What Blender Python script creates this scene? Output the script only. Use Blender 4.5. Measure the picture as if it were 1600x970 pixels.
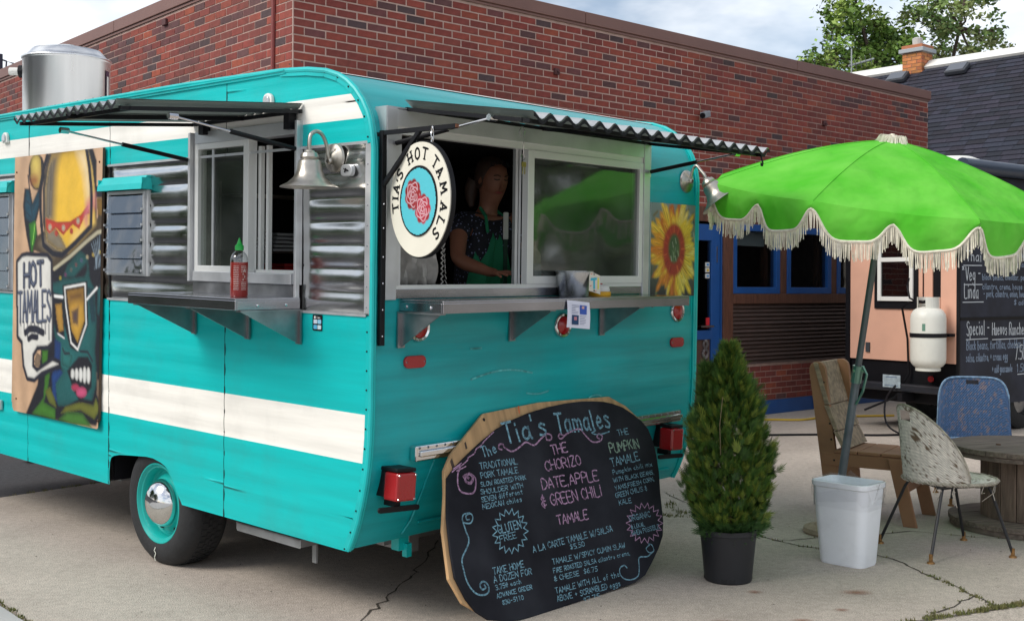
import bpy, bmesh, math, random
import numpy as np
from mathutils import Vector, Matrix
R=math.radians; rnd=random.Random(7); PI=math.pi
for o in list(bpy.data.objects): bpy.data.objects.remove(o)
sc=bpy.context.scene; C=sc.collection
# ---------------- camera, world, sun, exposure ----------------
cam=bpy.data.cameras.new('camera'); co=bpy.data.objects.new('camera',cam); C.objects.link(co); sc.camera=co
cam.sensor_width=36; cam.lens=1793/1600*36; cam.shift_y=-(485-451)/1600; cam.clip_end=500
co.matrix_world=Matrix.Translation((0,0,1.45))@Matrix.Rotation(R(-.25),4,'Y')@Matrix.Rotation(R(90),4,'X')
SUN_AZ, SUN_EL = 245, 42      # compass-style azimuth of the sun in the XY plane (degrees from +Y clockwise)
w=bpy.data.worlds.new('World'); sc.world=w; w.use_nodes=True
nt=w.node_tree; N=nt.nodes; L=nt.links
bg=N['Background']; bg.inputs[1].default_value=.1
sky=N.new('ShaderNodeTexSky'); sky.sky_type='NISHITA'; sky.sun_disc=False; sky.sun_elevation=R(SUN_EL); sky.sun_rotation=R(SUN_AZ)
tc=N.new('ShaderNodeTexCoord'); mp=N.new('ShaderNodeMapping'); mp.inputs['Scale'].default_value=(1.6,1.6,4.0); mp.inputs['Location'].default_value=(.35,.2,.1)
nz=N.new('ShaderNodeTexNoise'); nz.inputs['Scale'].default_value=1.7; nz.inputs['Detail'].default_value=6; nz.inputs['Roughness'].default_value=.55
rp=N.new('ShaderNodeValToRGB'); rp.color_ramp.elements[0].position=.40; rp.color_ramp.elements[0].color=(.16,.16,.16,1); rp.color_ramp.elements[1].position=.60
nz2=N.new('ShaderNodeTexNoise'); nz2.inputs['Scale'].default_value=3; nz2.inputs['Detail'].default_value=4
cr=N.new('ShaderNodeValToRGB'); cr.color_ramp.elements[0].position=.3; cr.color_ramp.elements[0].color=(7.6,8.4,9.4,1); cr.color_ramp.elements[1].position=.62; cr.color_ramp.elements[1].color=(10.2,10.2,10.2,1)
mx=N.new('ShaderNodeMix'); mx.data_type='RGBA'
L.new(tc.outputs['Generated'],mp.inputs[0]); L.new(mp.outputs[0],nz.inputs['Vector']); L.new(mp.outputs[0],nz2.inputs['Vector'])
L.new(nz.outputs['Fac'],rp.inputs[0]); L.new(nz2.outputs['Fac'],cr.inputs[0])
L.new(rp.outputs[0],mx.inputs[0]); L.new(sky.outputs[0],mx.inputs[6]); L.new(cr.outputs[0],mx.inputs[7]); L.new(mx.outputs[2],bg.inputs[0])
sl=bpy.data.lights.new('sun','SUN'); so=bpy.data.objects.new('sun',sl); C.objects.link(so)
sl.energy=2.0; sl.angle=R(28); sl.color=(1,.95,.88)
az=R(SUN_AZ); sd=Vector((math.sin(az)*math.cos(R(SUN_EL)),math.cos(az)*math.cos(R(SUN_EL)),math.sin(R(SUN_EL))))
so.rotation_euler=sd.to_track_quat('Z','Y').to_euler()
sc.view_settings.view_transform='Standard'; sc.view_settings.look='None'; sc.view_settings.exposure=.38; sc.view_settings.gamma=1
sc.render.engine='CYCLES'
sc.cycles.max_bounces=8; sc.cycles.transparent_max_bounces=16

# ---------------- helpers ----------------
MATS={}
def mat(name,col,rough=.6,metal=0,var=0,vs=8,bump=0,bs=60,stretch=(1,1,1),col2=None,spec=.5,alpha=1,trans=0,coat=0,attr=None,dirt=0,emis=None,sheen=0,objcol=False,ds=3,rvar=0,bdist=.01):
    if name in MATS: return MATS[name]
    m=bpy.data.materials.new(name); m.use_nodes=True; t=m.node_tree; n=t.nodes; l=t.links
    b=n['Principled BSDF']; MATS[name]=m
    b.inputs['Base Color'].default_value=(*col,1); b.inputs['Roughness'].default_value=rough; b.inputs['Metallic'].default_value=metal
    b.inputs['Specular IOR Level'].default_value=spec
    if coat: b.inputs['Coat Weight'].default_value=coat; b.inputs['Coat Roughness'].default_value=.15
    if alpha<1: b.inputs['Alpha'].default_value=alpha
    if trans: b.inputs['Transmission Weight'].default_value=trans
    tcn=n.new('ShaderNodeTexCoord'); mpn=n.new('ShaderNodeMapping'); mpn.inputs['Scale'].default_value=stretch
    l.new(tcn.outputs['Object'],mpn.inputs[0])
    src=None
    if attr:
        a=n.new('ShaderNodeAttribute'); a.attribute_name=attr; src=a.outputs['Color']
    elif objcol:
        a=n.new('ShaderNodeObjectInfo'); src=a.outputs['Color']
    else:
        a=n.new('ShaderNodeRGB'); a.outputs[0].default_value=(*col,1); src=a.outputs[0]
    if var or col2:
        nn=n.new('ShaderNodeTexNoise'); nn.inputs['Scale'].default_value=vs; nn.inputs['Detail'].default_value=5; l.new(mpn.outputs[0],nn.inputs['Vector'])
        rr=n.new('ShaderNodeMapRange'); rr.inputs[1].default_value=.3; rr.inputs[2].default_value=.7; l.new(nn.outputs['Fac'],rr.inputs[0])
        if col2:
            mm=n.new('ShaderNodeMix'); mm.data_type='RGBA'; l.new(rr.outputs[0],mm.inputs[0]); l.new(src,mm.inputs[6]); mm.inputs[7].default_value=(*col2,1); src=mm.outputs[2]
        if var:
            rr2=n.new('ShaderNodeMapRange'); rr2.inputs[1].default_value=.3; rr2.inputs[2].default_value=.7; rr2.inputs[3].default_value=1-var; rr2.inputs[4].default_value=1+var*.5; l.new(nn.outputs['Fac'],rr2.inputs[0])
            vm=n.new('ShaderNodeVectorMath'); vm.operation='SCALE'; l.new(src,vm.inputs[0]); l.new(rr2.outputs[0],vm.inputs['Scale']); src=vm.outputs[0]
    if dirt:
        dn=n.new('ShaderNodeTexNoise'); dn.inputs['Scale'].default_value=ds; dn.inputs['Detail'].default_value=8; dn.inputs['Roughness'].default_value=.65; l.new(tcn.outputs['Object'],dn.inputs['Vector'])
        dr=n.new('ShaderNodeMapRange'); dr.inputs[1].default_value=.5; dr.inputs[2].default_value=.75; dr.inputs[3].default_value=0; dr.inputs[4].default_value=dirt; l.new(dn.outputs['Fac'],dr.inputs[0])
        mm=n.new('ShaderNodeMix'); mm.data_type='RGBA'; l.new(dr.outputs[0],mm.inputs[0]); l.new(src,mm.inputs[6]); mm.inputs[7].default_value=(.09,.07,.05,1); src=mm.outputs[2]
    l.new(src,b.inputs['Base Color'])
    if rvar:
        rn=n.new('ShaderNodeTexNoise'); rn.inputs['Scale'].default_value=vs*.7; rn.inputs['Detail'].default_value=6; l.new(mpn.outputs[0],rn.inputs['Vector'])
        r3=n.new('ShaderNodeMapRange'); r3.inputs[1].default_value=.3; r3.inputs[2].default_value=.7; r3.inputs[3].default_value=max(.03,rough-rvar); r3.inputs[4].default_value=rough+rvar; l.new(rn.outputs['Fac'],r3.inputs[0]); l.new(r3.outputs[0],b.inputs['Roughness'])
    if bump:
        bn=n.new('ShaderNodeTexNoise'); bn.inputs['Scale'].default_value=bs; bn.inputs['Detail'].default_value=4; l.new(mpn.outputs[0],bn.inputs['Vector'])
        bb=n.new('ShaderNodeBump'); bb.inputs['Strength'].default_value=bump; bb.inputs['Distance'].default_value=bdist; l.new(bn.outputs['Fac'],bb.inputs['Height']); l.new(bb.outputs[0],b.inputs['Normal'])
    return m
def glassmat(name,tint=(.6,.65,.65),refl=.18,rough=.01,bumpy=0,film=0):
    m=bpy.data.materials.new(name); m.use_nodes=True; t=m.node_tree; n=t.nodes; l=t.links; n.remove(n['Principled BSDF'])
    tr=n.new('ShaderNodeBsdfTransparent'); tr.inputs[0].default_value=(*tint,1); gl=n.new('ShaderNodeBsdfGlossy'); gl.inputs['Roughness'].default_value=rough
    lw=n.new('ShaderNodeLayerWeight'); pw=n.new('ShaderNodeMath'); pw.operation='POWER'; pw.inputs[1].default_value=4.5; l.new(lw.outputs['Facing'],pw.inputs[0]); fr=n.new('ShaderNodeMath'); fr.operation='MULTIPLY'; fr.inputs[1].default_value=.9; l.new(pw.outputs[0],fr.inputs[0]); ad=n.new('ShaderNodeMath'); ad.operation='ADD'; ad.inputs[1].default_value=refl+.04; ad.use_clamp=True
    ms=n.new('ShaderNodeMixShader'); l.new(fr.outputs[0],ad.inputs[0]); l.new(ad.outputs[0],ms.inputs[0]); l.new(tr.outputs[0],ms.inputs[1]); l.new(gl.outputs[0],ms.inputs[2]); l.new(ms.outputs[0],n['Material Output'].inputs[0])
    if film:
        df=n.new('ShaderNodeBsdfDiffuse'); df.inputs[0].default_value=(.42,.46,.42,1); m2=n.new('ShaderNodeMixShader'); tf=n.new('ShaderNodeTexCoord'); fn_=n.new('ShaderNodeTexNoise'); fn_.inputs['Scale'].default_value=4; fn_.inputs['Detail'].default_value=6; l.new(tf.outputs['Object'],fn_.inputs['Vector']); mr=n.new('ShaderNodeMapRange'); mr.inputs[1].default_value=.3; mr.inputs[2].default_value=.75; mr.inputs[3].default_value=film*.4; mr.inputs[4].default_value=film*1.5; l.new(fn_.outputs['Fac'],mr.inputs[0]); l.new(mr.outputs[0],m2.inputs[0]); l.new(ms.outputs[0],m2.inputs[1]); l.new(df.outputs[0],m2.inputs[2]); l.new(m2.outputs[0],n['Material Output'].inputs[0])
    if bumpy:
        tcn=n.new('ShaderNodeTexCoord'); bn=n.new('ShaderNodeTexNoise'); bn.inputs['Scale'].default_value=3; l.new(tcn.outputs['Object'],bn.inputs['Vector'])
        bb=n.new('ShaderNodeBump'); bb.inputs['Strength'].default_value=bumpy; bb.inputs['Distance'].default_value=.02; l.new(bn.outputs['Fac'],bb.inputs['Height']); l.new(bb.outputs[0],gl.inputs['Normal'])
    return m

class MB:
    def __init__(s): s.v=[]; s.f=[]; s.c=[]; s.cur=(1,1,1); s.usec=False
    def col(s,c): s.cur=c; s.usec=True; return s
    def add(s,vs,fs):
        o=len(s.v); s.v+= [tuple(p) for p in vs]; s.f+=[tuple(i+o for i in f) for f in fs]; s.c+=[s.cur]*len(vs); return s
    def box(s,a,b,c,d,e,f,M=None):
        vs=[(x,y,z) for z in(e,f) for y in(c,d) for x in(a,b)]
        if M is not None: vs=[M@Vector(p) for p in vs]
        return s.add(vs,[(0,2,3,1),(4,5,7,6),(0,1,5,4),(2,6,7,3),(0,4,6,2),(1,3,7,5)])
    def beam(s,p,q,w_,h_,up=(0,0,1)):
        p=Vector(p);q=Vector(q);d=(q-p);ln=d.length;d.normalize();u=Vector(up)
        if abs(d.dot(u))>.98: u=Vector((1,0,0))
        x=d.cross(u).normalized(); z=x.cross(d)
        M=Matrix(((x[0],d[0],z[0],p[0]),(x[1],d[1],z[1],p[1]),(x[2],d[2],z[2],p[2]),(0,0,0,1)))
        return s.box(-w_/2,w_/2,0,ln,-h_/2,h_/2,M)
    def tube(s,pts,r,n=8,caps=True):
        pts=[Vector(p) for p in pts]; rs=r if isinstance(r,(list,tuple)) else [r]*len(pts); prev=None; vs=[]
        for i,p in enumerate(pts):
            d=(pts[min(i+1,len(pts)-1)]-pts[max(i-1,0)]).normalized()
            if prev is None:
                u=Vector((0,0,1)) if abs(d.z)<.9 else Vector((1,0,0)); u=(u-d*u.dot(d)).normalized()
            else: u=(prev-d*prev.dot(d)).normalized()
            prev=u; v=d.cross(u)
            for k in range(n):
                a=2*PI*k/n; vs.append(p+(u*math.cos(a)+v*math.sin(a))*rs[i])
        fs=[(i*n+k,i*n+(k+1)%n,(i+1)*n+(k+1)%n,(i+1)*n+k) for i in range(len(pts)-1) for k in range(n)]
        if caps: fs+=[tuple(range(n))[::-1],tuple((len(pts)-1)*n+k for k in range(n))]
        return s.add(vs,fs)
    def lathe(s,prof,M=None,n=24,cap=False,sx=1,sy=1):
        vs=[]
        for r_,z_ in prof:
            for k in range(n):
                a=2*PI*k/n; p=Vector((r_*math.cos(a)*sx,r_*math.sin(a)*sy,z_)); vs.append(M@p if M is not None else p)
        m_=len(prof); fs=[(i*n+k,i*n+(k+1)%n,(i+1)*n+(k+1)%n,(i+1)*n+k) for i in range(m_-1) for k in range(n)]
        if cap: fs+=[tuple(range(n))[::-1],tuple((m_-1)*n+k for k in range(n))]
        return s.add(vs,fs)
    def prism(s,pts,fn,d0,d1):   # 2D outline pts -> fn(u,v,depth)
        n=len(pts); vs=[fn(u,v,d0) for u,v in pts]+[fn(u,v,d1) for u,v in pts]
        return s.add(vs,[tuple(range(n))[::-1],tuple(range(n,2*n))]+[(k,(k+1)%n,n+(k+1)%n,n+k) for k in range(n)])
    def sheet(s,pts,fn,d): return s.add([fn(u,v,d) for u,v in pts],[tuple(range(len(pts)))])
    def ribbon(s,pts,wd,fn,d,rng=None):
        for i in range(len(pts)-1):
            a=Vector(pts[i]);b=Vector(pts[i+1]);t=(b-a)
            if t.length<1e-6: continue
            t.normalize(); nrm=Vector((-t.y,t.x))*wd/2; e=t*wd*.35; a=a-e;b=b+e
            q=[a-nrm,b-nrm,b+nrm,a+nrm]
            s.add([fn(p.x,p.y,d) for p in q],[(0,1,2,3)])
        return s
    def grid(s,rows):
        m_=len(rows[0]); return s.add([p for r_ in rows for p in r_],[(i*m_+k,i*m_+k+1,(i+1)*m_+k+1,(i+1)*m_+k) for i in range(len(rows)-1) for k in range(m_-1)])
    def mesh(s,name,m):
        me=bpy.data.meshes.new(name); me.from_pydata([tuple(p) for p in s.v],[],s.f)
        if s.usec:
            at=me.color_attributes.new('Col','FLOAT_COLOR','POINT'); at.data.foreach_set('color',np.array([(*c,1) for c in s.c],dtype=np.float32).ravel())
        me.materials.append(m); me.update(); return me
    def build(s,name,m,parent=None,smooth=False,bevel=0,solid=0,sub=0,label=None,kind=None):
        me=s.mesh(name,m); 
        if bevel or smooth or solid:
            bm=bmesh.new(); bm.from_mesh(me); bmesh.ops.recalc_face_normals(bm,faces=bm.faces); bm.to_mesh(me); bm.free()
        o=bpy.data.objects.new(name,me); C.objects.link(o)
        if parent: o.parent=parent
        if smooth:
            for p in me.polygons: p.use_smooth=True
            try: me.set_sharp_from_angle(angle=R(40 if smooth is True else smooth))
            except Exception: pass
        if solid: mo=o.modifiers.new('s','SOLIDIFY'); mo.thickness=solid
        if bevel: mo=o.modifiers.new('b','BEVEL'); mo.width=bevel; mo.segments=2; mo.limit_method='ANGLE'
        if sub: mo=o.modifiers.new('u','SUBSURF'); mo.levels=sub; mo.render_levels=sub
        if label: o['label']=label
        if kind: o['kind']=kind
        return o
def thing(name,label,cat,loc=(0,0,0),M=None,group=None):
    o=bpy.data.objects.new(name,None); C.objects.link(o); o.empty_display_size=.1
    if M is not None: o.matrix_world=M
    else: o.location=loc
    o['label']=label; o['category']=cat
    if group: o['group']=group
    return o
def tag(o,label,cat,group=None):
    o['label']=label; o['category']=cat
    if group: o['group']=group
    return o
def struct(o): o['kind']='structure'; return o
def frame(o,x,y,z=None):
    x=Vector(x).normalized(); y=Vector(y); y=(y-x*y.dot(x)).normalized(); z=x.cross(y)
    return Matrix(((x[0],y[0],z[0],o[0]),(x[1],y[1],z[1],o[1]),(x[2],y[2],z[2],o[2]),(0,0,0,1)))
def arc(cx,cy,rx,ry,a0,a1,n): return [(cx+rx*math.cos(R(a0+(a1-a0)*i/n)),cy+ry*math.sin(R(a0+(a1-a0)*i/n))) for i in range(n+1)]
def rrect(x0,y0,x1,y1,r,n=4): return arc(x1-r,y0+r,r,r,-90,0,n)+arc(x1-r,y1-r,r,r,0,90,n)+arc(x0+r,y1-r,r,r,90,180,n)+arc(x0+r,y0+r,r,r,180,270,n)
# single-stroke lettering, 4 wide x 6 high
FN={'A':'0,0 2,6 4,0;1,2 3,2','B':'0,0 0,6 3,6 3.6,5 3,3.3 0,3.2;3,3.3 4,2 3,0 0,0','C':'4,5 2.5,6 .8,5 0,3 .8,1 2.5,0 4,1','D':'0,0 0,6 2,6 4,4 4,2 2,0 0,0','E':'4,6 0,6 0,0 4,0;0,3 3,3','F':'4,6 0,6 0,0;0,3 3,3','G':'4,5 2.5,6 .8,5 0,3 .8,1 2.5,0 4,1 4,2.6 2.4,2.6','H':'0,0 0,6;4,0 4,6;0,3 4,3','I':'2,0 2,6','J':'3,6 3,1 2,0 .5,.6','K':'0,0 0,6;4,6 0,2.6;1.2,3.4 4,0','L':'0,6 0,0 4,0','M':'0,0 .4,6 2,2 3.6,6 4,0','N':'0,0 0,6 4,0 4,6','O':'2,0 .4,1 0,3 .5,5 2,6 3.5,5 4,3 3.6,1 2,0','P':'0,0 0,6 3,6 4,4.6 3,3 0,3','Q':'2,0 .4,1 0,3 .5,5 2,6 3.5,5 4,3 3.6,1 2,0;2.6,1.6 4,-.4','R':'0,0 0,6 3,6 4,4.6 3,3 0,3;1.6,3 4,0','S':'4,5.2 2.6,6 .8,5.6 .4,4.2 3.4,2.4 3.8,1 2.4,0 .2,.8','T':'0,6 4,6;2,6 2,0','U':'0,6 0,1.4 1.4,0 2.8,0 4,1.4 4,6','V':'0,6 2,0 4,6','W':'0,6 1,0 2,4 3,0 4,6','X':'0,0 4,6;0,6 4,0','Y':'0,6 2,3 4,6;2,3 2,0','Z':'0,6 4,6 0,0 4,0',
'0':'2,0 .4,1 0,3 .5,5 2,6 3.5,5 4,3 3.6,1 2,0','1':'1,5 2,6 2,0','2':'0,5 1.5,6 3.5,5.4 3.6,4 0,0 4,0','3':'0,5.4 2,6 3.6,5 3,3.4 1.4,3.2;3,3.4 4,1.6 2.4,0 0,.6','4':'3,0 3,6 0,2 4,2','5':'4,6 .6,6 .4,3.4 2.6,3.6 4,2 3,.3 0,.4','6':'3.6,5.6 1.4,4.6 0,2 1,.2 3,.2 4,1.8 3,3.2 .4,2.6','7':'0,6 4,6 1.4,0','8':'2,3.2 .6,4.6 2,6 3.4,4.6 2,3.2 .2,1.6 2,0 3.8,1.6 2,3.2','9':'4,4 3,2.8 1,3 .4,4.6 2,6 3.6,5.4 4,4 3,0',
'$':'4,5 2,5.6 .4,4.4 3.6,2.2 3,.8 .2,.8;2,6.6 2,-.4','&':'4,3 2,3.2 .6,4.4 2,5.6 3.2,4.6;2,3.2 .2,1.6 1.6,0 4,1;2.2,6.4 2.2,-.6','.':'1,0 1.4,.3',',':'1.4,.6 .8,-.8','-':'.6,3 3,3','+':'.6,3 3.4,3;2,4.4 2,1.6','/':'0,-.4 3.6,6.4','@':'3,2.2 1.6,1.6 1,3 2.4,4 3,2.2 4,2.4 3.6,5 1.6,5.6 0,3.4 1,.6 3,.2',"'":'1.6,6.6 1.2,5','*':'1,4 3,6;3,4 1,6',
'a':'3.4,2.8 2,3.6 .6,2.6 .4,1 1.6,0 3.2,1.2 3.4,3.6 3.4,.4 4,0','b':'.4,6 .4,0 2.6,0 3.6,1.6 2.6,3.4 .4,2.6','c':'3.4,3 1.8,3.6 .4,1.8 1.8,0 3.6,.6','d':'3.4,2.6 1.8,3.6 .4,1.8 1.6,0 3.4,1;3.4,6 3.4,0','e':'.4,1.8 3.4,2 2,3.6 .4,1.8 1.6,0 3.6,.6','f':'3.4,5.6 2,6 1.4,4.6 1.4,0;.2,3.4 3,3.4','g':'3.4,3 1.8,3.6 .4,2 1.8,.4 3.4,1.4;3.4,3.6 3.4,-1.4 1.8,-2.2 .4,-1.4','h':'.4,6 .4,0;.4,2.6 2,3.6 3.2,2.6 3.4,0','i':'2,3.6 2,0;2,5 2,5.4','k':'.4,6 .4,0;3.2,3.6 .4,1.6;1.4,2.2 3.6,0','l':'2,6 2,.4 3,0','m':'.2,0 .2,3.6;.2,2.6 1.2,3.6 2,2.6 2,0;2,2.6 3,3.6 3.8,2.6 3.8,0','n':'.4,0 .4,3.6;.4,2.4 2,3.6 3.2,2.6 3.4,0','o':'2,0 .5,1.8 2,3.6 3.5,1.8 2,0','p':'.4,3.6 .4,-2;.4,2.8 2.4,3.6 3.6,1.8 2.4,0 .4,.8','r':'.6,3.6 .6,0;.6,2.2 2,3.6 3.4,3.2','s':'3.4,3 1.8,3.6 .8,2.8 3.2,1.2 2.4,0 .4,.4','t':'1.8,5.4 1.8,.6 3,0;.4,3.6 3.4,3.6','u':'.4,3.6 .6,.6 2,0 3.4,1;3.4,3.6 3.4,0','v':'.4,3.6 2,0 3.6,3.6','w':'.2,3.6 1,0 2,2.6 3,0 3.8,3.6','x':'.4,0 3.6,3.6;.4,3.6 3.6,0','y':'.4,3.6 2,.4;3.6,3.6 1,-2','z':'.4,3.6 3.6,3.6 .4,0 3.6,0'}
FN={k:[[tuple(float(q) for q in p.split(',')) for p in s_.split(' ')] for s_ in v.split(';')] for k,v in FN.items()}
def strokes(txt,u0,v0,u1,v1,h,jit=.25,seed=1):
    rg=random.Random(seed); out=[]; W=[{'i':2.6,'l':3,'I':2.4,' ':3.2,'.':2.2,',':2.2,"'":2.2,'m':6,'w':5.6,'M':6.4,'W':6.6}.get(c,5) for c in txt]; tot=sum(W)-1.2
    x=0; ln=math.hypot(u1-u0,v1-v0); dx,dy=(u1-u0)/ln,(v1-v0)/ln; k=ln/tot
    for c,wd in zip(txt,W):
        if c in FN:
            jy=rg.uniform(-jit,jit); js=rg.uniform(-.06,.06); gw=(wd-1.1)/4
            for s_ in FN[c]:
                out.append([(u0+dx*(x+px*gw+py*js)*k-dy*(py+jy)*h/6, v0+dy*(x+px*gw)*k+dx*(py+jy)*h/6) for px,py in s_])
        x+=wd
    return out
def smoothpts(p,n=4):
    out=[]
    for i in range(len(p)-1):
        a=p[max(i-1,0)];b=p[i];c=p[i+1];d=p[min(i+2,len(p)-1)]
        for j in range(n):
            t=j/n; out.append(tuple(.5*((2*b[k])+(-a[k]+c[k])*t+(2*a[k]-5*b[k]+4*c[k]-d[k])*t*t+(-a[k]+3*b[k]-3*c[k]+d[k])*t**3) for k in(0,1)))
    out.append(tuple(p[-1])); return out
# numpy painter: colours of a painted surface are worked out per grid vertex
class Paint:
    def __init__(s,W,H,w_,h_,base):
        s.W,s.H=W,H; s.x,s.y=np.meshgrid((np.arange(W)+.0)/(W-1)*w_,(np.arange(H)+.0)/(H-1)*h_); s.a=np.ones((H,W,3))*np.array(base)
    def blend(s,m,c): s.a=s.a*(1-m[...,None])+np.array(c)*m[...,None]
    def segd(s,a,b):
        ax,ay=a;bx,by=b;dx,dy=bx-ax,by-ay; t=np.clip(((s.x-ax)*dx+(s.y-ay)*dy)/(dx*dx+dy*dy+1e-12),0,1); return np.hypot(s.x-ax-t*dx,s.y-ay-t*dy)
    def poly(s,p,c,soft=.004,shade=0):
        ins=np.zeros(s.x.shape,bool); d=np.full(s.x.shape,9.)
        for i in range(len(p)):
            a=p[i];b=p[(i+1)%len(p)]; d=np.minimum(d,s.segd(a,b))
            if a[1]!=b[1]:
                cond=((a[1]>s.y)!=(b[1]>s.y))&(s.x<(b[0]-a[0])*(s.y-a[1])/(b[1]-a[1])+a[0]); ins^=cond
        sd_=np.where(ins,d,-d); s.blend(np.clip(sd_/soft*.5+.5,0,1),c)
        if shade: s.blend(np.where(ins,np.exp(-d/.035)*shade,0),tuple(q*.12 for q in c))
    def stroke(s,p,wd,c,soft=.004):
        d=np.full(s.x.shape,9.)
        for i in range(len(p)-1): d=np.minimum(d,s.segd(p[i],p[i+1]))
        s.blend(np.clip((wd/2-d)/soft+.5,0,1),c)
    def mb(s,fn,mask=None):
        m=MB(); m.usec=True; H,W=s.H,s.W
        idx=lambda i,j:i*W+j
        m.v=[tuple(fn(s.x[i,j],s.y[i,j])) for i in range(H) for j in range(W)]; m.c=[tuple(s.a[i,j]) for i in range(H) for j in range(W)]
        m.f=[(idx(i,j),idx(i,j+1),idx(i+1,j+1),idx(i+1,j)) for i in range(H-1) for j in range(W-1) if mask is None or mask(s.x[i,j],s.y[i,j])]
        return m
def skinmesh(name,nodes,edges,m,parent,sub=2,smooth=True):   # nodes: (x,y,z,r[,r2]); edges as index pairs
    me=bpy.data.meshes.new(name); me.from_pydata([n_[:3] for n_ in nodes],edges,[]); o=bpy.data.objects.new(name,me); C.objects.link(o); o.parent=parent
    mo=o.modifiers.new('skin','SKIN'); mo.use_smooth_shade=True
    sv=me.skin_vertices[0].data if me.skin_vertices else None
    if sv is None:
        bm=bmesh.new(); bm.from_mesh(me); bm.verts.layers.skin.verify(); bm.to_mesh(me); bm.free(); sv=me.skin_vertices[0].data
    for i,n_ in enumerate(nodes): sv[i].radius=(n_[3],n_[4] if len(n_)>4 else n_[3]); sv[i].use_root=(i==0)
    s_=o.modifiers.new('sub','SUBSURF'); s_.levels=sub; s_.render_levels=sub; me.materials.append(m); return o

# ---------------- materials ----------------
m_conc=mat('concrete',(.50,.435,.37),.92,var=.14,vs=1.3,bump=.7,bs=150,dirt=.20,ds=1.7,bdist=.006)
t_=m_conc.node_tree; b_=t_.nodes['Principled BSDF']; lk=b_.inputs['Base Color'].links[0].from_socket
vz=t_.nodes.new('ShaderNodeTexNoise'); vz.inputs['Scale'].default_value=170; vz.inputs['Detail'].default_value=3; tcz=t_.nodes.new('ShaderNodeTexCoord'); t_.links.new(tcz.outputs['Object'],vz.inputs['Vector'])
mz=t_.nodes.new('ShaderNodeMapRange'); mz.inputs[1].default_value=.25; mz.inputs[2].default_value=.75; mz.inputs[3].default_value=.45; mz.inputs[4].default_value=1.42; t_.links.new(vz.outputs['Fac'],mz.inputs[0])
v3=t_.nodes.new('ShaderNodeTexNoise'); v3.inputs['Scale'].default_value=26; v3.inputs['Detail'].default_value=5; t_.links.new(tcz.outputs['Object'],v3.inputs['Vector']); m3=t_.nodes.new('ShaderNodeMapRange'); m3.inputs[1].default_value=.3; m3.inputs[2].default_value=.7; m3.inputs[3].default_value=.86; m3.inputs[4].default_value=1.1; t_.links.new(v3.outputs['Fac'],m3.inputs[0])
mm_=t_.nodes.new('ShaderNodeMath'); mm_.operation='MULTIPLY'; t_.links.new(mz.outputs[0],mm_.inputs[0]); t_.links.new(m3.outputs[0],mm_.inputs[1])
sz=t_.nodes.new('ShaderNodeVectorMath'); sz.operation='SCALE'; t_.links.new(lk,sz.inputs[0]); t_.links.new(mm_.outputs[0],sz.inputs['Scale']); t_.links.new(sz.outputs[0],b_.inputs['Base Color'])
m_conc2=mat('concrete_pale',(.43,.42,.41),.9,var=.12,vs=3,bump=.5,bs=110,bdist=.004)
m_asph=mat('asphalt',(.05,.05,.055),.95,var=.3,vs=30,bump=.8,bs=150,bdist=.008)
m_soil=mat('soil',(.05,.042,.03),1,var=.3,vs=20,bump=.6)
m_crack=mat('crack_dark',(.085,.072,.055),1,var=.4,vs=20)
m_moss=mat('moss',(.09,.12,.03),1,col2=(.2,.17,.07),vs=12)
m_brick1=mat('brick_face',(.3,.05,.04),.85,objcol=True,var=.22,vs=14,bump=.5,bs=90,bdist=.004)
m_brickf=mat('brick_many',(.3,.05,.04),.85,attr='Col',var=.22,vs=14,bump=.5,bs=90,bdist=.004,dirt=.35,ds=.9)
m_mortar=mat('mortar',(.50,.34,.29),.95,var=.2,vs=10,bump=.4,bs=80)
m_coping=mat('coping_metal',(.2,.095,.075),.5,var=.12,vs=3,dirt=.15)
m_blue=mat('blue_paint',(.012,.085,.30),.45,var=.15,vs=4,bump=.1,bs=30)
m_wood=mat('stained_wood',(.13,.05,.028),.6,var=.4,vs=6,stretch=(6,6,1),bump=.3,bs=20)
m_louver=mat('dark_slat_wood',(.045,.028,.022),.7,col2=(.11,.06,.045),vs=7,stretch=(.6,1,14),bump=.3)
m_dark=mat('dark_room',(.012,.012,.014),.9)
m_black=mat('black_paint',(.006,.006,.008),.5,var=.2,vs=6,spec=.25)
m_grayplastic=mat('grey_plastic',(.25,.27,.29),.5)
m_white=mat('white_paint',(.75,.74,.70),.45,var=.06,vs=4)
g_dark=glassmat('window_glass',(.62,.64,.64),.05,.02,.05)
# ---------------- sky/ground ----------------
g=MB().sheet([(-250,-250),(250,-250),(250,250),(-250,250)],lambda u,v,d:(u,v,d),-.05); struct(g.build('ground',m_soil))
def clip(poly,p,d,keep_left):
    out=[]; f=lambda q:(d[0]*(q[1]-p[1])-d[1]*(q[0]-p[0]))*(1 if keep_left else -1)
    for i in range(len(poly)):
        a=poly[i];b=poly[(i+1)%len(poly)]; fa,fb=f(a),f(b)
        if fa>=0: out.append(a)
        if fa*fb<0: t=fa/(fa-fb); out.append((a[0]+(b[0]-a[0])*t,a[1]+(b[1]-a[1])*t))
    return out
big=[(-60,-40),(120,-40),(120,120),(-60,120)]
LA=(-3.514,7.891); LD=(.597,.802)
J1=(1.83,5.06); JD=(.905,.425)          # expansion joint at the lower right
J2=(-2.16,5.05); JD2=(.66,-.75)          # joint at the lower left
conc=clip(big,LA,LD,False)
asph=clip(big,(LA[0]-.012,LA[1]+.009),LD,True)
far=clip(clip(conc,(J1[0],J1[1]+.012),JD,True),(J2[0]+.01,J2[1]+.01),JD2,True)
near=clip(clip(conc,(J1[0],J1[1]-.012),JD,False),(J2[0]+.01,J2[1]+.01),JD2,True)
left=clip(conc,(J2[0]-.01,J2[1]-.01),JD2,False)
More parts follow.
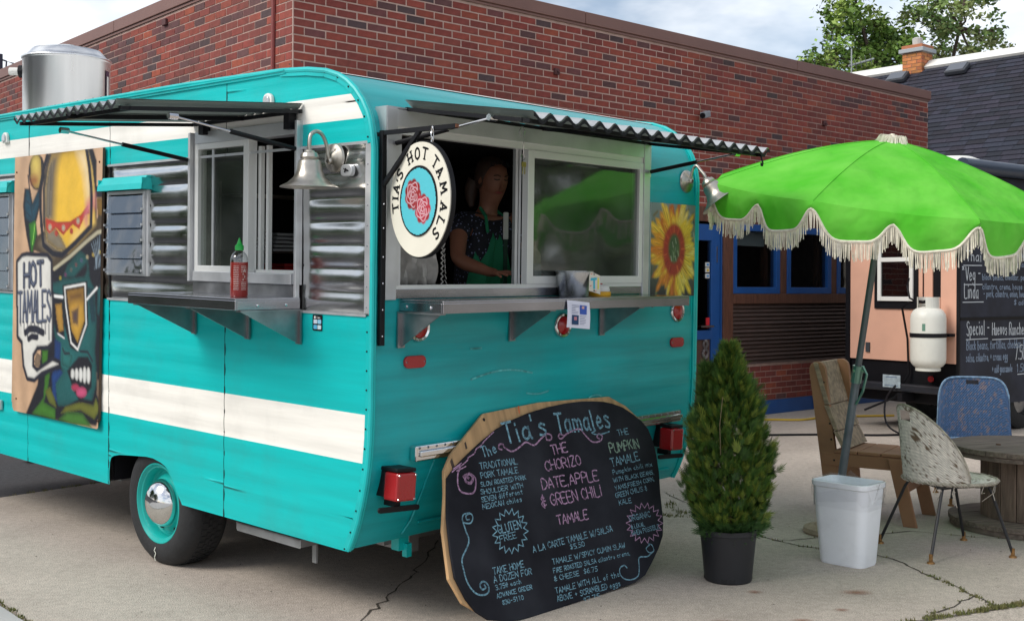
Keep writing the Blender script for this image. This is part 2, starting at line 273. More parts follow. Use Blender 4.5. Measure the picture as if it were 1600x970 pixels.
ident=lambda u,v,d:(u,v,d)
struct(MB().prism(far,ident,-.12,0).build('concrete_pavement',m_conc))
struct(MB().prism(near,ident,-.12,-.003).build('concrete_pavement',m_conc))
struct(MB().prism(left,ident,-.12,.004).build('concrete_pavement',m_conc2))
struct(MB().prism(asph,ident,-.12,-.008).build('asphalt',m_asph))
def wiggle(pts,n,amp,seed):
    rg=random.Random(seed); out=[]
    for i in range(len(pts)-1):
        a=Vector(pts[i]);b=Vector(pts[i+1])
        for k in range(n): t=k/n; out.append(tuple(a.lerp(b,t)+Vector((rg.uniform(-amp,amp),rg.uniform(-amp,amp)))*(1 if (i or k) else 0)))
    out.append(tuple(pts[-1])); return out
CR=[[(1.10,8.18),(1.30,7.3),(1.52,6.63),(1.80,6.36),(2.043,6.243),(2.12,5.9),(2.2,5.45),(2.22,5.25)],[(-.9,4.2),(-.633,5.098),(-.55,5.5),(-.488,5.913),(-.42,6.6)],[(1.52,6.63),(2.4,6.9),(3.2,6.6)],[(.95,8.3),(1.3,9.4),(1.2,10.6)],[(2.2,5.45),(1.9,5.15),(1.83,5.06)]]
mc=MB(); ms_=MB(); rg=random.Random(3)
for i,c in enumerate(CR):
    wpts=wiggle(c,7,.018,i)
    for k in range(len(wpts)-1): mc.ribbon(wpts[k:k+2],rg.uniform(.004,.012),ident,.0025)
mc.build('pavement_crack',m_crack,kind='structure')
def blades(mb,x,y,n,r_,h):
    for _ in range(n):
        a=rg.uniform(0,2*PI); q=rg.random()**.5*r_; bx,by=x+math.cos(a)*q,y+math.sin(a)*q; t=rg.uniform(0,2*PI); hh=h*rg.uniform(.4,1); l=(math.cos(t)*.004,math.sin(t)*.004); b_=(rg.uniform(-.5,.5)*hh,rg.uniform(-.5,.5)*hh)
        mb.add([(bx-l[0],by-l[1],0),(bx+l[0],by+l[1],0),(bx+b_[0],by+b_[1],hh)],[(0,1,2)])
for c,dens in[(CR[0][5:],16),(CR[0][:5],4),(CR[4],8),(CR[2],2)]:
    wpts=wiggle(c,7,.018,CR.index(c) if c in CR else 0)
    for p in wpts: blades(ms_,p[0],p[1],rg.randint(0,dens),.02,.02)
for i in range(90):
    t=rg.gauss(.45,.45); blades(ms_,J1[0]+JD[0]*t,J1[1]+JD[1]*t,rg.randint(4,24),.025,.022)
for i in range(60):
    t=rg.uniform(-.9,.8); blades(ms_,J2[0]+JD2[0]*t,J2[1]+JD2[1]*t,rg.randint(2,14),.02,.02)
for i in range(14): blades(ms_,1.02+rg.uniform(-.1,.12),7.55+rg.uniform(-.25,.25),14,.04,.03)
for i in range(60): t=rg.uniform(-2,1.2); blades(ms_,LA[0]+LD[0]*t,LA[1]+LD[1]*t,rg.randint(1,9),.02,.02)
o=tag(ms_.build('moss',m_moss,kind='stuff'),'green moss and weeds growing in the cracks of the concrete','moss')
# leaf litter specks and rust stains
lt=MB()
for i in range(420):
    x=rg.uniform(-3,3.4);y=rg.uniform(4.6,9); s=rg.uniform(.003,.011); a=rg.uniform(0,PI)
    lt.add([(x+s*math.cos(a+k*PI/2)*(1 if k%2 else .4),y+s*math.sin(a+k*PI/2)*(1 if k%2 else .4),.004+rg.uniform(0,.003)) for k in range(4)],[(0,1,2,3)])
tag(lt.build('grit',mat('grit',(.05,.045,.035),1),kind='stuff'),'dark specks of grit and leaf litter scattered on the concrete','litter')
m_rust=bpy.data.materials.new('rust_stain'); m_rust.use_nodes=True; t_=m_rust.node_tree; b_=t_.nodes['Principled BSDF']; b_.inputs['Base Color'].default_value=(.30,.13,.07,1); b_.inputs['Roughness'].default_value=1
n1=t_.nodes.new('ShaderNodeTexCoord'); n2=t_.nodes.new('ShaderNodeVectorMath'); n2.operation='LENGTH'; n3=t_.nodes.new('ShaderNodeTexNoise'); n3.inputs['Scale'].default_value=9; n3.inputs['Detail'].default_value=6
n4=t_.nodes.new('ShaderNodeMath'); n4.operation='MULTIPLY_ADD'; n5=t_.nodes.new('ShaderNodeMapRange'); n5.inputs[1].default_value=.15; n5.inputs[2].default_value=.75; n5.inputs[3].default_value=.6; n5.inputs[4].default_value=0
n6=t_.nodes.new('ShaderNodeVectorMath'); n6.operation='MULTIPLY'; n6.inputs[1].default_value=(1,1,0)
t_.links.new(n1.outputs['Object'],n6.inputs[0]); t_.links.new(n6.outputs[0],n2.inputs[0]); t_.links.new(n1.outputs['Object'],n3.inputs['Vector']); t_.links.new(n3.outputs['Fac'],n4.inputs[0]); n4.inputs[1].default_value=1.1; t_.links.new(n2.outputs['Value'],n4.inputs[2]); n5.inputs[1].default_value=.6; n5.inputs[2].default_value=1.25
t_.links.new(n4.outputs[0],n5.inputs[0]); t_.links.new(n5.outputs[0],b_.inputs['Alpha'])
for (x,y,sx,sy) in [(1.66,5.5,.13,.07),(1.17,5.5,.06,.05),(.92,5.0,.10,.06),(1.28,5.03,.09,.05),(1.5,5.2,.06,.04)]:
    q=MB().sheet([(math.cos(k*PI/8),math.sin(k*PI/8)) for k in range(16)],ident,0).build('rust_stain',m_rust,kind='structure'); q.location=(x,y,.0035+x*.0004); q.scale=(sx,sy,1)
# ---------------- brick building ----------------
BM=Matrix.Translation((-1.766,9.2,0))@Matrix.Rotation(R(41.42),4,'Z')
bld=thing('brick_building','single storey red brick building with a brown metal parapet coping behind the turquoise trailer','building',M=BM)
W_,D_,HT=9.97,12,4.19
def bp(name,m,*boxes,**k):
    mb=MB()
    for b in boxes: mb.box(*b)
    return mb.build(name,m,bld,**k)
bp('wall',m_mortar,(-.004,4.42,-.004,.3,0,4.08),(4.42,8.32,-.004,.3,2.36,4.08),(8.32,W_-.004,-.004,.3,0,4.08),(5.46,8.32,-.004,.3,.166,.6),(-.004,.3,.3,D_,0,4.08),(W_-.3,W_-.004,.3,D_,0,4.08),(.3,W_-.3,D_-.3,D_,0,4.08))
bp('roof',mat('roof_membrane',(.2,.19,.18),.9),(.3,W_-.3,.3,D_-.3,3.7,3.8))
bp('floor_inside',m_dark,(.3,W_-.3,.3,D_-.3,.0,.03)); bp('partition',mat('inside_wall',(.05,.045,.04),.9),(.3,W_-.3,3.0,3.05,.03,3.7))
bp('coping',m_coping,(-.035,3.28,-.035,.36,4.07,4.19),(3.286,6.85,-.035,.36,4.07,4.19),(6.856,W_+.035,-.035,.36,4.07,4.19),(-.035,.36,.36,3.5,4.07,4.19),(-.035,.36,3.506,8,4.07,4.19),(-.035,.36,8.006,D_+.035,4.07,4.19),(W_-.36,W_+.035,.36,D_+.035,4.07,4.19),bevel=.006)
bp('coping_lip',m_coping,(-.02,W_+.02,-.02,.003,4.045,4.068),(-.02,.003,.003,D_,4.045,4.068))
bp('plinth',m_blue,(5.46,W_,-.015,.29,0,.163),bevel=.004)
REDS=[(.235,.046,.034),(.255,.052,.036),(.205,.041,.032),(.22,.050,.038),(.265,.056,.036),(.195,.043,.034)]; DARK=[(.10,.045,.045),(.12,.05,.05),(.075,.045,.048),(.14,.045,.045)]; OR=[(.32,.07,.036),(.29,.062,.036)]
CH,BL=.0677,.203
def brickcol(z,rg,side):
    pd=.07+ (.16 if z>3.7 else 0)+(.14 if side else 0)
    q=rg.random(); c=rg.choice(DARK) if q<pd else (rg.choice(OR) if q<pd+.06 else rg.choice(REDS)); j=rg.uniform(.88,1.12); return tuple(x*j for x in c)
rg=random.Random(11); bricks=[]
camL=BM.inverted()@Vector((0,0,1.45))
for side in(0,1):
    length=W_ if side==0 else 8.6
    for r_ in range(int((4.05)/CH)):
        z0=.166+r_*CH
        if z0+CH>4.05: break
        if side==1 and z0<1.6: continue
        x=-(BL/2 if (r_+side)%2 else 0)
        while x<length:
            a=max(x,0);b=min(x+BL,length); x+=BL
            if b-a<.05: continue
            if side==0:
                if z0<.56: ok=(b<4.4 or a>=5.47)
                elif z0<2.33: ok=(b<4.42 or a>8.32)
                else: ok=True
                if not ok: continue
                if z0<1.2 and b<3.6: continue     # wholly behind the trailer
            bricks.append((side,a+.006,b-.006,z0+.005,z0+CH-.006,brickcol(z0,rg,side)))
def vis(b):
    s,a,c,z0,z1,_=b; p=Vector(((a+c)/2,0,z0)) if s==0 else Vector((0,(a+c)/2,z0)); d=(p-camL).length
    W=BM@p; px=800+1793*W.x/W.y; py=451-1793*(W.z-1.45)/W.y
    hid= not(0<px<1600 and -5<py) or (px<1045 and py>118+max(0,px-560)*.14 and px>0) or (px<560 and py>190-.17*px)
    foreshort = (d*(1.7 if s else 1))
    return foreshort+(100 if hid else 0)+(0 if c-a>.15 else 20)
bricks.sort(key=vis)
proto={}
for i,b in enumerate(bricks[:300]):
    s,a,c,z0,z1,cl=b
    k=(s,round(c-a,3))
    if k not in proto:
        l=c-a; h=z1-z0; mb=MB(); q=.0035
        if s==0: mb.add([(0,-.004,0),(l,-.004,0),(l,-.004,h),(0,-.004,h),(q,-.008,q),(l-q,-.008,q),(l-q,-.008,h-q),(q,-.008,h-q),(0,.01,0),(l,.01,0),(l,.01,h),(0,.01,h)],[(4,5,6,7),(0,1,5,4),(1,2,6,5),(2,3,7,6),(3,0,4,7),(8,9,1,0),(9,10,2,1),(10,11,3,2),(11,8,0,3)])
        else: mb.add([(-.004,0,0),(-.004,l,0),(-.004,l,h),(-.004,0,h),(-.008,q,q),(-.008,l-q,q),(-.008,l-q,h-q),(-.008,q,h-q),(.01,0,0),(.01,l,0),(.01,l,h),(.01,0,h)],[(7,6,5,4),(4,5,1,0),(5,6,2,1),(6,7,3,2),(7,4,0,3),(0,1,9,8),(1,2,10,9),(2,3,11,10),(3,0,8,11)])
        proto[k]=mb.mesh('brick',m_brick1)
    o=bpy.data.objects.new('brick',proto[k]); C.objects.link(o); o.parent=bld
    jy=rg.uniform(-.0015,.0015); o.location=(a,jy,z0) if s==0 else (jy,a,z0); o.color=(*cl,1)
mb=MB()
for s,a,c,z0,z1,cl in bricks[300:]:
    mb.col(cl); j=rg.uniform(-.0015,.0015)
    if s==0: mb.add([(a,-.008+j,z0),(c,-.008+j,z0),(c,-.008+j,z1),(a,-.008+j,z1),(a,.01,z0),(c,.01,z0),(c,.01,z1),(a,.01,z1)],[(0,1,2,3),(4,5,1,0),(5,6,2,1),(6,7,3,2),(7,4,0,3)])
    else: mb.add([(-.008+j,a,z0),(-.008+j,c,z0),(-.008+j,c,z1),(-.008+j,a,z1),(.01,a,z0),(.01,c,z0),(.01,c,z1),(.01,a,z1)],[(3,2,1,0),(0,1,5,4),(1,2,6,5),(2,3,7,6),(3,0,4,7)])
mb.build('brickwork',m_brickf,bld,kind='stuff')
# conduit near the corner, patches, camera, box
MB().tube([(-.02,.30,2.2),(-.02,.27,4.02)],.018,8).build('conduit',mat('conduit_paint',(.2,.04,.035),.6),bld,smooth=True)
for (x,z) in [(.42,3.93),(2.9,3.55),(7.45,3.5),(9.5,3.25)]:
    MB().box(x-.03,x+.03,-.035,-.007,z-.03,z+.03).tube([(x,-.03,z+.01),(x+.01,-.06,z-.02)],.008,6).build('wall_anchor',mat('anchor',(.09,.03,.03),.7),bld,bevel=.004)
MB().box(-.035,-.007,2.28,2.36,3.94,4.0).build('wall_anchor',MATS['anchor'],bld,bevel=.004)
cm=thing('security_camera','small grey camera on the brick wall above the umbrella and trailer roof','camera',M=BM@Matrix.Translation((5.08,-.02,3.34)))
MB().tube([(0,0,.02),(0,-.06,.02)],.012,8).build('bracket',m_grayplastic,cm)
MB().beam((-.09,-.1,-.01),(.06,-.05,.03),.07,.07).build('housing',m_grayplastic,cm,bevel=.012); MB().tube([(-.1,-.103,-.013),(-.085,-.099,-.009)],.03,12).build('lens',m_black,cm)
MB().tube([(0,.008,.12),(.002,.006,.05),(0,.0,.02)],.004,5).tube([(.0,.008,-.02),(-.01,.008,-.25),(-.03,.004,-.4)],.003,5).tube([(0,.004,.45),(.004,.002,.3),(-.004,.004,.14)],.004,5).build('cable',mat('cable_tan',(.4,.25,.16),.6),cm)
ub=thing('electrical_box','small grey outlet box on the low brick wall under the louvres','electrical box',M=BM@Matrix.Translation((7.255,-.008,.42)))
MB().box(-.045,.045,-.06,0,-.06,.06).build('box_body',m_grayplastic,ub,bevel=.006); MB().box(-.038,.038,-.068,-.061,-.05,.05).build('cover',mat('cover_grey',(.35,.37,.4),.4),ub,bevel=.003)
MB().tube([(0,-.02,-.06),(0,-.02,-.4)],.012,8).build('pipe',MATS['conduit_paint'],ub)
# door and windows
bp('lintel',m_wood,(4.42,8.32,-.02,.2,2.20,2.36)); bp('post',m_wood,(5.478,5.652,-.03,.15,0,2.2),bevel=.005); bp('mullion',m_wood,(6.552,6.688,-.012,.12,1.40,2.2)); bp('mullion',m_wood,(7.618,7.742,-.012,.12,1.40,2.2)); bp('post',m_wood,(8.25,8.33,-.03,.15,.166,2.2))
bp('sill_board',m_wood,(5.652,8.25,-.035,.12,1.29,1.402),bevel=.004)
for x0,x1 in[(5.655,6.549),(6.691,7.615),(7.745,8.248)]:
    wd=MB(); f=.075
    wd.box(x0,x0+f,-.022,.06,1.405,2.198).box(x1-f,x1,-.022,.06,1.405,2.198).box(x0+f,x1-f,-.022,.06,1.405,1.405+f).box(x0+f,x1-f,-.022,.06,2.198-f,2.198)
    wn=wd.build('window',m_blue,bld,bevel=.004)
    MB().box(x0+f,x1-f,.02,.028,1.405+f,2.198-f).build('pane',g_dark,wn)
    MB().box(x1-f-.12,x1-f-.06,.06,.12,1.405+f,2.198-f).build('inner_jamb',m_wood,wn)
MB().box(5.74,6.42,.07,.075,1.955,2.15).build('blind',mat('blind_fabric',(.62,.68,.7),.8),bld)
for i in range(15):
    z=.60+i*.046; b_=MB(); xx=rg.uniform(-.004,.004)
    b_.add([(5.652,-.02+xx,z),(8.25,-.02+xx,z),(8.25,.012,z+.044),(5.652,.012,z+.044),(5.652,.004+xx,z-.004),(8.25,.004+xx,z-.004),(8.25,.03,z+.038),(5.652,.03,z+.038)],[(0,1,2,3),(5,4,7,6),(1,0,4,5),(3,2,6,7),(0,3,7,4),(2,1,5,6)]); b_.build('slat',m_louver,bld)
bp('slat_backing',m_dark,(5.652,8.25,.04,.06,.56,1.30))
dr=MB().box(4.50,4.62,0,.06,.02,2.17).box(5.30,5.448,0,.06,.02,2.17).box(4.62,5.30,0,.06,1.99,2.17).box(4.62,5.30,0,.06,.90,1.0).box(4.62,5.30,0,.06,.02,.2).build('door',m_blue,bld,bevel=.004)
bp('door_frame',m_blue,(4.43,4.495,-.01,.1,0,2.2),(5.452,5.476,-.01,.1,0,2.2))
MB().box(4.62,5.30,.025,.032,1.0,1.99).build('pane',g_dark,dr); MB().box(4.62,5.30,.02,.045,.2,.9).build('panel',mat('door_panel_brown',(.085,.045,.035),.6,var=.2),dr)
MB().box(5.10,5.30,-.04,-.02,1.035,1.055).build('push_bar',mat('steel_bar',(.6,.6,.62),.3,1),dr)
MB().box(5.385,5.4,-.006,0,1.75,1.93).build('hinge_plate',MATS['steel_bar'],dr)
for z0,c in[(1.70,(.1,.3,.6)),(1.64,(.7,.5,.1)),(1.575,(.15,.35,.6))]:
    MB().box(5.22,5.285,.016,.024,z0,z0+.05).build('sticker',m_white,dr); MB().box(5.235,5.27,.010,.0155,z0+.012,z0+.038).build('sticker_print',mat('print_%d'%int(z0*100),c,.5),dr)
MB().box(5.235,5.29,.016,.024,1.03,1.14).build('sticker',mat('red_sticker',(.6,.02,.03),.5),dr)
mb=MB()
for s_ in strokes('8',5.16,.70,5.26,.70,.19,0): mb.ribbon(smoothpts(s_),.028,lambda u,v,d:(u,d,v),.008)
mb.build('house_number',mat('number_grey',(.22,.2,.2),.5),dr,solid=.006)
# ---------------- neighbouring house ----------------
P0=Vector((8.34,22,5.80)); RD=Vector((.6615,-.75,0)); DS=Vector((-.75,-.6615,0)); pitch=R(38)
SL=(DS*math.cos(pitch)-Vector((0,0,math.sin(pitch)))).normalized(); NR=RD.cross(SL).normalized(); NR=-NR if NR.z<0 else NR
HMx=Matrix(((RD[0],SL[0],NR[0],P0[0]),(RD[1],SL[1],NR[1],P0[1]),(RD[2],SL[2],NR[2],P0[2]),(0,0,0,1)))
if HMx.to_3x3().determinant()<0: pass
hs=thing('house','house with a dark blue grey shingled roof and orange brick chimney behind the brick building','house',loc=tuple(P0))
def hp(mb,name,m,**k):
    T=Matrix.Translation(-P0)@HMx
    mb.v=[tuple(T@Vector(v)) for v in mb.v]; return mb.build(name,m,hs,**k)
SLN=4.9
hp(MB().box(-8,10,0,SLN,-.12,-.02),'roof_deck',mat('roof_deck',(.02,.022,.03),.9))
hp(MB().box(-8,10,-.16,.10,.0,.05),'ridge_trim',m_white)
# back slope and walls in world-aligned local coords
def hw(name,pts,fs,m): mb=MB(); mb.add([tuple(Vector(p)) for p in pts],fs); return mb.build(name,m,hs)
a=RD*-8; b=RD*10; bs=-DS*3.9-Vector((0,0,3.05))
hw('back_roof',[a-Vector((0,0,.1)),b-Vector((0,0,.1)),b+bs,a+bs],[(0,1,2,3)],MATS['roof_deck'])
fr_=DS*3.5; dn=Vector((0,0,-5.8)); zf=Vector((0,0,-2.95))
hw('wall',[a+fr_+zf,b+fr_+zf,b+fr_+dn,a+fr_+dn,a-fr_+zf,b-fr_+zf,b-fr_+dn,a-fr_+dn,a-Vector((0,0,.2)),b-Vector((0,0,.2))],[(0,1,2,3),(4,5,6,7),(0,3,7,4,8),(1,2,6,5,9)],mat('house_siding',(.35,.33,.3),.7))
m_sh=mat('shingle',(.03,.033,.05),.9,objcol=True,var=.3,vs=20,bump=.5,bs=60); m_shf=mat('shingle_many',(.03,.033,.05),.9,attr='Col',var=.3,vs=20,bump=.5,bs=60)
sh=[]
T=Matrix.Translation(-P0)@HMx
for r_ in range(33):
    x=-8-(.16 if r_%2 else 0)-rg.uniform(0,.1); 
    while x<10:
        wd_=rg.choice([.16,.24,.32,.32]); y=.08+r_*.145; q=rg.random(); base=(.019,.021,.034); k=.62+q*.9; sh.append((x,y,wd_,(base[0]*k*rg.uniform(.9,1.25),base[1]*k,base[2]*k))); x+=wd_+.006
def shvis(s):
    W=P0+RD*s[0]+SL*s[1]; px=800+1793*W.x/W.y; py=451-1793*(W.z-1.45)/W.y
    return (0 if (1450<px<1600 and py<245) or(1370<px<1600 and py<140) else 50)+W.y-s[2]*20
sh.sort(key=shvis); shp={}
for s in sh[:300]:
    if s[2] not in shp: shp[s[2]]=MB().add([(0,0,.0),(s[2],0,.0),(s[2],.15,.014),(0,.15,.014),(0,.15,-.01),(s[2],.15,-.01)],[(0,1,2,3),(3,2,5,4),(0,3,4),(1,5,2)]).mesh('shingle',m_sh)
    o=bpy.data.objects.new('shingle',shp[s[2]]); C.objects.link(o); o.parent=hs; o.matrix_basis=T@Matrix.Translation((s[0],s[1],0)); o.color=(*s[3],1)
mb=MB()
for s in sh[300:]: mb.col(s[3]).add([T@Vector(p) for p in[(s[0],s[1],0),(s[0]+s[2],s[1],0),(s[0]+s[2],s[1]+.15,.014),(s[0],s[1]+.15,.014),(s[0],s[1]+.15,-.01),(s[0]+s[2],s[1]+.15,-.01)]],[(0,1,2,3),(3,2,5,4)])
mb.build('shingle_field',m_shf,hs,kind='stuff')
for t_,s_ in[(-.85,.42),(.38,.42)]:
    vn=hp(MB().box(t_-.2,t_+.2,s_-.15,s_+.15,.02,.11),'roof_vent',mat('vent_metal',(.05,.055,.065),.35),bevel=.02)
    hp(MB().box(t_-.17,t_+.17,s_-.13,s_+.13,.112,.125),'vent_cap',mat('vent_cap',(.12,.13,.15),.3),bevel=.01)
hp(MB().box(-.32,-.16,1.45,1.62,.02,.12),'roof_vent',MATS['vent_metal'],bevel=.02)
# chimney, tilted upright in world
cb=Vector((7.93,22.5,5.40))-P0; chm=Matrix.Rotation(R(41.42),4,'Z'); cc=MB(); rgc=random.Random(5)
ch_=MB().box(-.2,.2,-.2,.2,-.9,.68); ch_.v=[tuple(chm@Vector(v)+cb) for v in ch_.v]; chim=ch_.build('chimney',mat('chimney_mortar',(.32,.22,.16),.95),hs)
bm_=mat('chimney_brick',(.45,.15,.06),.9,objcol=True,var=.25,vs=12); pm={}
for r_ in range(16):
    z=-.42+r_*.068
    for f in(0,1):
        x=-.205+(0 if (r_+f)%2 else -.1)
        while x<.2:
            a_=max(x,-.205);b_=min(x+.2,.205);x+=.203
            if b_-a_<.03: continue
            l=round(b_-a_-.01,3)
            if l not in pm: pm[l]=MB().box(0,l,-.008,.02,0,.058).mesh('brick',bm_)
            o=bpy.data.objects.new('brick',pm[l]); C.objects.link(o); o.parent=chim
            o.matrix_basis=Matrix.Translation(cb)@chm@(Matrix.Rotation(0 if f==0 else R(-90),4,'Z'))@Matrix.Translation((a_+.003 if f==0 else a_+.003,-.2,z)); k=rgc.uniform(.7,1.2); o.color=(.50*k,.17*k*rgc.uniform(.8,1.3),.07*k,1)
def chpart(name,m,*bx_):
    q=MB()
    for b_ in bx_: q.box(*b_)
    q.v=[tuple(chm@Vector(v)+cb) for v in q.v]; return q.build(name,m,chim,bevel=.01)
chpart('cap',mat('chimney_cap',(.35,.38,.4),.7),(-.26,.26,-.26,.26,.68,.76)); chpart('crown',mat('crown_brick',(.42,.16,.08),.9),(-.22,.22,-.22,.22,.76,.83))
q=MB().lathe([(.09,.83),(.1,.98),(.06,1.0)],cap=True,n=12); q.v=[tuple(chm@Vector(v)+cb) for v in q.v]; q.build('flue',mat('flue_grey',(.5,.5,.48),.6),chim)
an=thing('tv_antenna','thin grey roof antenna showing just above the parapet beside the trees','antenna',loc=(5.9,20,4.2))
MB().tube([(0,0,0),(0,0,1.45)],.012,6).build('mast',mat('antenna_metal',(.4,.42,.42),.5,.5),an)
q=MB(); q.tube([(-.05,0,1.15),(.42,.1,1.3)],.018,6)
for i in range(5): q.tube([(-.02+i*.09-.05,-.1,1.12+i*.03+.1),(-.02+i*.09+.05,.1,1.2+i*.03-.12)],.006,5)
q.build('boom',MATS['antenna_metal'],an)
lp=thing('light_pole','dark steel light pole with small floodlight at the far left edge','light pole',loc=(-10.05,22.5,0))
m_pole=mat('dark_steel',(.02,.018,.04),.6)
MB().tube([(0,0,0),(0,0,6.0)],[.06,.045],8).build('pole',m_pole,lp,smooth=True)
q=MB().tube([(0,0,5.9),(.12,0,5.86)],.015,6).tube([(0,0,5.65),(.1,0,5.6)],.012,6).tube([(.02,0,5.1),(-.03,0,5.05)],.05,6).build('bracket',m_pole,lp)
MB().tube([(.1,0,5.6),(.12,0,5.86),(.25,0,5.82),(.24,0,5.72)],.018,6).add([(.08,-.06,5.62),(.17,-.06,5.56),(.2,.06,5.63),(.1,.06,5.66)],[(0,1,2,3)]).build('floodlight',m_pole,lp)
# ---------------- trees ----------------
def tree(name,label,depth,blobs,trunk,seed,cols,leaf=.085,dens=1.0):
    rg=random.Random(seed); P=lambda x,y,dd=0:Vector(((x-800)/1793*(depth+dd),depth+dd,(451-y)/1793*(depth+dd)+1.45))
    base=P(*trunk[0]); base.z=0; t=thing(name,label,'tree',loc=tuple(base)); s=depth/1793
    tp=[Vector((0,0,0))]+[P(*q)-base for q in trunk[1:]]
    tr=MB().tube(tp,[.075*(1-i/len(tp)*.75) for i in range(len(tp))],8); 
    top=tp[-1]; cl=MB(); cl.usec=True
    for (x,y,r_) in blobs:
        dz=rg.uniform(-1,1)*1.1; c=P(x,y,dz)-base; rr=r_*s
        # limb to blob
        st_=min(tp[1:],key=lambda q:(q-c).length); mid=st_.lerp(c,.5)+Vector((rg.uniform(-.15,.15),0,rg.uniform(-.25,0)))
        tr.tube([st_,mid,c],[.045,.03,.01],6)
        for k in range(4):
            e=c+Vector((rg.gauss(0,1),rg.gauss(0,1),rg.gauss(0,1))).normalized()*rr*.9; tr.tube([c.lerp(mid,.3),c.lerp(e,.5)+Vector((0,0,.05)),e],[.02,.014,.006],4)
        for k in range(int(16*dens*(r_/28)**1.5)):
            cc_=c+Vector((rg.gauss(0,.5)*rr,rg.gauss(0,.55)*rr,rg.gauss(0,.5)*rr)); cr_=rg.uniform(.12,.3); k_=rg.uniform(.65,1.3); base_c=rg.choice(cols)
            for _ in range(int(34*cr_/.2)):
                d=Vector((rg.gauss(0,1),rg.gauss(0,1),rg.gauss(0,.7)))*cr_*.6; p=cc_+d; sz=leaf*rg.uniform(.6,1.25)
                u=Vector((rg.gauss(0,1),rg.gauss(0,1),rg.gauss(0,.6))).normalized(); v=u.cross(Vector((rg.gauss(0,1),rg.gauss(0,1),rg.gauss(0,1)))).normalized()*.55
                kk=k_*rg.uniform(.8,1.2); cl.col(tuple(q*kk for q in base_c)).add([p-u*sz,p-v*sz,p+u*sz,p+v*sz],[(0,1,2,3)])
    tr.build('trunk',mat('tree_bark',(.09,.065,.05),.9),t)
    cl.build('crown',mat('tree_leaf',(.07,.12,.03),.55,attr='Col',spec=.3),t,kind='stuff')
G1=[(.16,.28,.05),(.21,.34,.07),(.11,.20,.045),(.26,.36,.08)]
G2=[(.15,.25,.08),(.20,.29,.09),(.25,.30,.11)]
tree('leafy_tree','leafy green tree left of the chimney above the brick parapet',33,[(1320,15,34),(1300,45,24),(1345,75,40),(1385,62,38),(1405,92,30),(1350,105,30),(1300,88,20),(1272,95,14),(1252,98,8),(1335,-25,34),(1365,40,22),(1420,62,14),(1378,100,30),(1310,-60,30),(1350,-80,24)],[(1370,300),(1368,150),(1362,95),(1345,40),(1330,-20),(1325,-70)],3,G1,dens=1.15)
tree('leafy_tree','sparser taller tree right of the chimney with sky showing through',34,[(1425,25,16),(1470,-5,18),(1440,8,22),(1455,30,22),(1478,50,20),(1500,8,24),(1520,-10,26),(1530,55,16),(1552,45,18),(1560,62,10),(1520,80,20),(1490,92,24),(1462,82,18),(1455,-25,26),(1480,20,18),(1500,-50,30),(1540,-5,16)],[(1482,300),(1484,150),(1487,90),(1498,40),(1508,-20),(1512,-60)],9,G2,dens=.8)
tree('small_tree','thin tuft of twigs beyond the ridge of the shingled roof',40,[(1572,74,4),(1578,76,3)],[(1574,300),(1574,120),(1574,82)],4,G2,dens=3)

# ---------------- the turquoise trailer ----------------
TM=Matrix.Translation((-.596,4.81,0))@Matrix.Rotation(R(47.45),4,'Z')@Matrix.Rotation(R(-.67),4,'Y')@Matrix.Rotation(R(1.35),4,'X')
TEAL=(.0005,.48,.47); WHT=(.88,.85,.78)
def bandmat():      # painted siding: flat colour bands by height, brushed unevenly
    m=mat('painted_siding',TEAL,.42,var=.11,dirt=.16,ds=2.3,vs=3.2,stretch=(1,.35,5),bump=.25,bs=9,spec=.3,bdist=.006)
    t=m.node_tree; n=t.nodes; l=t.links
    tcn=n.new('ShaderNodeTexCoord'); sp=n.new('ShaderNodeSeparateXYZ'); l.new(tcn.outputs['Object'],sp.inputs[0])
    def band(a,b):
        x=n.new('ShaderNodeMath');x.operation='GREATER_THAN';x.inputs[1].default_value=a;y=n.new('ShaderNodeMath');y.operation='LESS_THAN';y.inputs[1].default_value=b
        l.new(sp.outputs['Z'],x.inputs[0]);l.new(sp.outputs['Z'],y.inputs[0]);z=n.new('ShaderNodeMath');z.operation='MULTIPLY';l.new(x.outputs[0],z.inputs[0]);l.new(y.outputs[0],z.inputs[1]);return z
    a=band(.712,.918);b=band(2.160,2.268);c=n.new('ShaderNodeMath');c.operation='ADD';l.new(a.outputs[0],c.inputs[0]);l.new(b.outputs[0],c.inputs[1])
    rgb=[q for q in n if q.type=='RGB'][0]; mm=n.new('ShaderNodeMix'); mm.data_type='RGBA'; outs=[lk.to_socket for lk in rgb.outputs[0].links]
    l.new(c.outputs[0],mm.inputs[0]); mm.inputs[6].default_value=(*TEAL,1); mm.inputs[7].default_value=(*WHT,1)
    for s_ in outs: l.new(mm.outputs[2],s_)
    return m
m_side=bandmat()
m_teal=mat('teal_paint',TEAL,.4,var=.14,vs=5,bump=.1,bs=20)
m_rear_shade=mat('teal_rear_shaded',(.001,.345,.365),.36,var=.17,dirt=.14,ds=2.6,vs=2.4,stretch=(.4,1,5),bump=.5,bs=2.2,spec=.5,bdist=.012,col2=(.003,.40,.415))  # same teal paint, with the rear's shade put into a darker, bluer colour
m_sil=mat('siding_aluminium',(.66,.66,.65),.19,1,var=.08,vs=7,bump=.12,bs=4,rvar=.06,bdist=.008)
m_alu=mat('aluminium_frame',(.62,.63,.64),.42,.7,var=.1,vs=10,rvar=.08)
m_steel=mat('stainless_steel',(.42,.42,.45),.2,1,var=.14,vs=3,rvar=.06)
m_steeld=mat('worn_steel',(.36,.36,.37),.4,1,var=.3,vs=9,rvar=.1)
m_roof=mat('roof_white',(.75,.75,.72),.5,var=.1,vs=4)
m_intr=mat('trailer_inside',(.014,.012,.013),.8)
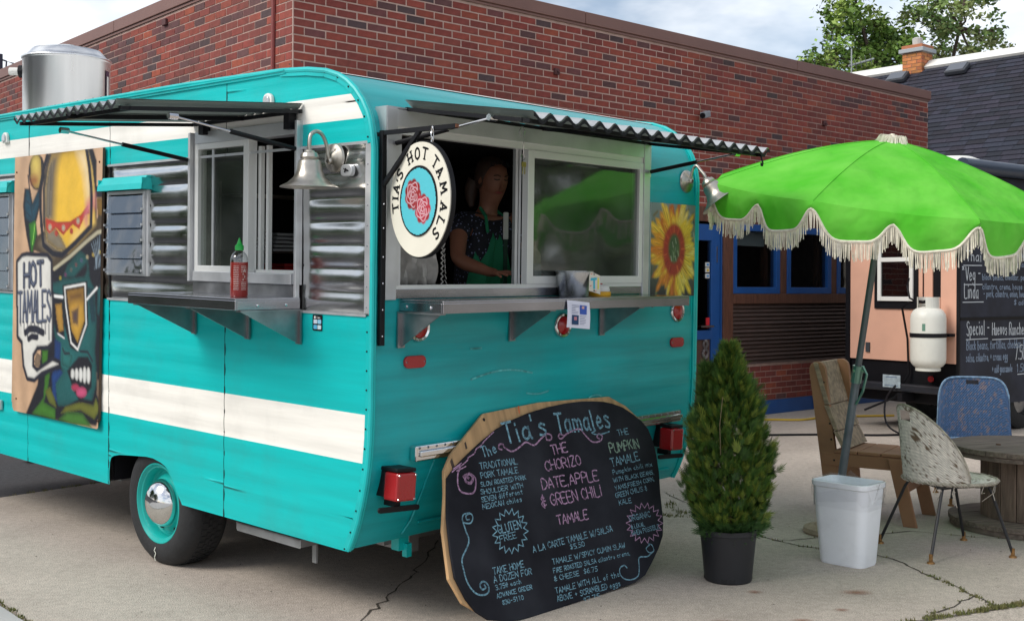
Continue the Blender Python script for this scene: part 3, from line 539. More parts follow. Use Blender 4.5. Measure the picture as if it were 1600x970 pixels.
m_chrome=mat('chrome',(.72,.72,.72),.09,1,bump=.03,bs=10)
m_rub=mat('tyre_rubber',(.016,.017,.019),.75,var=.3,vs=16,bump=.3,bs=50)
m_gls=glassmat('trailer_glass',(.68,.72,.70),.06,.06,.10,film=.07)
m_redl=mat('red_lens',(.34,.005,.008),.22,bump=.4,bs=120,coat=.5,bdist=.003)
tr=thing('food_trailer','turquoise and cream striped vintage food trailer with serving windows propped open','food trailer',M=TM)
PROF=[(.334,.133),(.388,.104),(.46,.075),(.533,.052),(.62,.03),(.714,.014),(.82,.004),(.943,0),(2.035,0),(2.10,.012),(2.145,.024),(2.183,.04),(2.235,.074),(2.284,.12),(2.325,.175),(2.354,.23),(2.381,.32),(2.40,.45),(2.413,.64)]
def yst(z):
    if z<=PROF[0][0]: return PROF[0][1]
    for (z0,y0),(z1,y1) in zip(PROF,PROF[1:]):
        if z<=z1: return y0+(y1-y0)*(z-z0)/(z1-z0)
    return PROF[-1][1]
YF=4.75; ZB,ZT=.322,2.418
def arch(z):   # wheel cut-out in the side: span of Y that is open at height z
    if z>=.524: return None
    def ip(t):
        for (a,b),(c,d) in zip(t,t[1:]):
            if z<=c: return b+(d-b)*max(0,(z-a))/(c-a)
        return t[-1][1]
    return (ip([(.31,1.434),(.352,1.468),(.42,1.525),(.475,1.565),(.500,1.61),(.515,1.665),(.524,1.74)]),ip([(.31,2.172),(.44,2.172),(.47,2.155),(.487,2.12),(.498,2.06),(.51,1.93),(.518,1.84),(.524,1.76)]))
HS=[lambda z:(.52,1.315) if 1.50<z<2.13 else None, lambda z:(1.79,2.176) if 1.485<z<1.93 else None, lambda z:(3.37,3.80) if 1.40<z<1.955 else None, arch]
def pil(z,amp,ex=.75):
    f=((z-.33)/.1)%1.0; g=1-f; return amp*math.sin(PI*f)**(ex if amp>.006 else 1.0)
def sidepanel(name,z0,z1,ya,yb,m,amp,ncol,fade=0,label=None,off=0):
    mb=MB(); dz=.0125; n=int(round((z1-z0)/dz)); zs=[z0+(z1-z0)*i/n for i in range(n+1)]
    for i in range(n):
        a,b=zs[i],zs[i+1]; zm=(a+b)/2
        spans=[(max(ya,yst(zm)),yb,None,None)]
        for h in HS:
            sp=h(zm)
            if not sp: continue
            new=[]
            for (p,q,hp_,hq) in spans:
                if sp[1]<=p or sp[0]>=q: new.append((p,q,hp_,hq)); continue
                if sp[0]>p: new.append((p,sp[0],hp_,(h,0)))
                if sp[1]<q: new.append((sp[1],q,(h,1),hq))
            spans=new
        for (p,q,hp_,hq) in spans:
            row=[]
            for z in(a,b):
                def edge(hh,dflt):
                    if hh is None: return dflt
                    s_=hh[0](min(max(z,a+1e-5),b-1e-5)); return s_[hh[1]] if s_ else dflt
                P_=edge(hp_,max(ya,yst(z)) if hp_ is None else p); Q_=edge(hq,q)
                nc=max(1,int(ncol*(q-p))); r_=[]
                for k in range(nc+1):
                    y=P_+(Q_-P_)*k/nc; A_=amp
                    if fade:
                        e=min(y-max(ya,.0),yb-y, abs(y-1.36) if y>1.36 else abs(.475-y) , 9); A_=amp*min(1,max(0,e/fade))**.6
                    r_.append((-off-pil(z,A_)-.0015*math.sin(y*7+z*9)*math.sin(y*2.3),y,z))
                row.append(r_)
            mb.grid(row)
    # merge rows and give the sheet its thickness
    o=mb.build(name,m,tr,label=label); me=o.data; bm=bmesh.new(); bm.from_mesh(me); bmesh.ops.remove_doubles(bm,verts=bm.verts,dist=1e-5); bmesh.ops.recalc_face_normals(bm,faces=bm.faces)
    s=sum((f.normal.x for f in bm.faces)); 
    if s>0: bmesh.ops.reverse_faces(bm,faces=bm.faces)
    for f in bm.faces: f.smooth=True
    bm.to_mesh(me); bm.free(); me.set_sharp_from_angle(angle=R(50)); return o
for a,b in[(0,1.070),(1.075,2.182),(2.187,3.157),(3.162,YF)]:
    sidepanel('side_panel',ZB,1.333,a,b,m_side,.0030,6); sidepanel('side_panel',2.058,ZT,a,b,m_side,.0018,6)
for a,b in[(0.01,.475),(1.36,2.185),(2.190,3.157),(3.162,YF)]:
    sidepanel('metal_siding',1.335,2.056,a,b,m_sil,.0115,26,fade=.09,off=-.003)
for y0,y1 in((0.03,1.070),(1.075,2.2),(3.3,YF)):
    MB().box(-.0085,-.0045,y0,y1,1.329,1.341).build('trim_strip',m_alu,tr); MB().box(-.0085,-.0045,y0,y1,2.051,2.063).build('trim_strip',m_alu,tr)
# inner backing behind the side skin, around windows
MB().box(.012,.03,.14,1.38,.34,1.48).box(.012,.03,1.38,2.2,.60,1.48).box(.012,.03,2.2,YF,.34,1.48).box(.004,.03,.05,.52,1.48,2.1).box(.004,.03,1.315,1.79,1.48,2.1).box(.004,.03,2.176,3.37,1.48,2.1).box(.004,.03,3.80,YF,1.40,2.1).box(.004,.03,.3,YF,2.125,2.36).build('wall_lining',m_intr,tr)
# rear skin follows the rounded profile
mb=MB(); prof=[]
for (z0,y0),(z1,y1) in zip(PROF,PROF[1:]):
    n=max(1,int(math.hypot(z1-z0,y1-y0)/.02)); prof+=[(z0+(z1-z0)*i/n,y0+(y1-y0)*i/n) for i in range(n)]
prof.append(PROF[-1])
for i in range(len(prof)-1):
    (z0,y0),(z1,y1)=prof[i],prof[i+1]; zm=(z0+z1)/2
    if y0>.30: break
    spans=[(0,2.40)] if not 1.45<zm<2.12 else [(0,.11),(1.875,2.40)]
    for a,b in spans:
        nc=max(1,int((b-a)*16)); wv=lambda x,z:.0022*math.sin(z*16+math.sin(x*2.1)*1.4)+.0015*math.sin(z*37+x*1.2)
        mb.grid([[(a+(b-a)*k/nc,y+wv(a+(b-a)*k/nc,z),z) for k in range(nc+1)] for z,y in((z0,y0),(z1,y1))])
o=mb.build('rear_panel',m_rear_shade,tr); me=o.data; bm=bmesh.new(); bm.from_mesh(me); bmesh.ops.remove_doubles(bm,verts=bm.verts,dist=1e-5); bmesh.ops.recalc_face_normals(bm,faces=bm.faces)
if sum(f.normal.y for f in bm.faces)>0: bmesh.ops.reverse_faces(bm,faces=bm.faces)
for f in bm.faces: f.smooth=True
bm.to_mesh(me); bm.free()
top=[(z,y) for z,y in prof if y>.285]+[(2.42,.9),(2.423,2.4),(2.42,YF)]
mb=MB(); mb.grid([[(x,y,z+ .035*math.sin(PI*x/2.4)*min(1,(y-.3)/.6)+.004) for x in[2.4*k/12 for k in range(13)]] for z,y in top]); mb.build('roof',m_roof,tr,smooth=True)
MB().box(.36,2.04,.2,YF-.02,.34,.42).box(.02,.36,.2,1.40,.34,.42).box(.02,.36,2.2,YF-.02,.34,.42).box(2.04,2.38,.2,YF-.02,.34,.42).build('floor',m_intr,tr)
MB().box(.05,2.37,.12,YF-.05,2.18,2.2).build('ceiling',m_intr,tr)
far=[(y,z) for z,y in PROF]+[(YF,2.418),(YF,.33)]
MB().prism(far,lambda u,v,d:(d,u,v),2.37,2.399).build('far_side',m_teal,tr)
MB().box(.0,2.4,YF,YF+.03,.33,2.42).build('front_panel',m_teal,tr,bevel=.01)
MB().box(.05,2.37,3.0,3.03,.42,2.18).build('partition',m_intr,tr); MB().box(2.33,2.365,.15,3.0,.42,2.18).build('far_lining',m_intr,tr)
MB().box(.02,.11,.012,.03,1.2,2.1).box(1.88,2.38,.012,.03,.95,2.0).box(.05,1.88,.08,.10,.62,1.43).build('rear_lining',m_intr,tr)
# corner rails
def rail(x,name,lab=None,dx=0):
    pts=[(x,y-.006,z) for z,y in PROF]+[(x,1.4,2.424),(x,3,2.426),(x,YF,2.424)]
    return pts
for x in(-.004,2.404):
    p=rail(x,'corner_rail'); mb=MB(); mb.tube(p,.012,8); q=[(a+ (.016 if x<1 else -.016),b+.0,c) for a,b,c in p]; mb.tube(q,.007,6)
    mb.build('corner_rail',m_teal,tr,smooth=True)
# flat flange of the rail on the side, with its bare stretch between the bands
fl=MB(); fl2=MB()
for i in range(len(prof)-1):
    (z0,y0),(z1,y1)=prof[i],prof[i+1]
    if 1.335<(z0+z1)/2<2.055: continue
    d=Vector((y1-y0,z1-z0)).normalized(); nrm=Vector((d.y,-d.x))*.026
    (fl if z0<1.5 else fl2).add([(-.0085,y0,z0),(-.0085,y0+nrm.x,z0+nrm.y),(-.0085,y1+nrm.x,z1+nrm.y),(-.0085,y1,z1)],[(0,1,2,3)])
fl.build('rail_flange',m_teal,tr); fl2.build('rail_flange',m_teal,tr)
MB().box(-.012,-.004,-.006,.036,1.343,2.05).build('rail_flange',m_alu,tr,label='bare metal stretch of the corner rail')
sc_=MB()
for z in np.arange(1.37,2.05,.085): sc_.lathe([(0.001,0),(.005,0),(.004,.003),(.001,.004)],Matrix.Translation((-.010,.020,z))@Matrix.Rotation(R(-90),4,'Y'),8)
sc_.build('rail_screws',m_steel,tr,kind='stuff')
sc_=MB()
for z,y in prof[::4]:
    if 1.335<z<2.055: continue
    sc_.lathe([(0.001,0),(.0045,0),(.004,.003),(.001,.004)],Matrix.Translation((-.0086,y+.018,z))@Matrix.Rotation(R(-90),4,'Y'),6)
for y in np.arange(.5,YF,.09): sc_.lathe([(0.001,0),(.005,0),(.004,.003),(.001,.004)],Matrix.Translation((.006,y,2.438)),6)
sc_.build('rail_screws',m_black,tr,kind='stuff')
MB().box(-.012,.0,.6,YF,2.396,2.412).box(-.02,-.006,.6,YF,2.408,2.414).build('drip_rail',m_teal,tr)
# seams: dark caulk behind the panel gaps
MB().box(-.0015,.003,1.068,1.077,ZB,1.33).box(-.0015,.003,2.180,2.189,ZB,1.33).box(-.0015,.003,3.155,3.164,ZB,1.33).box(-.001,.003,1.068,1.077,2.06,2.41).box(-.001,.003,2.180,2.189,1.336,2.41).box(-.001,.003,3.155,3.164,1.336,2.41).build('seam_caulk',m_black,tr)
# ---- side service window ----
sw=MB(); x0,x1=-.034,.05
sw.box(-.012,.0,.478,.52,1.452,2.178).box(-.012,.0,1.315,1.357,1.452,2.178).build('side_window_flange',m_alu,tr)
MB().box(-.034,-.012,1.338,1.357,1.45,2.178).box(-.034,-.012,.478,.494,1.34,2.178).box(-.03,.02,.52,1.315,1.452,1.50).box(-.022,.05,.52,1.315,2.12,2.178).build('side_window_frame',m_alu,tr,bevel=.002)
wf=MB().box(-.02,.03,1.288,1.315,1.50,2.12).box(-.02,.03,.865,.905,1.50,2.12).box(-.02,.03,.905,1.288,1.50,1.528).box(-.02,.03,.905,1.288,2.092,2.12).build('side_sliding_sash',mat('sash_white_metal',(.78,.79,.77),.4,.35),tr,bevel=.002)
MB().box(-.002,.003,.905,1.288,1.528,2.092).build('pane',g_dark if False else m_gls,wf)
MB().box(-.008,-.003,1.17,1.185,1.528,2.092).build('glazing_bar',m_alu,wf)
ws=MB().box(.035,.055,.78,.80,1.50,2.09).box(.035,.055,.84,.863,1.50,2.09).box(.02,.055,.52,.535,1.50,2.09).box(.02,.055,.535,.86,1.50,1.515).build('side_window_track',MATS['sash_white_metal'],tr)
MB().box(-.014,-.003,.50,1.335,1.345,1.45).build('splash_plate',m_steeld,tr,bevel=.001)
# side shelf and brackets
sh_=MB().box(-.35,-.014,.471,1.352,1.385,1.397).box(-.352,-.342,.469,1.354,1.346,1.388).box(-.342,-.014,.469,.479,1.346,1.386).box(-.342,-.014,1.344,1.354,1.346,1.386).build('side_shelf',m_steel,tr,bevel=.002)
for yb in(.478,.87,1.325):
    bk=MB(); bk.prism([(-.012,1.345),(-.33,1.345),(-.012,1.19)],lambda u,v,d:(u,d,v),yb-.003,yb+.003)
    bk.box(-.018,-.010,yb-.018,yb+.018,1.19,1.345).box(-.33,-.012,yb-.018,yb+.018,1.338,1.345); bk.build('shelf_bracket',m_steeld,sh_)
q=MB()
for x in(-.24,-.09): q.lathe([(.001,0),(.008,0),(.006,.004),(.001,.005)],Matrix.Translation((x,.4685,1.366))@Matrix.Rotation(R(90),4,'X'),8)
q.build('rivets',m_chrome,sh_)
# ---- rear service window ----
MB().box(.055,.115,-.022,.05,1.40,2.205).box(1.87,1.925,-.022,.06,1.39,2.205).box(.115,1.87,-.020,.06,2.13,2.203).build('rear_window_frame',m_alu,tr,bevel=.002)
MB().prism([(-.022,2.03),(.0,2.03),(.08,2.205),(-.022,2.205)],lambda u,v,d:(d,u,v),.050,.055).prism([(-.022,2.03),(.0,2.03),(.08,2.205),(-.022,2.205)],lambda u,v,d:(d,u,v),1.925,1.93).box(.055,1.925,-.02,.1,2.2055,2.212).build('frame_cheek',m_alu,tr)
MB().box(.10,1.885,-.016,.04,1.405,1.445).build('rear_window_sill',m_steel,tr,bevel=.002)
MB().box(.115,1.87,-.012,.03,1.445,1.462).box(.115,1.87,-.012,.03,2.10,2.13).build('rear_window_track',MATS['sash_white_metal'],tr)
for xs in(.945,):
    rs=MB().box(xs,xs+.045,-.018,.02,1.462,2.10).box(1.835,1.868,-.018,.02,1.462,2.10).box(xs+.045,1.835,-.018,.02,1.462,1.50).box(xs+.045,1.835,-.018,.02,2.065,2.10).build('rear_sliding_sash',MATS['sash_white_metal'],tr,bevel=.002)
    MB().box(xs+.045,1.835,-.002,.003,1.50,2.065).build('pane',m_gls,rs)
MB().box(.90,.918,.022,.04,1.462,2.10).box(.925,.94,.022,.03,1.462,2.10).build('sash_rail',m_alu,tr)
MB().box(.115,.14,-.018,.02,1.462,2.10).build('sash_rail',m_alu,tr)
rsx0,rsx1=.148,1.94
rsf=MB().box(rsx0,rsx1,-.272,-.008,1.392,1.402).box(rsx0,rsx1,-.274,-.264,1.350,1.393).box(rsx0,rsx0+.008,-.264,-.008,1.352,1.392).box(rsx1-.008,rsx1,-.264,-.008,1.352,1.392).build('rear_shelf',m_steel,tr,bevel=.002)
for xb in(.156,.857,1.54):
    bk=MB(); bk.prism([(-.006,1.35),(-.26,1.35),(-.006,1.195)],lambda u,v,d:(d,u,v),xb-.003,xb+.003); bk.box(xb-.02,xb+.02,-.012,-.004,1.195,1.35).box(xb-.02,xb+.02,-.26,-.008,1.344,1.35).build('shelf_bracket',m_steeld,rsf)
q=MB()
for y in(-.20,-.05): q.lathe([(.001,0),(.008,0),(.006,.004),(.001,.005)],Matrix.Translation((.1475,y,1.372))@Matrix.Rotation(R(-90),4,'Y'),8)
q.tube([(1.945,-.02,1.40),(1.955,-.03,1.37),(1.95,-.03,1.33)],.006,6).build('rivets',m_chrome,rsf)
# ---- awnings ----
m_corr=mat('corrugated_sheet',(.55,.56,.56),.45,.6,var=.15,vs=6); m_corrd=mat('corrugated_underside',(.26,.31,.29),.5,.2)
def awning(name,along0,along1,depth,zb,zf,fn,period=.068,ampl=.010):
    # fn(along,out,z) -> local
    aw=bpy.data.objects.new(name,None); C.objects.link(aw); aw.parent=tr
    def corr(dz):
        n=int((along1-along0)/period*8); rows=[]
        for o_ in(-.01,depth+.02):
            t=o_/depth; rows.append([fn(along0+(along1-along0)*k/n,o_,zb+(zf-zb)*t+ampl*math.cos(2*PI*(along1-along0)*k/n/period)+dz) for k in range(n+1)])
        return rows
    mb=MB(); mb.grid(corr(.018)); mb.build('corrugated_sheet',m_corr,aw,smooth=True)
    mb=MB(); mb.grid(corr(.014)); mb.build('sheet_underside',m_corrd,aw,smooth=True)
    A=lambda a,o_:fn(a,o_,zb+(zf-zb)*o_/depth-.008)
    mb=MB()
    for a in(along0+.012,along1-.012): mb.beam(A(a,0),A(a,depth),.018,.016)
    for o_ in(.0,depth-.045): mb.beam(A(along0,o_),A(along1,o_),.014,.016)
    mb.beam(A((along0*.5+along1*.5),0),A((along0*.5+along1*.5),depth),.02,.02)
    mb.build('awning_frame',m_black,aw)
    a_=corr(.011)[1]; b_=corr(-.004)[1]; o3=[Vector(fn(0,.004,0))-Vector(fn(0,0,0))]*1; MB().grid([[tuple(Vector(p)+o3[0]) for p in a_],[tuple(Vector(p)+o3[0]) for p in b_]]).build('edge_strip',m_black,aw)
    return aw
fs=lambda a,o_,z:(-.015-o_,a,z); fr=lambda a,o_,z:(a,-.015-o_,z)
aw1=awning('side_awning',.475,1.36,.855,2.226,2.150,fs); aw2=awning('rear_awning',.165,1.93,.70,2.216,2.118,fr,.103,.014)
aw2['label']='long corrugated awning over the rear window'; aw1['label']='short corrugated awning over the side window'
def strut(p,q,aw):
    p=Vector(p);q=Vector(q); m_=p.lerp(q,.55)
    MB().tube([p,m_],.0105,10).build('strut_cylinder',m_black,aw,smooth=True); MB().tube([m_,q],.005,8).tube([q-Vector((.02,0,0)),q+Vector((.02,0,0))],.014,8).build('strut_rod',m_chrome,aw,smooth=True)
strut((-.04,1.352,2.045),(-.672,1.345,2.130),aw1); strut((-.04,.482,2.052),(-.64,.487,2.134),aw1)
strut((1.918,-.03,2.058),(1.918,-.555,2.128),aw2); strut((.10,-.03,2.058),(.17,-.515,2.136),aw2)
MB().box(-.05,-.01,.515,.555,2.14,2.215).box(-.05,-.01,1.20,1.24,2.16,2.215).build('hinge',m_black,aw1)
MB().tube([(1.88,-.72,2.10),(1.88,-.73,2.07),(1.885,-.725,2.055),(1.875,-.725,2.055),(1.88,-.72,2.07)],.004,6).build('hook',m_black,aw2)
# ---- jalousie windows with painted caps ----
def jalousie(y0,y1,z0,z1,tilt=.10):
    jw=bpy.data.objects.new('jalousie_window',None); C.objects.link(jw); jw.parent=tr
    MB().box(-.016,-.002,y0,y0+.03,z0,z1).box(-.016,-.002,y1-.02,y1,z0,z1).box(-.016,-.002,y0+.03,y1-.02,z0,z0+.018).box(-.016,-.002,y0+.03,y1-.02,z1-.02,z1).build('frame',m_alu,jw,bevel=.002)
    n=5; h=(z1-z0-.05)/n
    for i in range(n):
        z=z0+.022+i*h; MB().add([(-.036,y0+.032,z-.010),(-.036,y1-.022,z-.010),(-.016,y1-.022,z+h),(-.016,y0+.032,z+h),(-.032,y0+.032,z-.010),(-.032,y1-.022,z-.010),(-.012,y1-.022,z+h),(-.012,y0+.032,z+h)],[(0,1,2,3),(5,4,7,6),(0,4,5,1),(0,3,7,4),(1,5,6,2)]).build('glass_slat',m_jg,jw)
        MB().box(-.040,-.012,y0+.02,y0+.030,z,z+.012).build('slat_clip',m_alu,jw); MB().box(-.040,-.012,y1-.018,y1-.010,z,z+.012).build('slat_clip',m_alu,jw)
    MB().box(-.052,-.042,y0+.012,y0+.024,z0+.02,z1-.02).box(.0,.006,y0+.03,y1-.02,z0+.01,z1-.01).build('side_bar',m_alu,jw) if False else MB().box(-.030,-.0165,y0+.018,y0+.026,z0+.01,z1-.01).build('side_bar',m_alu,jw)
    MB().prism([(-.002,z1+.075),(-.03,z1+.072),(-.062,z1+.03),(-.066,z1+.0),(-.058,z1+.0),(-.054,z1+.026),(-.028,z1+.062),(-.002,z1+.065)],lambda u,v,d:(u,d,v),y0-.02,y1+.015).box(-.06,-.002,y0-.02,y0-.014,z1,z1+.06).box(-.06,-.002,y1+.009,y1+.015,z1,z1+.06).build('window_cap',m_teal,jw)
    MB().box(.008,.012,y0+.03,y1-.02,z0+.01,z1-.01).build('insect_screen',m_dark,jw)
m_jg=glassmat('jalousie_glass',(.5,.53,.56),.14,.05,.4,film=.004)
jalousie(1.765,2.19,1.465,1.915); jalousie(3.345,3.80,1.345,1.945)
# ---- lights, reflectors, vents ----
def dlens(x,y,z,M,name='marker_light'):
    return M
ml=lambda Y,Z:MB().prism([(-.034,-.03),(.034,-.03),(.034,.008)]+arc(0,.008,.034,.028,0,180,8)[1:]+[],lambda u,v,d:(-d,Y+u,Z+v),.002,.022)
for Y in(.721,3.455):
    o=ml(Y,2.283).build('marker_light',m_white,tr,bevel=.006); MB().prism([(-.022,-.02),(.022,-.02),(.022,.006)]+arc(0,.006,.022,.018,0,180,8)[1:],lambda u,v,d:(-d,Y+u,2.283+v),.0225,.03).build('lens',mat('clear_lens',(.55,.58,.6),.15,.3),o,bevel=.004)
def roundlight(x,z,r_,rl):
    M=Matrix.Translation((x,-.001,z))@Matrix.Rotation(R(90),4,'X')
    o=MB().lathe([(r_,0),(r_,.008),(r_*.92,.014),(r_*.75,.012),(r_*.72,.006)],M,28).build('round_tail_light',m_chrome,tr,smooth=True); MB().lathe([(r_*.73,.004),(r_*.7,.014),(r_*.45,.022),(0.001,.025)],M,24).build('lens',m_redl,o,smooth=True)
roundlight(.262,1.277,.062,0); roundlight(1.231,1.256,.062,0); roundlight(2.224,1.303,.062,0)
for x,z in[(.238,1.131),(2.222,1.130)]:
    o=MB().prism(rrect(x-.062,z-.027,x+.062,z+.027,.024),lambda u,v,d:(u,d,v),-.016,.0).build('reflector',m_redl,tr,bevel=.004)
    MB().lathe([(.001,.0),(.005,0),(.004,.003)],Matrix.Translation((x-.052,-.016,z))@Matrix.Rotation(R(90),4,'X'),8).lathe([(.001,.0),(.005,0),(.004,.003)],Matrix.Translation((x+.052,-.016,z))@Matrix.Rotation(R(90),4,'X'),8).build('screw',m_chrome,o)
# bumper strips
for xa,xb,za,zb_ in[(.232,.62,.700,.768),(1.80,2.245,.690,.752)]:
    o=MB().box(xa,xb,-.03,.012,za,zb_).build('bumper_strip',m_chrome,tr,bevel=.006)
    MB().box(xa+.02,xb,-.042,-.03,za+.018,zb_-.022).build('rib',m_chrome,o,bevel=.008)
    q=MB()
    for k in range(8): q.lathe([(.001,0),(.006,0),(.004,.004)],Matrix.Translation((xa+.02+k*(xb-xa-.03)/7,-.03,zb_-.010))@Matrix.Rotation(R(90),4,'X'),6)
    q.build('rivets',m_steeld,o)
    MB().box(xb-.16,xb-.12,-.02,.01,za-.05,za-.005).tube([(xb-.14,-.015,za-.05),(xb-.14,-.015,za-.085)],.008,6).build('bracket',m_teal,o)
# tail lamp box with bracket
tlb=bpy.data.objects.new('tail_lamp',None); C.objects.link(tlb); tlb.parent=tr
TLM=Matrix.Translation((.125,-.0,.615))@Matrix.Rotation(R(4),4,'Y')
MB().box(-.055,.055,-.085,.03,.062,.078,TLM).box(-.05,.05,-.004,.05,-.05,.062,TLM).build('housing',m_black,tlb,bevel=.004)
MB().box(-.055,.055,-.092,-.005,-.06,.06,TLM).build('lens',m_redl,tlb,bevel=.01)
MB().box(-.016,.016,-.04,.03,-.09,-.06,TLM).prism(rrect(-.115,-.108,.115,-.085,.011),lambda u,v,d:tuple(TLM@Vector((u,d,v))),-.055,-.045).build('bracket',m_black,tlb)
q=MB()
for x in(-.045,.045):
    for z in(-.05,.05): q.lathe([(.001,0),(.005,0),(.004,.003)],TLM@Matrix.Translation((x,-.092,z))@Matrix.Rotation(R(90),4,'X'),8)
q.build('screw',m_chrome,tlb)
o=bpy.data.objects.new('tail_lamp',None); C.objects.link(o); o.parent=tr; o.location=(2.0,.0,-.01)
for ch in list(tlb.children):
    c=ch.copy(); C.objects.link(c); c.parent=o
mz_=mat('scuff',(.10,.50,.50),.5,var=.6,vs=30)
for (x,z,l,c) in [(.80,1.03,.42,.03),(1.05,.94,.16,-.01),(.62,1.17,.07,.0),(1.5,.88,.10,.01)]:
    MB().ribbon([(x+l*t/10-l/2,z+c*math.sin(t*.3)) for t in range(11)],.008,lambda u,v,d:(u,d-.0,v),-.0042).build('scuff_mark',mz_,tr)
MB().tube([(.39,.012,.70),(.36,.028,.62),(.33,.048,.52),(.31,.082,.42),(.29,.12,.355)],.005,6).build('skirt_seam',m_rear_shade,tr,smooth=True)
MB().tube([(.36,.090,.40),(1.2,.094,.40),(2.3,.09,.40)],.006,6).build('skirt_seam',m_rear_shade,tr,smooth=True)
MB().box(.30,.36,.15,.2,.27,.33).box(.33,.36,.13,.16,.24,.30).build('hanger',m_teal,tr)
# cable port on the metal siding, sticker
o=MB().prism(rrect(.105,1.918,.178,1.968,.02),lambda u,v,d:(d,u,v),-.03,-.008).build('cable_port',m_alu,tr,bevel=.003); MB().tube([(-.031,.155,1.95),(-.036,.14,1.945),(-.031,.125,1.94)],.003,5).tube([(-.031,.15,1.935),(-.036,.135,1.95)],.003,5).build('latch',m_black,o)
sk=tag(MB().prism(rrect(.322,1.255,.388,1.325,.006),lambda u,v,d:tuple(TM@Vector((d,u,v))),-.0075,-.0055).build('payment_sticker',m_black),'small black payment sticker with four coloured squares on the turquoise side beside the window','sticker')
for i,(dy,dz,c) in enumerate([(.0,.0,(.1,.45,.7)),(.028,.0,(.6,.75,.8)),(.0,.024,(.6,.7,.8)),(.028,.024,(.3,.6,.8))]): MB().prism(rrect(.385-.007-.024-dy,1.262+dz,.385-.007-dy,1.262+.018+dz,.003),lambda u,v,d:tuple(TM@Vector((d,u,v))),-.0095,-.0078).build('square',mat('sq%d'%i,c,.4),sk)
MB().prism([(.375,1.308),(.365,1.308),(.365,1.319),(.375,1.319)],lambda u,v,d:tuple(TM@Vector((d,u,v))),-.0095,-.0078).build('logo_square',m_white,sk)
mb=MB()
for s_ in strokes('Square',.0,0,.024,0,.009,0): mb.ribbon(s_,.0016,lambda u,v,d:tuple(TM@Vector((d,.358-u,1.309+v))),-.0085)
mb.build('logo_text',m_white,sk)
# ---- wheel, chassis ----
m_rim=mat('rim_teal',(.006,.40,.36),.35,var=.1,vs=10)
def wheel(x,y,sgn):
    wt=bpy.data.objects.new('wheel',None); C.objects.link(wt); wt.parent=tr; wt.location=(x,y,.280); wt.rotation_euler=(0,R(-90)*sgn,0)
    n=56; pr=[(.205,.0),(.212,.012),(.235,.020),(.272,.018),(.298,.006),(.318,-.012),(.330,-.034)]
    q=MB(); q.lathe(pr+[(.333,-.05),(.333,-.17),(.330,-.186),(.318,-.205),(.272,-.232),(.205,-.22)],None,n); q.build('tyre',m_rub,wt,smooth=True)
    q=MB(); 
    for k in range(n):
        a=2*PI*k/n
        for rr_,(z0,z1) in enumerate([(-.056,-.082),(-.09,-.108),(-.116,-.134),(-.142,-.168)]):
            b=a+(.05 if rr_%2 else 0); M=Matrix.Rotation(b,4,'Z'); q.box(.331,.3365,-.0125,.0125,z1,z0,M)
    q.build('tread_blocks',m_rub,wt,kind='stuff')
    MB().lathe([(.213,.004),(.209,.012),(.203,.012),(.197,.004),(.192,-.004),(.186,-.006),(.180,-.018),(.176,-.050),(.168,-.062),(.152,-.060),(.140,-.044),(.130,-.030),(.10,-.024),(.07,-.02)],None,48).build('rim',m_rim,wt,smooth=25)
    MB().lathe([(.120,-.026),(.125,-.018),(.122,-.004),(.112,.014),(.094,.032),(.066,.047),(.035,.055),(.001,.057)],None,40).build('hubcap',m_chrome,wt,smooth=True)
    q=MB()
    for a in(150,205): q.prism([(.150+.012*math.cos(t*PI/4),.012+.006*0+.018*math.sin(t*PI/4)) for t in range(8)],lambda u,v,d:(u*math.cos(R(a))-v*math.sin(R(a)),u*math.sin(R(a))+v*math.cos(R(a)),d),-.058,-.048)
    q.build('rim_slot',m_black,wt)
    return wt
wh=wheel(.045,1.735,1); wh.rotation_euler=(0,R(-90),0)
mb=MB(); mb.ribbon([(.232,-.0),(.250,.012),(.262,-.004),(.285,.008),(.30,.0)],.006,lambda u,v,d:(-u*math.cos(R(8))+0*v,v,d),.0215) ; mb.v=[(x,y,z+.001) for x,y,z in mb.v]; mb.build('chalk_mark',mat('chalk_white',(.6,.62,.55),.9),wh)
wheel(2.34,1.735,-1)
MB().box(.30,.34,1.40,2.19,.34,.6).box(.03,.34,1.40,2.19,.60,.62).box(.03,.34,2.172,2.19,.34,.6).box(.03,.34,1.40,1.415,.34,.6).build('wheel_well',m_black,tr)
m_ch=mat('chassis_steel',(.30,.31,.32),.5,.5,var=.3,vs=7,dirt=.4)
MB().box(.50,.56,.3,YF,.20,.33).box(1.84,1.90,.3,YF,.20,.33).box(.45,1.95,.42,.48,.22,.30).tube([(.2,1.735,.27),(2.2,1.735,.27)],.03,10).box(.3,2.1,2.6,2.66,.24,.33).box(.3,2.1,3.8,3.86,.24,.33).build('chassis',m_ch,tr)
MB().box(.06,.30,.55,1.05,.285,.292).box(.06,.065,.55,1.05,.25,.292).box(.06,.30,.545,.55,.255,.292).box(.06,.30,1.05,1.055,.255,.292).box(.19,.2,.6,.63,.15,.285).build('folding_step',m_ch,tr,label='grey metal step folded under the body')
MB().tube([(.9,4.75,.3),(1.2,5.8,.32),(1.5,4.75,.3)],.035,8).tube([(1.2,5.7,.35),(1.2,5.7,.05)],.025,8).lathe([(.08,.0),(.08,.03)],Matrix.Translation((1.2,5.7,-.13)),12,True).build('hitch',m_ch,tr)
# front window of the partly seen nose, handle at left edge
MB().box(-.02,-.004,3.50,3.57,.60,.66).build('latch_plate',m_alu,tr,bevel=.004)
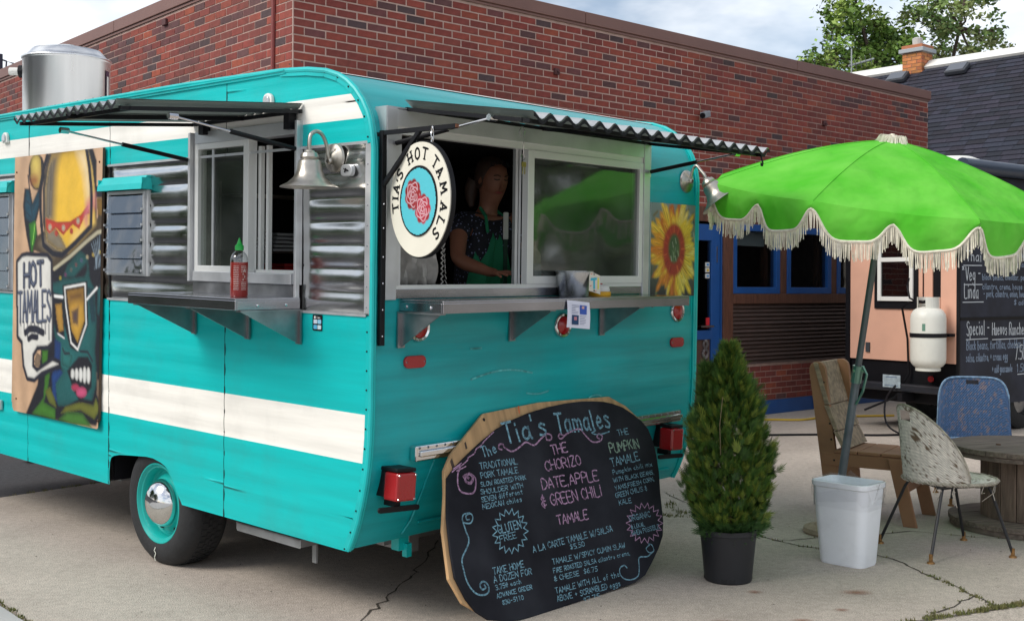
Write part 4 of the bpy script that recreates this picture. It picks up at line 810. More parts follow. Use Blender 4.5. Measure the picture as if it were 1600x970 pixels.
# exhaust fan drum on the roof
TK=(.78,4.27)
tk=thing('exhaust_drum','large bare aluminium exhaust drum standing on the trailer roof','roof vent',M=TM@Matrix.Translation((TK[0],TK[1],2.44)))
m_drum=mat('spun_aluminium',(.78,.78,.78),.32,1,var=.12,vs=3,stretch=(3,3,.2),rvar=.06)
MB().lathe([(.292,0),(.294,.50),(.30,.505),(.306,.515),(.30,.525),(.28,.527),(.262,.55),(.23,.585),(.14,.603),(.001,.608)],None,64).build('drum',m_drum,tk,smooth=65)
MB().lathe([(.06,.60),(.06,.622),(.02,.628),(.001,.628)],None,16).build('cap',m_drum,tk,smooth=True)
a_=R(175)
MB().tube([(-.20,.20,.43),(-.235,.235,.43)],.045,12).build('flange',m_black,tk); MB().tube([(-.22,.22,.43),(-.285,.285,.43)],.028,12).build('knob',m_white,tk,bevel=.004)
RZ=Matrix.Rotation(R(34),4,'Z'); q=MB().add([(-.0,-.298,.1),(-.0,-.298,.44),(.055,-.292,.44),(.055,-.292,.1)],[(0,1,2,3)]) ; q.v=[tuple(RZ@Vector(v)) for v in q.v]; q.build('label_plate',mat('plate_dark',(.06,.03,.06),.5),tk); q=MB().add([(.01,-.300,.15),(.01,-.300,.40),(.04,-.2965,.40),(.04,-.2965,.15)],[(0,1,2,3)]); q.v=[tuple(RZ@Vector(v)) for v in q.v]; q.build('label_print',m_white,tk)

# traced artwork and chalk lettering: positions on their own boards, in metres or fractions of the board
BT=[("Tia's",0.75,0.768,1.05,0.786,0.095,0),('Tamales',1.12,0.781,1.541,0.769,0.1,0),('The',0.583,0.726,0.678,0.739,0.046,0),('TRADITIONAL',0.549,0.678,0.796,0.671,0.028,0),('PORK TAMALE',0.543,0.637,0.786,0.631,0.026,0),('SLOW ROASTED PORK',0.529,0.601,0.826,0.596,0.02,0),('SHOULDER WITH',0.518,0.568,0.794,0.561,0.021,0),('SEVEN different',0.514,0.534,0.784,0.534,0.022,0),('MEXICAN chiles',0.509,0.503,0.767,0.502,0.022,0),('GLUTEN',0.572,0.384,0.723,0.387,0.037,0),('FREE',0.572,0.347,0.679,0.349,0.027,0),('TAKE HOME',0.487,0.221,0.685,0.217,0.028,0),('A DOZEN FOR',0.479,0.187,0.722,0.179,0.027,0),('3.75@ each',0.48,0.155,0.643,0.153,0.021,0),('ADVANCE ORDER',0.476,0.121,0.703,0.116,0.019,0),('830-5110',0.501,0.086,0.635,0.084,0.019,0),('THE',1.047,0.685,1.161,0.688,0.045,1),('CHORIZO',0.975,0.613,1.239,0.614,0.047,1),('DATE,APPLE',0.923,0.536,1.34,0.522,0.048,1),('& GREEN CHILI',0.89,0.454,1.339,0.447,0.052,1),('TAMALE',0.971,0.358,1.194,0.355,0.043,1),('A LA CARTE TAMALE W/SALSA',0.764,0.268,1.351,0.268,0.028,0),('$5.50',1.016,0.236,1.122,0.234,0.023,0),('TAMALE W/SPICY CUMIN SLAW',0.873,0.192,1.417,0.177,0.024,0),('FIRE ROASTED SALSA cilantro crema,',0.865,0.155,1.438,0.136,0.021,0),('& CHEESE  $6.75',0.857,0.119,1.17,0.108,0.022,0),('TAMALE WITH ALL of the',0.849,0.065,1.32,0.053,0.025,0),('ABOVE + SCRAMBLED eggs',0.847,0.029,1.312,0.01,0.025,0),('$7.75',1.02,-0.01,1.14,-0.013,0.02,0),('THE',1.58,0.721,1.669,0.722,0.03,0),('PUMPKIN',1.485,0.643,1.727,0.642,0.048,2),('TAMALE',1.468,0.576,1.705,0.581,0.041,0),('Pumpkin chili mix',1.463,0.535,1.799,0.537,0.023,0),('WITH BLACK BEANS,',1.451,0.496,1.797,0.494,0.021,0),('YAMS,FRESH CORN,',1.449,0.456,1.787,0.46,0.021,0),('GREEN CHILIS &',1.439,0.419,1.705,0.423,0.024,0),('KALE',1.453,0.381,1.553,0.381,0.024,0),('ORGANIC',1.501,0.29,1.678,0.289,0.028,0),('& LOCAL',1.5,0.253,1.612,0.251,0.021,0),('WHEN POSSIBLE',1.492,0.221,1.726,0.22,0.022,0),]
BS=[([[0.712,0.748],[0.695,0.756],[0.705,0.773],[0.727,0.771],[0.734,0.756],[0.777,0.732],[0.838,0.748],[0.884,0.764],[0.935,0.744],[0.993,0.769],[1.042,0.787],[1.071,0.775],[1.06,0.757],[1.032,0.76],[1.032,0.774]],1,4),([[1.156,0.769],[1.133,0.777],[1.12,0.762],[1.141,0.754],[1.183,0.772],[1.241,0.784],[1.295,0.784],[1.326,0.746],[1.368,0.712],[1.424,0.711],[1.451,0.732],[1.428,0.747],[1.408,0.734],[1.423,0.723]],1,4),([[1.397,0.762],[1.376,0.758],[1.409,0.746],[1.465,0.745],[1.515,0.75]],0,3),([[0.464,0.649],[0.449,0.662],[0.445,0.636],[0.471,0.626],[0.491,0.646],[0.476,0.666],[0.437,0.658]],1,7),([[0.427,0.695],[0.408,0.677],[0.393,0.628],[0.404,0.596],[0.45,0.581],[0.48,0.585],[0.5,0.614],[0.505,0.644],[0.489,0.662]],1,4),([[0.416,0.473],[0.399,0.475],[0.402,0.493],[0.43,0.496],[0.438,0.477],[0.418,0.457],[0.384,0.463],[0.374,0.479],[0.388,0.499],[0.424,0.5]],0,3),([[0.374,0.479],[0.38,0.428],[0.386,0.387],[0.357,0.352],[0.323,0.319],[0.318,0.271],[0.327,0.21],[0.361,0.164],[0.406,0.15],[0.435,0.159],[0.439,0.186],[0.416,0.205],[0.392,0.195],[0.4,0.174],[0.422,0.177],[0.419,0.19]],0,4),([[1.611,0.155],[1.576,0.143],[1.593,0.12],[1.633,0.121],[1.63,0.151],[1.604,0.162]],0,2.5),([[1.615,0.116],[1.57,0.104],[1.504,0.11],[1.484,0.062],[1.459,0.027],[1.4,0.021],[1.35,0.036],[1.328,0.063],[1.338,0.089],[1.374,0.096],[1.391,0.081]],0,3),([[0.375,0.687],[0.432,0.71],[0.414,0.697],[0.48,0.725],[0.491,0.737],[0.532,0.75],[0.552,0.769],[0.586,0.781],[0.614,0.799],[0.659,0.821],[0.686,0.833]],1,2.5),([[0.386,0.699],[0.442,0.719]],1,2),([[0.404,0.688],[0.465,0.701]],1,2),([[0.763,0.365],[0.726,0.357],[0.743,0.331],[0.707,0.334],[0.71,0.305],[0.679,0.318],[0.669,0.289],[0.648,0.312],[0.626,0.287],[0.617,0.314],[0.587,0.297],[0.59,0.327],[0.556,0.319],[0.571,0.346],[0.537,0.349],[0.563,0.371],[0.533,0.384],[0.565,0.397],[0.544,0.419],[0.579,0.422],[0.57,0.45],[0.603,0.442],[0.606,0.472],[0.632,0.454],[0.648,0.482],[0.664,0.457],[0.691,0.479],[0.694,0.449],[0.728,0.463],[0.718,0.433],[0.755,0.436],[0.733,0.41],[0.767,0.402],[0.736,0.383],[0.763,0.365]],0,2),([[1.766,0.241],[1.719,0.235],[1.742,0.209],[1.695,0.214],[1.703,0.184],[1.662,0.199],[1.653,0.169],[1.624,0.192],[1.6,0.166],[1.584,0.194],[1.549,0.175],[1.549,0.205],[1.506,0.194],[1.522,0.222],[1.477,0.222],[1.506,0.245],[1.464,0.255],[1.503,0.27],[1.469,0.289],[1.513,0.295],[1.491,0.321],[1.535,0.316],[1.528,0.346],[1.567,0.332],[1.576,0.362],[1.606,0.339],[1.629,0.366],[1.645,0.338],[1.682,0.358],[1.682,0.328],[1.726,0.339],[1.71,0.31],[1.758,0.311],[1.727,0.287],[1.771,0.277],[1.73,0.261],[1.766,0.241]],1,2),]
MU= [('p',[(0.378,0.068),(0.372,0.094),(0.35,0.116),(0.319,0.131),(0.282,0.135),(0.243,0.129),(0.211,0.113),(0.189,0.09),(0.181,0.062),(0.188,0.035),(0.21,0.013),(0.242,-0.001),(0.28,-0.005),(0.317,0.002),(0.35,0.018),(0.371,0.041)],(0.008,0.008,0.02),0.004),('p',[(0.35,0.067),(0.344,0.09),(0.328,0.11),(0.306,0.123),(0.278,0.127),(0.25,0.121),(0.227,0.107),(0.21,0.087),(0.205,0.063),(0.21,0.039),(0.226,0.019),(0.249,0.007),(0.277,0.003),(0.305,0.009),(0.328,0.023),(0.343,0.044)],(0.6,0.4,0.1),0.004),('p',[(0.306,0.034),(0.304,0.044),(0.294,0.053),(0.281,0.058),(0.264,0.059),(0.248,0.056),(0.234,0.051),(0.224,0.042),(0.221,0.031),(0.224,0.021),(0.233,0.013),(0.247,0.008),(0.263,0.006),(0.28,0.009),(0.294,0.015),(0.303,0.024)],(0.72,0.55,0.12),0.03),('p',[(0.284,0.097),(0.282,0.101),(0.273,0.104),(0.262,0.106),(0.249,0.106),(0.234,0.105),(0.222,0.103),(0.215,0.099),(0.212,0.095),(0.215,0.091),(0.222,0.088),(0.234,0.086),(0.248,0.085),(0.261,0.086),(0.273,0.089),(0.282,0.093)],(0.5,0.1,0.03),0.03),('p',[(0.135,0.125),(0.198,0.127),(0.232,0.181),(0.298,0.132),(0.339,0.14),(0.323,0.193),(0.274,0.258),(0.292,0.309),(0.243,0.376),(0.201,0.376),(0.159,0.309),(0.129,0.244),(0.115,0.19)],(0.008,0.008,0.02),0.004),('p',[(0.155,0.131),(0.185,0.133),(0.225,0.194),(0.298,0.14),(0.322,0.143),(0.308,0.193),(0.258,0.248),(0.208,0.255),(0.154,0.242),(0.135,0.19)],(0.01,0.12,0.2),0.004),('s',[(0.149,0.169),(0.207,0.191),(0.233,0.234)],0.005,(0.008,0.008,0.02)),('s',[(0.146,0.212),(0.217,0.24)],0.005,(0.008,0.008,0.02)),('s',[(0.306,0.156),(0.233,0.208)],0.005,(0.008,0.008,0.02)),('p',[(0.192,0.264),(0.266,0.251),(0.28,0.299),(0.235,0.368),(0.215,0.368)],(0.06,0.42,0.02),0.004),('s',[(0.259,0.266),(0.234,0.341)],0.006,(0.3,0.65,0.1)),('p',[(0.356,0.259),(0.35,0.131),(0.378,0.063),(0.413,0.001),(0.472,-0.001),(0.842,-0.003),(0.9,-0.001),(0.939,0.045),(0.939,0.134),(1.09,0.135),(1.091,0.181),(0.94,0.177),(0.942,0.271),(0.868,0.316),(0.677,0.366),(0.539,0.375),(0.397,0.336)],(0.008,0.008,0.02),0.004),('p',[(0.943,0.179),(1.063,0.178),(1.064,0.253),(0.952,0.238)],(0.5,0.26,0.03),0.004),('p',[(0.235,0.362),(0.292,0.309),(0.397,0.288),(0.524,0.362),(0.677,0.361),(0.925,0.271),(0.96,0.238),(1.064,0.244),(1.065,0.292),(0.868,0.316),(0.662,0.387),(0.494,0.434),(0.454,0.435),(0.43,0.388)],(0.14,0.09,0.045),0.004),('p',[(0.317,0.341),(0.373,0.31),(0.508,0.372),(0.477,0.388),(0.446,0.382)],(0.33,0.26,0.17),0.03),('p',[(0.388,0.247),(0.383,0.131),(0.413,0.053),(0.454,0.003),(0.842,-0.001),(0.894,0.068),(0.92,0.143),(0.925,0.264),(0.781,0.316),(0.632,0.366),(0.524,0.362),(0.406,0.331),(0.385,0.288)],(0.86,0.52,0.04),0.004),('p',[(0.388,0.257),(0.383,0.131),(0.413,0.053),(0.454,0.003),(0.543,0.003),(0.506,0.082),(0.491,0.185),(0.483,0.26)],(0.26,0.2,0.13),0.04),('p',[(0.39,0.236),(0.392,0.131),(0.426,0.054),(0.45,0.034),(0.446,0.132),(0.431,0.247)],(0.45,0.38,0.28),0.02),('p',[(0.732,0.003),(0.82,0.001),(0.865,0.068),(0.894,0.168),(0.838,0.181),(0.807,0.091)],(0.85,0.66,0.38),0.04),('p',[(0.392,0.288),(0.507,0.284),(0.57,0.32),(0.632,0.366),(0.524,0.362),(0.406,0.331)],(0.48,0.4,0.27),0.02),('p',[(0.692,0.3),(0.91,0.232),(0.922,0.264),(0.781,0.316),(0.647,0.361)],(0.82,0.55,0.16),0.03),('p',[(0.388,0.244),(0.523,0.259),(0.661,0.258),(0.78,0.233),(0.85,0.201),(0.87,0.229),(0.824,0.236),(0.759,0.286),(0.691,0.268),(0.588,0.307),(0.505,0.279),(0.428,0.3),(0.392,0.283)],(0.72,0.06,0.03),0.004),('p',[(0.838,0.191),(0.92,0.166),(0.921,0.207),(0.845,0.231),(0.839,0.271),(0.817,0.251)],(0.65,0.2,0.25),0.03),('p',[(0.456,0.277),(0.454,0.282),(0.45,0.285),(0.444,0.288),(0.437,0.288),(0.429,0.288),(0.423,0.285),(0.419,0.281),(0.417,0.277),(0.419,0.273),(0.423,0.269),(0.429,0.267),(0.437,0.266),(0.444,0.267),(0.45,0.269),(0.454,0.273)],(0.7,0.6,0.42),0.004),('p',[(0.606,0.281),(0.606,0.285),(0.601,0.288),(0.595,0.291),(0.588,0.292),(0.581,0.291),(0.575,0.288),(0.571,0.285),(0.57,0.281),(0.571,0.277),(0.575,0.273),(0.581,0.271),(0.588,0.27),(0.595,0.271),(0.601,0.273),(0.605,0.277)],(0.7,0.6,0.42),0.004),('p',[(0.765,0.256),(0.764,0.261),(0.761,0.264),(0.754,0.266),(0.748,0.268),(0.741,0.266),(0.735,0.264),(0.731,0.26),(0.729,0.256),(0.731,0.253),(0.735,0.249),(0.74,0.247),(0.748,0.246),(0.754,0.247),(0.76,0.249),(0.764,0.253)],(0.7,0.6,0.42),0.004),('p',[(0.529,0.299),(0.528,0.304),(0.524,0.308),(0.518,0.31),(0.511,0.311),(0.504,0.31),(0.497,0.308),(0.494,0.304),(0.492,0.299),(0.494,0.295),(0.497,0.292),(0.504,0.289),(0.511,0.288),(0.518,0.289),(0.524,0.292),(0.528,0.295)],(0.7,0.07,0.04),0.004),('p',[(0.694,0.293),(0.694,0.297),(0.689,0.301),(0.683,0.303),(0.676,0.304),(0.67,0.303),(0.663,0.301),(0.66,0.297),(0.659,0.292),(0.66,0.288),(0.663,0.284),(0.67,0.282),(0.676,0.281),(0.683,0.282),(0.689,0.285),(0.693,0.288)],(0.7,0.07,0.04),0.004),('p',[(0.442,0.444),(0.663,0.387),(0.867,0.317),(1.055,0.288),(1.063,0.833),(0.987,0.929),(0.802,0.988),(0.145,1.013),(0.298,0.879),(0.371,0.63)],(0.008,0.008,0.02),0.004),('s',[(0.486,0.434),(0.662,0.387),(0.839,0.331),(0.953,0.299),(1.051,0.292)],0.02,(0.42,0.38,0.26)),('p',[(0.572,0.475),(0.633,0.418),(0.767,0.364),(0.848,0.386),(0.878,0.475),(0.783,0.492)],(0.012,0.15,0.15),0.004),('p',[(0.603,0.464),(0.708,0.46),(0.84,0.406),(0.848,0.431),(0.812,0.471),(0.633,0.477)],(0.008,0.008,0.02),0.01),('p',[(0.569,0.468),(0.568,0.469),(0.565,0.471),(0.561,0.473),(0.557,0.473),(0.551,0.473),(0.548,0.472),(0.545,0.47),(0.544,0.468),(0.545,0.465),(0.548,0.463),(0.551,0.462),(0.556,0.461),(0.561,0.462),(0.565,0.463),(0.568,0.465)],(0.6,0.5,0.05),0.004),('p',[(0.626,0.454),(0.625,0.456),(0.622,0.458),(0.618,0.459),(0.614,0.46),(0.608,0.46),(0.605,0.458),(0.602,0.456),(0.601,0.454),(0.602,0.451),(0.605,0.449),(0.608,0.448),(0.613,0.447),(0.617,0.448),(0.622,0.449),(0.625,0.451)],(0.4,0.1,0.3),0.004),('p',[(0.687,0.435),(0.686,0.437),(0.683,0.44),(0.68,0.441),(0.675,0.441),(0.671,0.441),(0.667,0.44),(0.664,0.438),(0.663,0.435),(0.664,0.433),(0.667,0.431),(0.671,0.429),(0.675,0.429),(0.68,0.429),(0.683,0.431),(0.686,0.432)],(0.3,0.3,0.25),0.004),('p',[(0.739,0.416),(0.739,0.418),(0.736,0.42),(0.732,0.421),(0.728,0.422),(0.723,0.421),(0.719,0.42),(0.717,0.418),(0.716,0.416),(0.717,0.414),(0.719,0.412),(0.723,0.41),(0.728,0.41),(0.732,0.41),(0.736,0.412),(0.739,0.414)],(0.5,0.2,0.2),0.004),('p',[(0.798,0.399),(0.797,0.402),(0.794,0.404),(0.791,0.405),(0.786,0.406),(0.782,0.405),(0.778,0.404),(0.775,0.402),(0.774,0.4),(0.775,0.397),(0.778,0.395),(0.782,0.394),(0.786,0.394),(0.791,0.394),(0.794,0.395),(0.797,0.397)],(0.2,0.2,0.4),0.004),('p',[(0.859,0.387),(0.858,0.39),(0.856,0.392),(0.852,0.393),(0.848,0.394),(0.843,0.393),(0.839,0.392),(0.837,0.39),(0.836,0.387),(0.837,0.385),(0.839,0.383),(0.843,0.382),(0.848,0.381),(0.852,0.382),(0.856,0.383),(0.858,0.385)],(0.6,0.5,0.3),0.004),('p',[(0.92,0.378),(0.92,0.381),(0.917,0.382),(0.914,0.384),(0.909,0.384),(0.905,0.384),(0.901,0.382),(0.899,0.381),(0.898,0.378),(0.898,0.376),(0.901,0.374),(0.905,0.373),(0.909,0.372),(0.914,0.373),(0.917,0.374),(0.919,0.376)],(0.7,0.5,0.1),0.004),('p',[(0.983,0.369),(0.982,0.371),(0.98,0.373),(0.976,0.374),(0.972,0.375),(0.967,0.374),(0.963,0.373),(0.961,0.371),(0.961,0.369),(0.961,0.367),(0.963,0.365),(0.967,0.364),(0.972,0.363),(0.975,0.364),(0.979,0.365),(0.982,0.366)],(0.8,0.6,0.1),0.004),('s',[(0.89,0.341),(0.934,0.39),(0.927,0.43)],0.004,(0.25,0.33,0.4)),('s',[(0.91,0.333),(0.943,0.386),(0.941,0.427)],0.004,(0.25,0.33,0.4)),('s',[(0.93,0.326),(0.953,0.382),(0.955,0.425)],0.004,(0.25,0.33,0.4)),('s',[(0.95,0.319),(0.963,0.378),(0.97,0.422)],0.004,(0.25,0.33,0.4)),('s',[(0.969,0.311),(0.972,0.374),(0.983,0.419)],0.004,(0.25,0.33,0.4)),('p',[(0.459,0.49),(0.583,0.473),(0.852,0.456),(0.914,0.495),(0.946,0.613),(0.932,0.726),(0.957,0.824),(0.897,0.91),(0.781,0.929),(0.538,0.945),(0.464,0.88),(0.578,0.808),(0.493,0.677)],(0.015,0.19,0.19),0.004),('p',[(0.853,0.496),(0.91,0.502),(0.935,0.614),(0.893,0.621)],(0.01,0.08,0.12),0.02),('p',[(0.577,0.729),(0.699,0.75),(0.66,0.8),(0.577,0.79)],(0.03,0.3,0.28),0.02),('p',[(0.494,0.697),(0.566,0.708),(0.557,0.784),(0.494,0.822)],(0.01,0.08,0.35),0.004),('p',[(0.463,0.824),(0.557,0.808),(0.588,0.818),(0.506,0.864),(0.528,0.945),(0.474,0.914)],(0.01,0.1,0.42),0.004),('p',[(0.205,1.0),(0.368,0.914),(0.355,0.745),(0.462,0.733),(0.473,0.823),(0.415,0.883),(0.496,0.919),(0.538,0.945),(0.518,1.009)],(0.008,0.008,0.02),0.004),('p',[(0.238,0.994),(0.368,0.928),(0.389,0.842),(0.442,0.825),(0.421,0.882),(0.369,0.942),(0.506,0.961),(0.507,0.999)],(0.1,0.4,0.03),0.004),('p',[(0.349,0.745),(0.419,0.742),(0.414,0.784),(0.356,0.816)],(0.1,0.4,0.03),0.004),('p',[(0.389,0.899),(0.442,0.881),(0.496,0.919),(0.517,0.953),(0.433,0.938)],(0.3,0.34,0.04),0.004),('p',[(0.518,1.009),(0.559,0.957),(0.781,0.901),(0.926,0.902),(0.944,0.871),(1.011,0.926),(0.946,0.99),(0.86,0.99)],(0.008,0.008,0.02),0.004),('p',[(0.57,0.97),(0.62,0.943),(0.781,0.916),(0.917,0.919),(0.944,0.891),(0.983,0.928),(0.927,0.966),(0.781,0.943)],(0.33,0.36,0.04),0.004),('p',[(0.549,0.996),(0.641,0.962),(0.801,0.957),(0.898,0.997),(0.702,1.001)],(0.12,0.42,0.05),0.01),('p',[(0.949,0.798),(1.028,0.82),(1.03,0.99),(0.983,1.0),(1.011,0.926),(0.953,0.877)],(0.5,0.34,0.22),0.004),('p',[(0.965,0.599),(1.033,0.558),(1.037,0.819),(0.953,0.824)],(0.008,0.008,0.02),0.004),('p',[(0.939,0.501),(1.004,0.467),(1.02,0.526),(0.983,0.604),(0.94,0.597)],(0.008,0.008,0.02),0.004),('p',[(0.954,0.504),(0.997,0.481),(1.001,0.526),(0.972,0.592),(0.95,0.586)],(0.02,0.2,0.22),0.004),('p',[(0.58,0.493),(0.849,0.473),(0.862,0.629),(0.749,0.734),(0.668,0.721),(0.6,0.638)],(0.008,0.008,0.02),0.004),('p',[(0.631,0.515),(0.805,0.501),(0.819,0.617),(0.748,0.699),(0.682,0.656)],(0.66,0.36,0.04),0.004),('p',[(0.635,0.517),(0.805,0.503),(0.805,0.544),(0.656,0.561)],(0.3,0.14,0.03),0.03),('p',[(0.686,0.588),(0.756,0.572),(0.747,0.633),(0.697,0.628)],(0.2,0.12,0.12),0.02),('s',[(0.605,0.502),(0.826,0.484),(0.839,0.63),(0.749,0.725),(0.678,0.703),(0.619,0.569),(0.605,0.502)],0.012,(0.75,0.75,0.72)),('p',[(0.455,0.521),(0.589,0.529),(0.605,0.69),(0.514,0.672),(0.467,0.608)],(0.008,0.008,0.02),0.004),('p',[(0.502,0.568),(0.571,0.562),(0.593,0.659),(0.545,0.668),(0.517,0.62)],(0.6,0.32,0.05),0.004),('s',[(0.466,0.535),(0.583,0.537)],0.016,(0.8,0.8,0.78)),('s',[(0.53,0.675),(0.601,0.689)],0.008,(0.7,0.7,0.7)),('s',[(0.844,0.54),(0.949,0.496)],0.012,(0.8,0.8,0.78)),('s',[(0.587,0.728),(0.607,0.747),(0.659,0.742)],0.012,(0.008,0.008,0.02)),('s',[(0.778,0.73),(0.856,0.729),(0.905,0.76)],0.012,(0.008,0.008,0.02)),('p',[(0.635,0.808),(0.759,0.751),(0.86,0.746),(0.901,0.774),(0.896,0.854),(0.781,0.918),(0.7,0.873),(0.663,0.834)],(0.008,0.008,0.02),0.004),('p',[(0.715,0.816),(0.714,0.823),(0.709,0.829),(0.703,0.833),(0.696,0.834),(0.689,0.834),(0.683,0.831),(0.678,0.825),(0.677,0.818),(0.678,0.811),(0.682,0.805),(0.688,0.801),(0.695,0.799),(0.703,0.8),(0.709,0.804),(0.713,0.809)],(0.8,0.8,0.76),0.004),('p',[(0.759,0.815),(0.757,0.823),(0.753,0.831),(0.747,0.836),(0.739,0.838),(0.733,0.836),(0.727,0.832),(0.722,0.825),(0.721,0.817),(0.722,0.808),(0.726,0.801),(0.732,0.796),(0.739,0.794),(0.747,0.795),(0.752,0.8),(0.757,0.806)],(0.8,0.8,0.76),0.004),('p',[(0.802,0.814),(0.8,0.824),(0.796,0.832),(0.791,0.838),(0.783,0.84),(0.776,0.839),(0.77,0.834),(0.766,0.825),(0.764,0.816),(0.766,0.806),(0.77,0.797),(0.775,0.792),(0.783,0.79),(0.79,0.791),(0.796,0.796),(0.8,0.804)],(0.8,0.8,0.76),0.004),('p',[(0.842,0.813),(0.841,0.824),(0.838,0.834),(0.831,0.841),(0.825,0.844),(0.817,0.842),(0.811,0.836),(0.807,0.826),(0.806,0.815),(0.807,0.804),(0.811,0.794),(0.817,0.787),(0.824,0.784),(0.831,0.786),(0.837,0.792),(0.841,0.802)],(0.8,0.8,0.76),0.004),('p',[(0.883,0.812),(0.882,0.823),(0.878,0.833),(0.872,0.84),(0.865,0.842),(0.858,0.841),(0.852,0.834),(0.848,0.825),(0.847,0.814),(0.848,0.803),(0.851,0.793),(0.858,0.786),(0.864,0.784),(0.872,0.786),(0.877,0.792),(0.882,0.801)],(0.8,0.8,0.76),0.004),('p',[(0.764,0.862),(0.761,0.867),(0.752,0.871),(0.739,0.875),(0.725,0.877),(0.709,0.877),(0.696,0.875),(0.687,0.871),(0.684,0.867),(0.687,0.862),(0.696,0.857),(0.709,0.854),(0.724,0.852),(0.739,0.852),(0.752,0.854),(0.761,0.857)],(0.6,0.05,0.13),0.004),('p',[(0.849,0.875),(0.844,0.882),(0.832,0.889),(0.814,0.894),(0.792,0.897),(0.77,0.897),(0.751,0.894),(0.739,0.889),(0.735,0.882),(0.739,0.875),(0.751,0.868),(0.77,0.863),(0.792,0.86),(0.813,0.86),(0.832,0.863),(0.844,0.868)],(0.75,0.1,0.24),0.004),('s',[(0.057,0.582),(0.055,0.414),(0.108,0.393),(0.161,0.388),(0.406,0.392),(0.445,0.41),(0.45,0.572),(0.461,0.531),(0.46,0.705),(0.413,0.723),(0.29,0.731),(0.235,0.765),(0.231,0.815),(0.291,0.833),(0.473,0.782),(0.54,0.788),(0.345,0.825),(0.258,0.856),(0.18,0.855),(0.139,0.812),(0.117,0.719),(0.065,0.7),(0.061,0.547),(0.057,0.582)],0.05,(0.008,0.008,0.02)),('p',[(0.057,0.582),(0.055,0.414),(0.108,0.393),(0.161,0.388),(0.406,0.392),(0.445,0.41),(0.45,0.572),(0.461,0.531),(0.46,0.705),(0.413,0.723),(0.29,0.731),(0.235,0.765),(0.231,0.815),(0.291,0.833),(0.473,0.782),(0.54,0.788),(0.345,0.825),(0.258,0.856),(0.18,0.855),(0.139,0.812),(0.117,0.719),(0.065,0.7),(0.061,0.547)],(0.78,0.76,0.7),0.004),('s',[(0.151,0.686),(0.201,0.669),(0.278,0.667),(0.361,0.678)],0.04,(0.008,0.008,0.02)),('s',[(0.19,0.709),(0.229,0.697),(0.289,0.698)],0.035,(0.008,0.008,0.02)),('p',[(0.258,0.792),(0.29,0.758),(0.34,0.767),(0.313,0.811),(0.269,0.81)],(0.5,0.34,0.22),0.004)]

# ---------------- things on and in the trailer ----------------
def on(x,y,z): return TM@Vector((x,y,z))
m_print=mat('painted_art',(1,1,1),.5,attr='Col'); m_printm=mat('painted_wood_art',(1,1,1),.55,attr='Col',var=.12,vs=9,bump=.15,bs=40)
m_ply=mat('plywood',(.50,.31,.15),.7,var=.3,vs=3,stretch=(9,1,1),bump=.2,bs=20); m_nick=mat('brushed_nickel',(.46,.43,.38),.36,1,var=.12,vs=30,rvar=.08)
# mural on the side
mu=thing('mural_board','tall plywood mural of a green skeleton in a yellow sombrero and a speech bubble','painting',M=TM@Matrix.Translation((-.012,3.31,2.156)))
mw,mh=1.09,1.54
pa=Paint(112,240,1,mh/mw,(.52,.33,.20)); 
pa.a*= (1+.10*np.sin(pa.x*40+2*np.sin(pa.y*3)))[...,None]
kf=mh/mw
mX=lambda p:(p[0]*1.09-.016+.039*p[1])/1.075
for e in MU:
    if e[0]=='p': pa.poly([(mX(p),p[1]*kf) for p in e[1]],tuple(c*(.88 if max(e[2])>.5 else .5) for c in e[2]),max(e[3],.006),.0 if (max(e[2])<.1 or e[3]>.02) else (.12 if min(e[2])>.6 else .55))
    else: pa.stroke([(mX(p),p[1]*kf) for p in e[1]],e[2],e[3],.008)
BK=(.006,.006,.015)
q_=lambda pts:[((20+a/4.62-24)/142.,(230+b/4.62-238+ (20+a/4.62-24)*.02)/405.*kf*.985) for a,b in pts]
for pts,w_ in(([(240,545),(230,420),(228,300),(246,160),(275,48)],.032),([(240,545),(248,610),(258,685),(330,745),(400,755),(500,660),(602,552),(604,400),(600,290),(585,150),(560,10)],.030),([(232,60),(236,180),(215,300)],.014),([(128,180),(140,270),(150,320)],.014)): pa.stroke(q_(pts),w_,BK,.008)
for txt,a,b,h in(('HOT',(.137,.507),(.371,.496),.088),('TAMALES',(.075,.645),(.465,.632),.115)):
    for s_ in strokes(txt,a[0],-a[1]*kf,b[0],-b[1]*kf,h*kf,.1):
        s_=[(x,-y) for x,y in s_]; pa.stroke(s_,.030 if txt=='HOT' else .022,(.02,.025,.05),.008); pa.stroke([(x-.004,y-.004) for x,y in s_],.006,(.15,.18,.26),.008)
    if txt=='TAMALES':
        for k in range(9): x=.10+k*.043; pa.stroke([(x,.645*kf),(x+.003,.645*kf+.02+.03*((k*7)%3))],.010,(.02,.025,.05),.008)
okm=lambda x,y: not((x<.05 and y>kf-.05 and math.hypot(x-.05,y-(kf-.05))>.05) or (x>.95 and y>kf-.04 and math.hypot(x-.95,y-(kf-.05))>.06))
pm_=pa.mb(lambda x,y:(-.0135,-.016-x*1.075+.039*y/kf,-y*mw),okm); pm_.build('painted_face',m_printm,mu)
MB().prism([(-.016,0),(-1.091,0),(-1.053,-mh+.05),(-1.01,-mh),(-.03,-mh),(.022,-mh+.05)],lambda u,v,d:(d,u,v),-.0125,.002).build('board',mat('board_edge_dark',(.09,.06,.04),.8),mu)
q=MB()
for u,v in[(.04,.06),(.97,.05),(.04,.95*1),(.96,.97*1)]: q.lathe([(.001,0),(.007,0),(.005,.003)],Matrix.Translation((-.014,-u*mw,-v*mh))@Matrix.Rotation(R(-90),4,'Y'),8)
q.build('screw',mat('rust_screw',(.12,.05,.03),.7),mu)
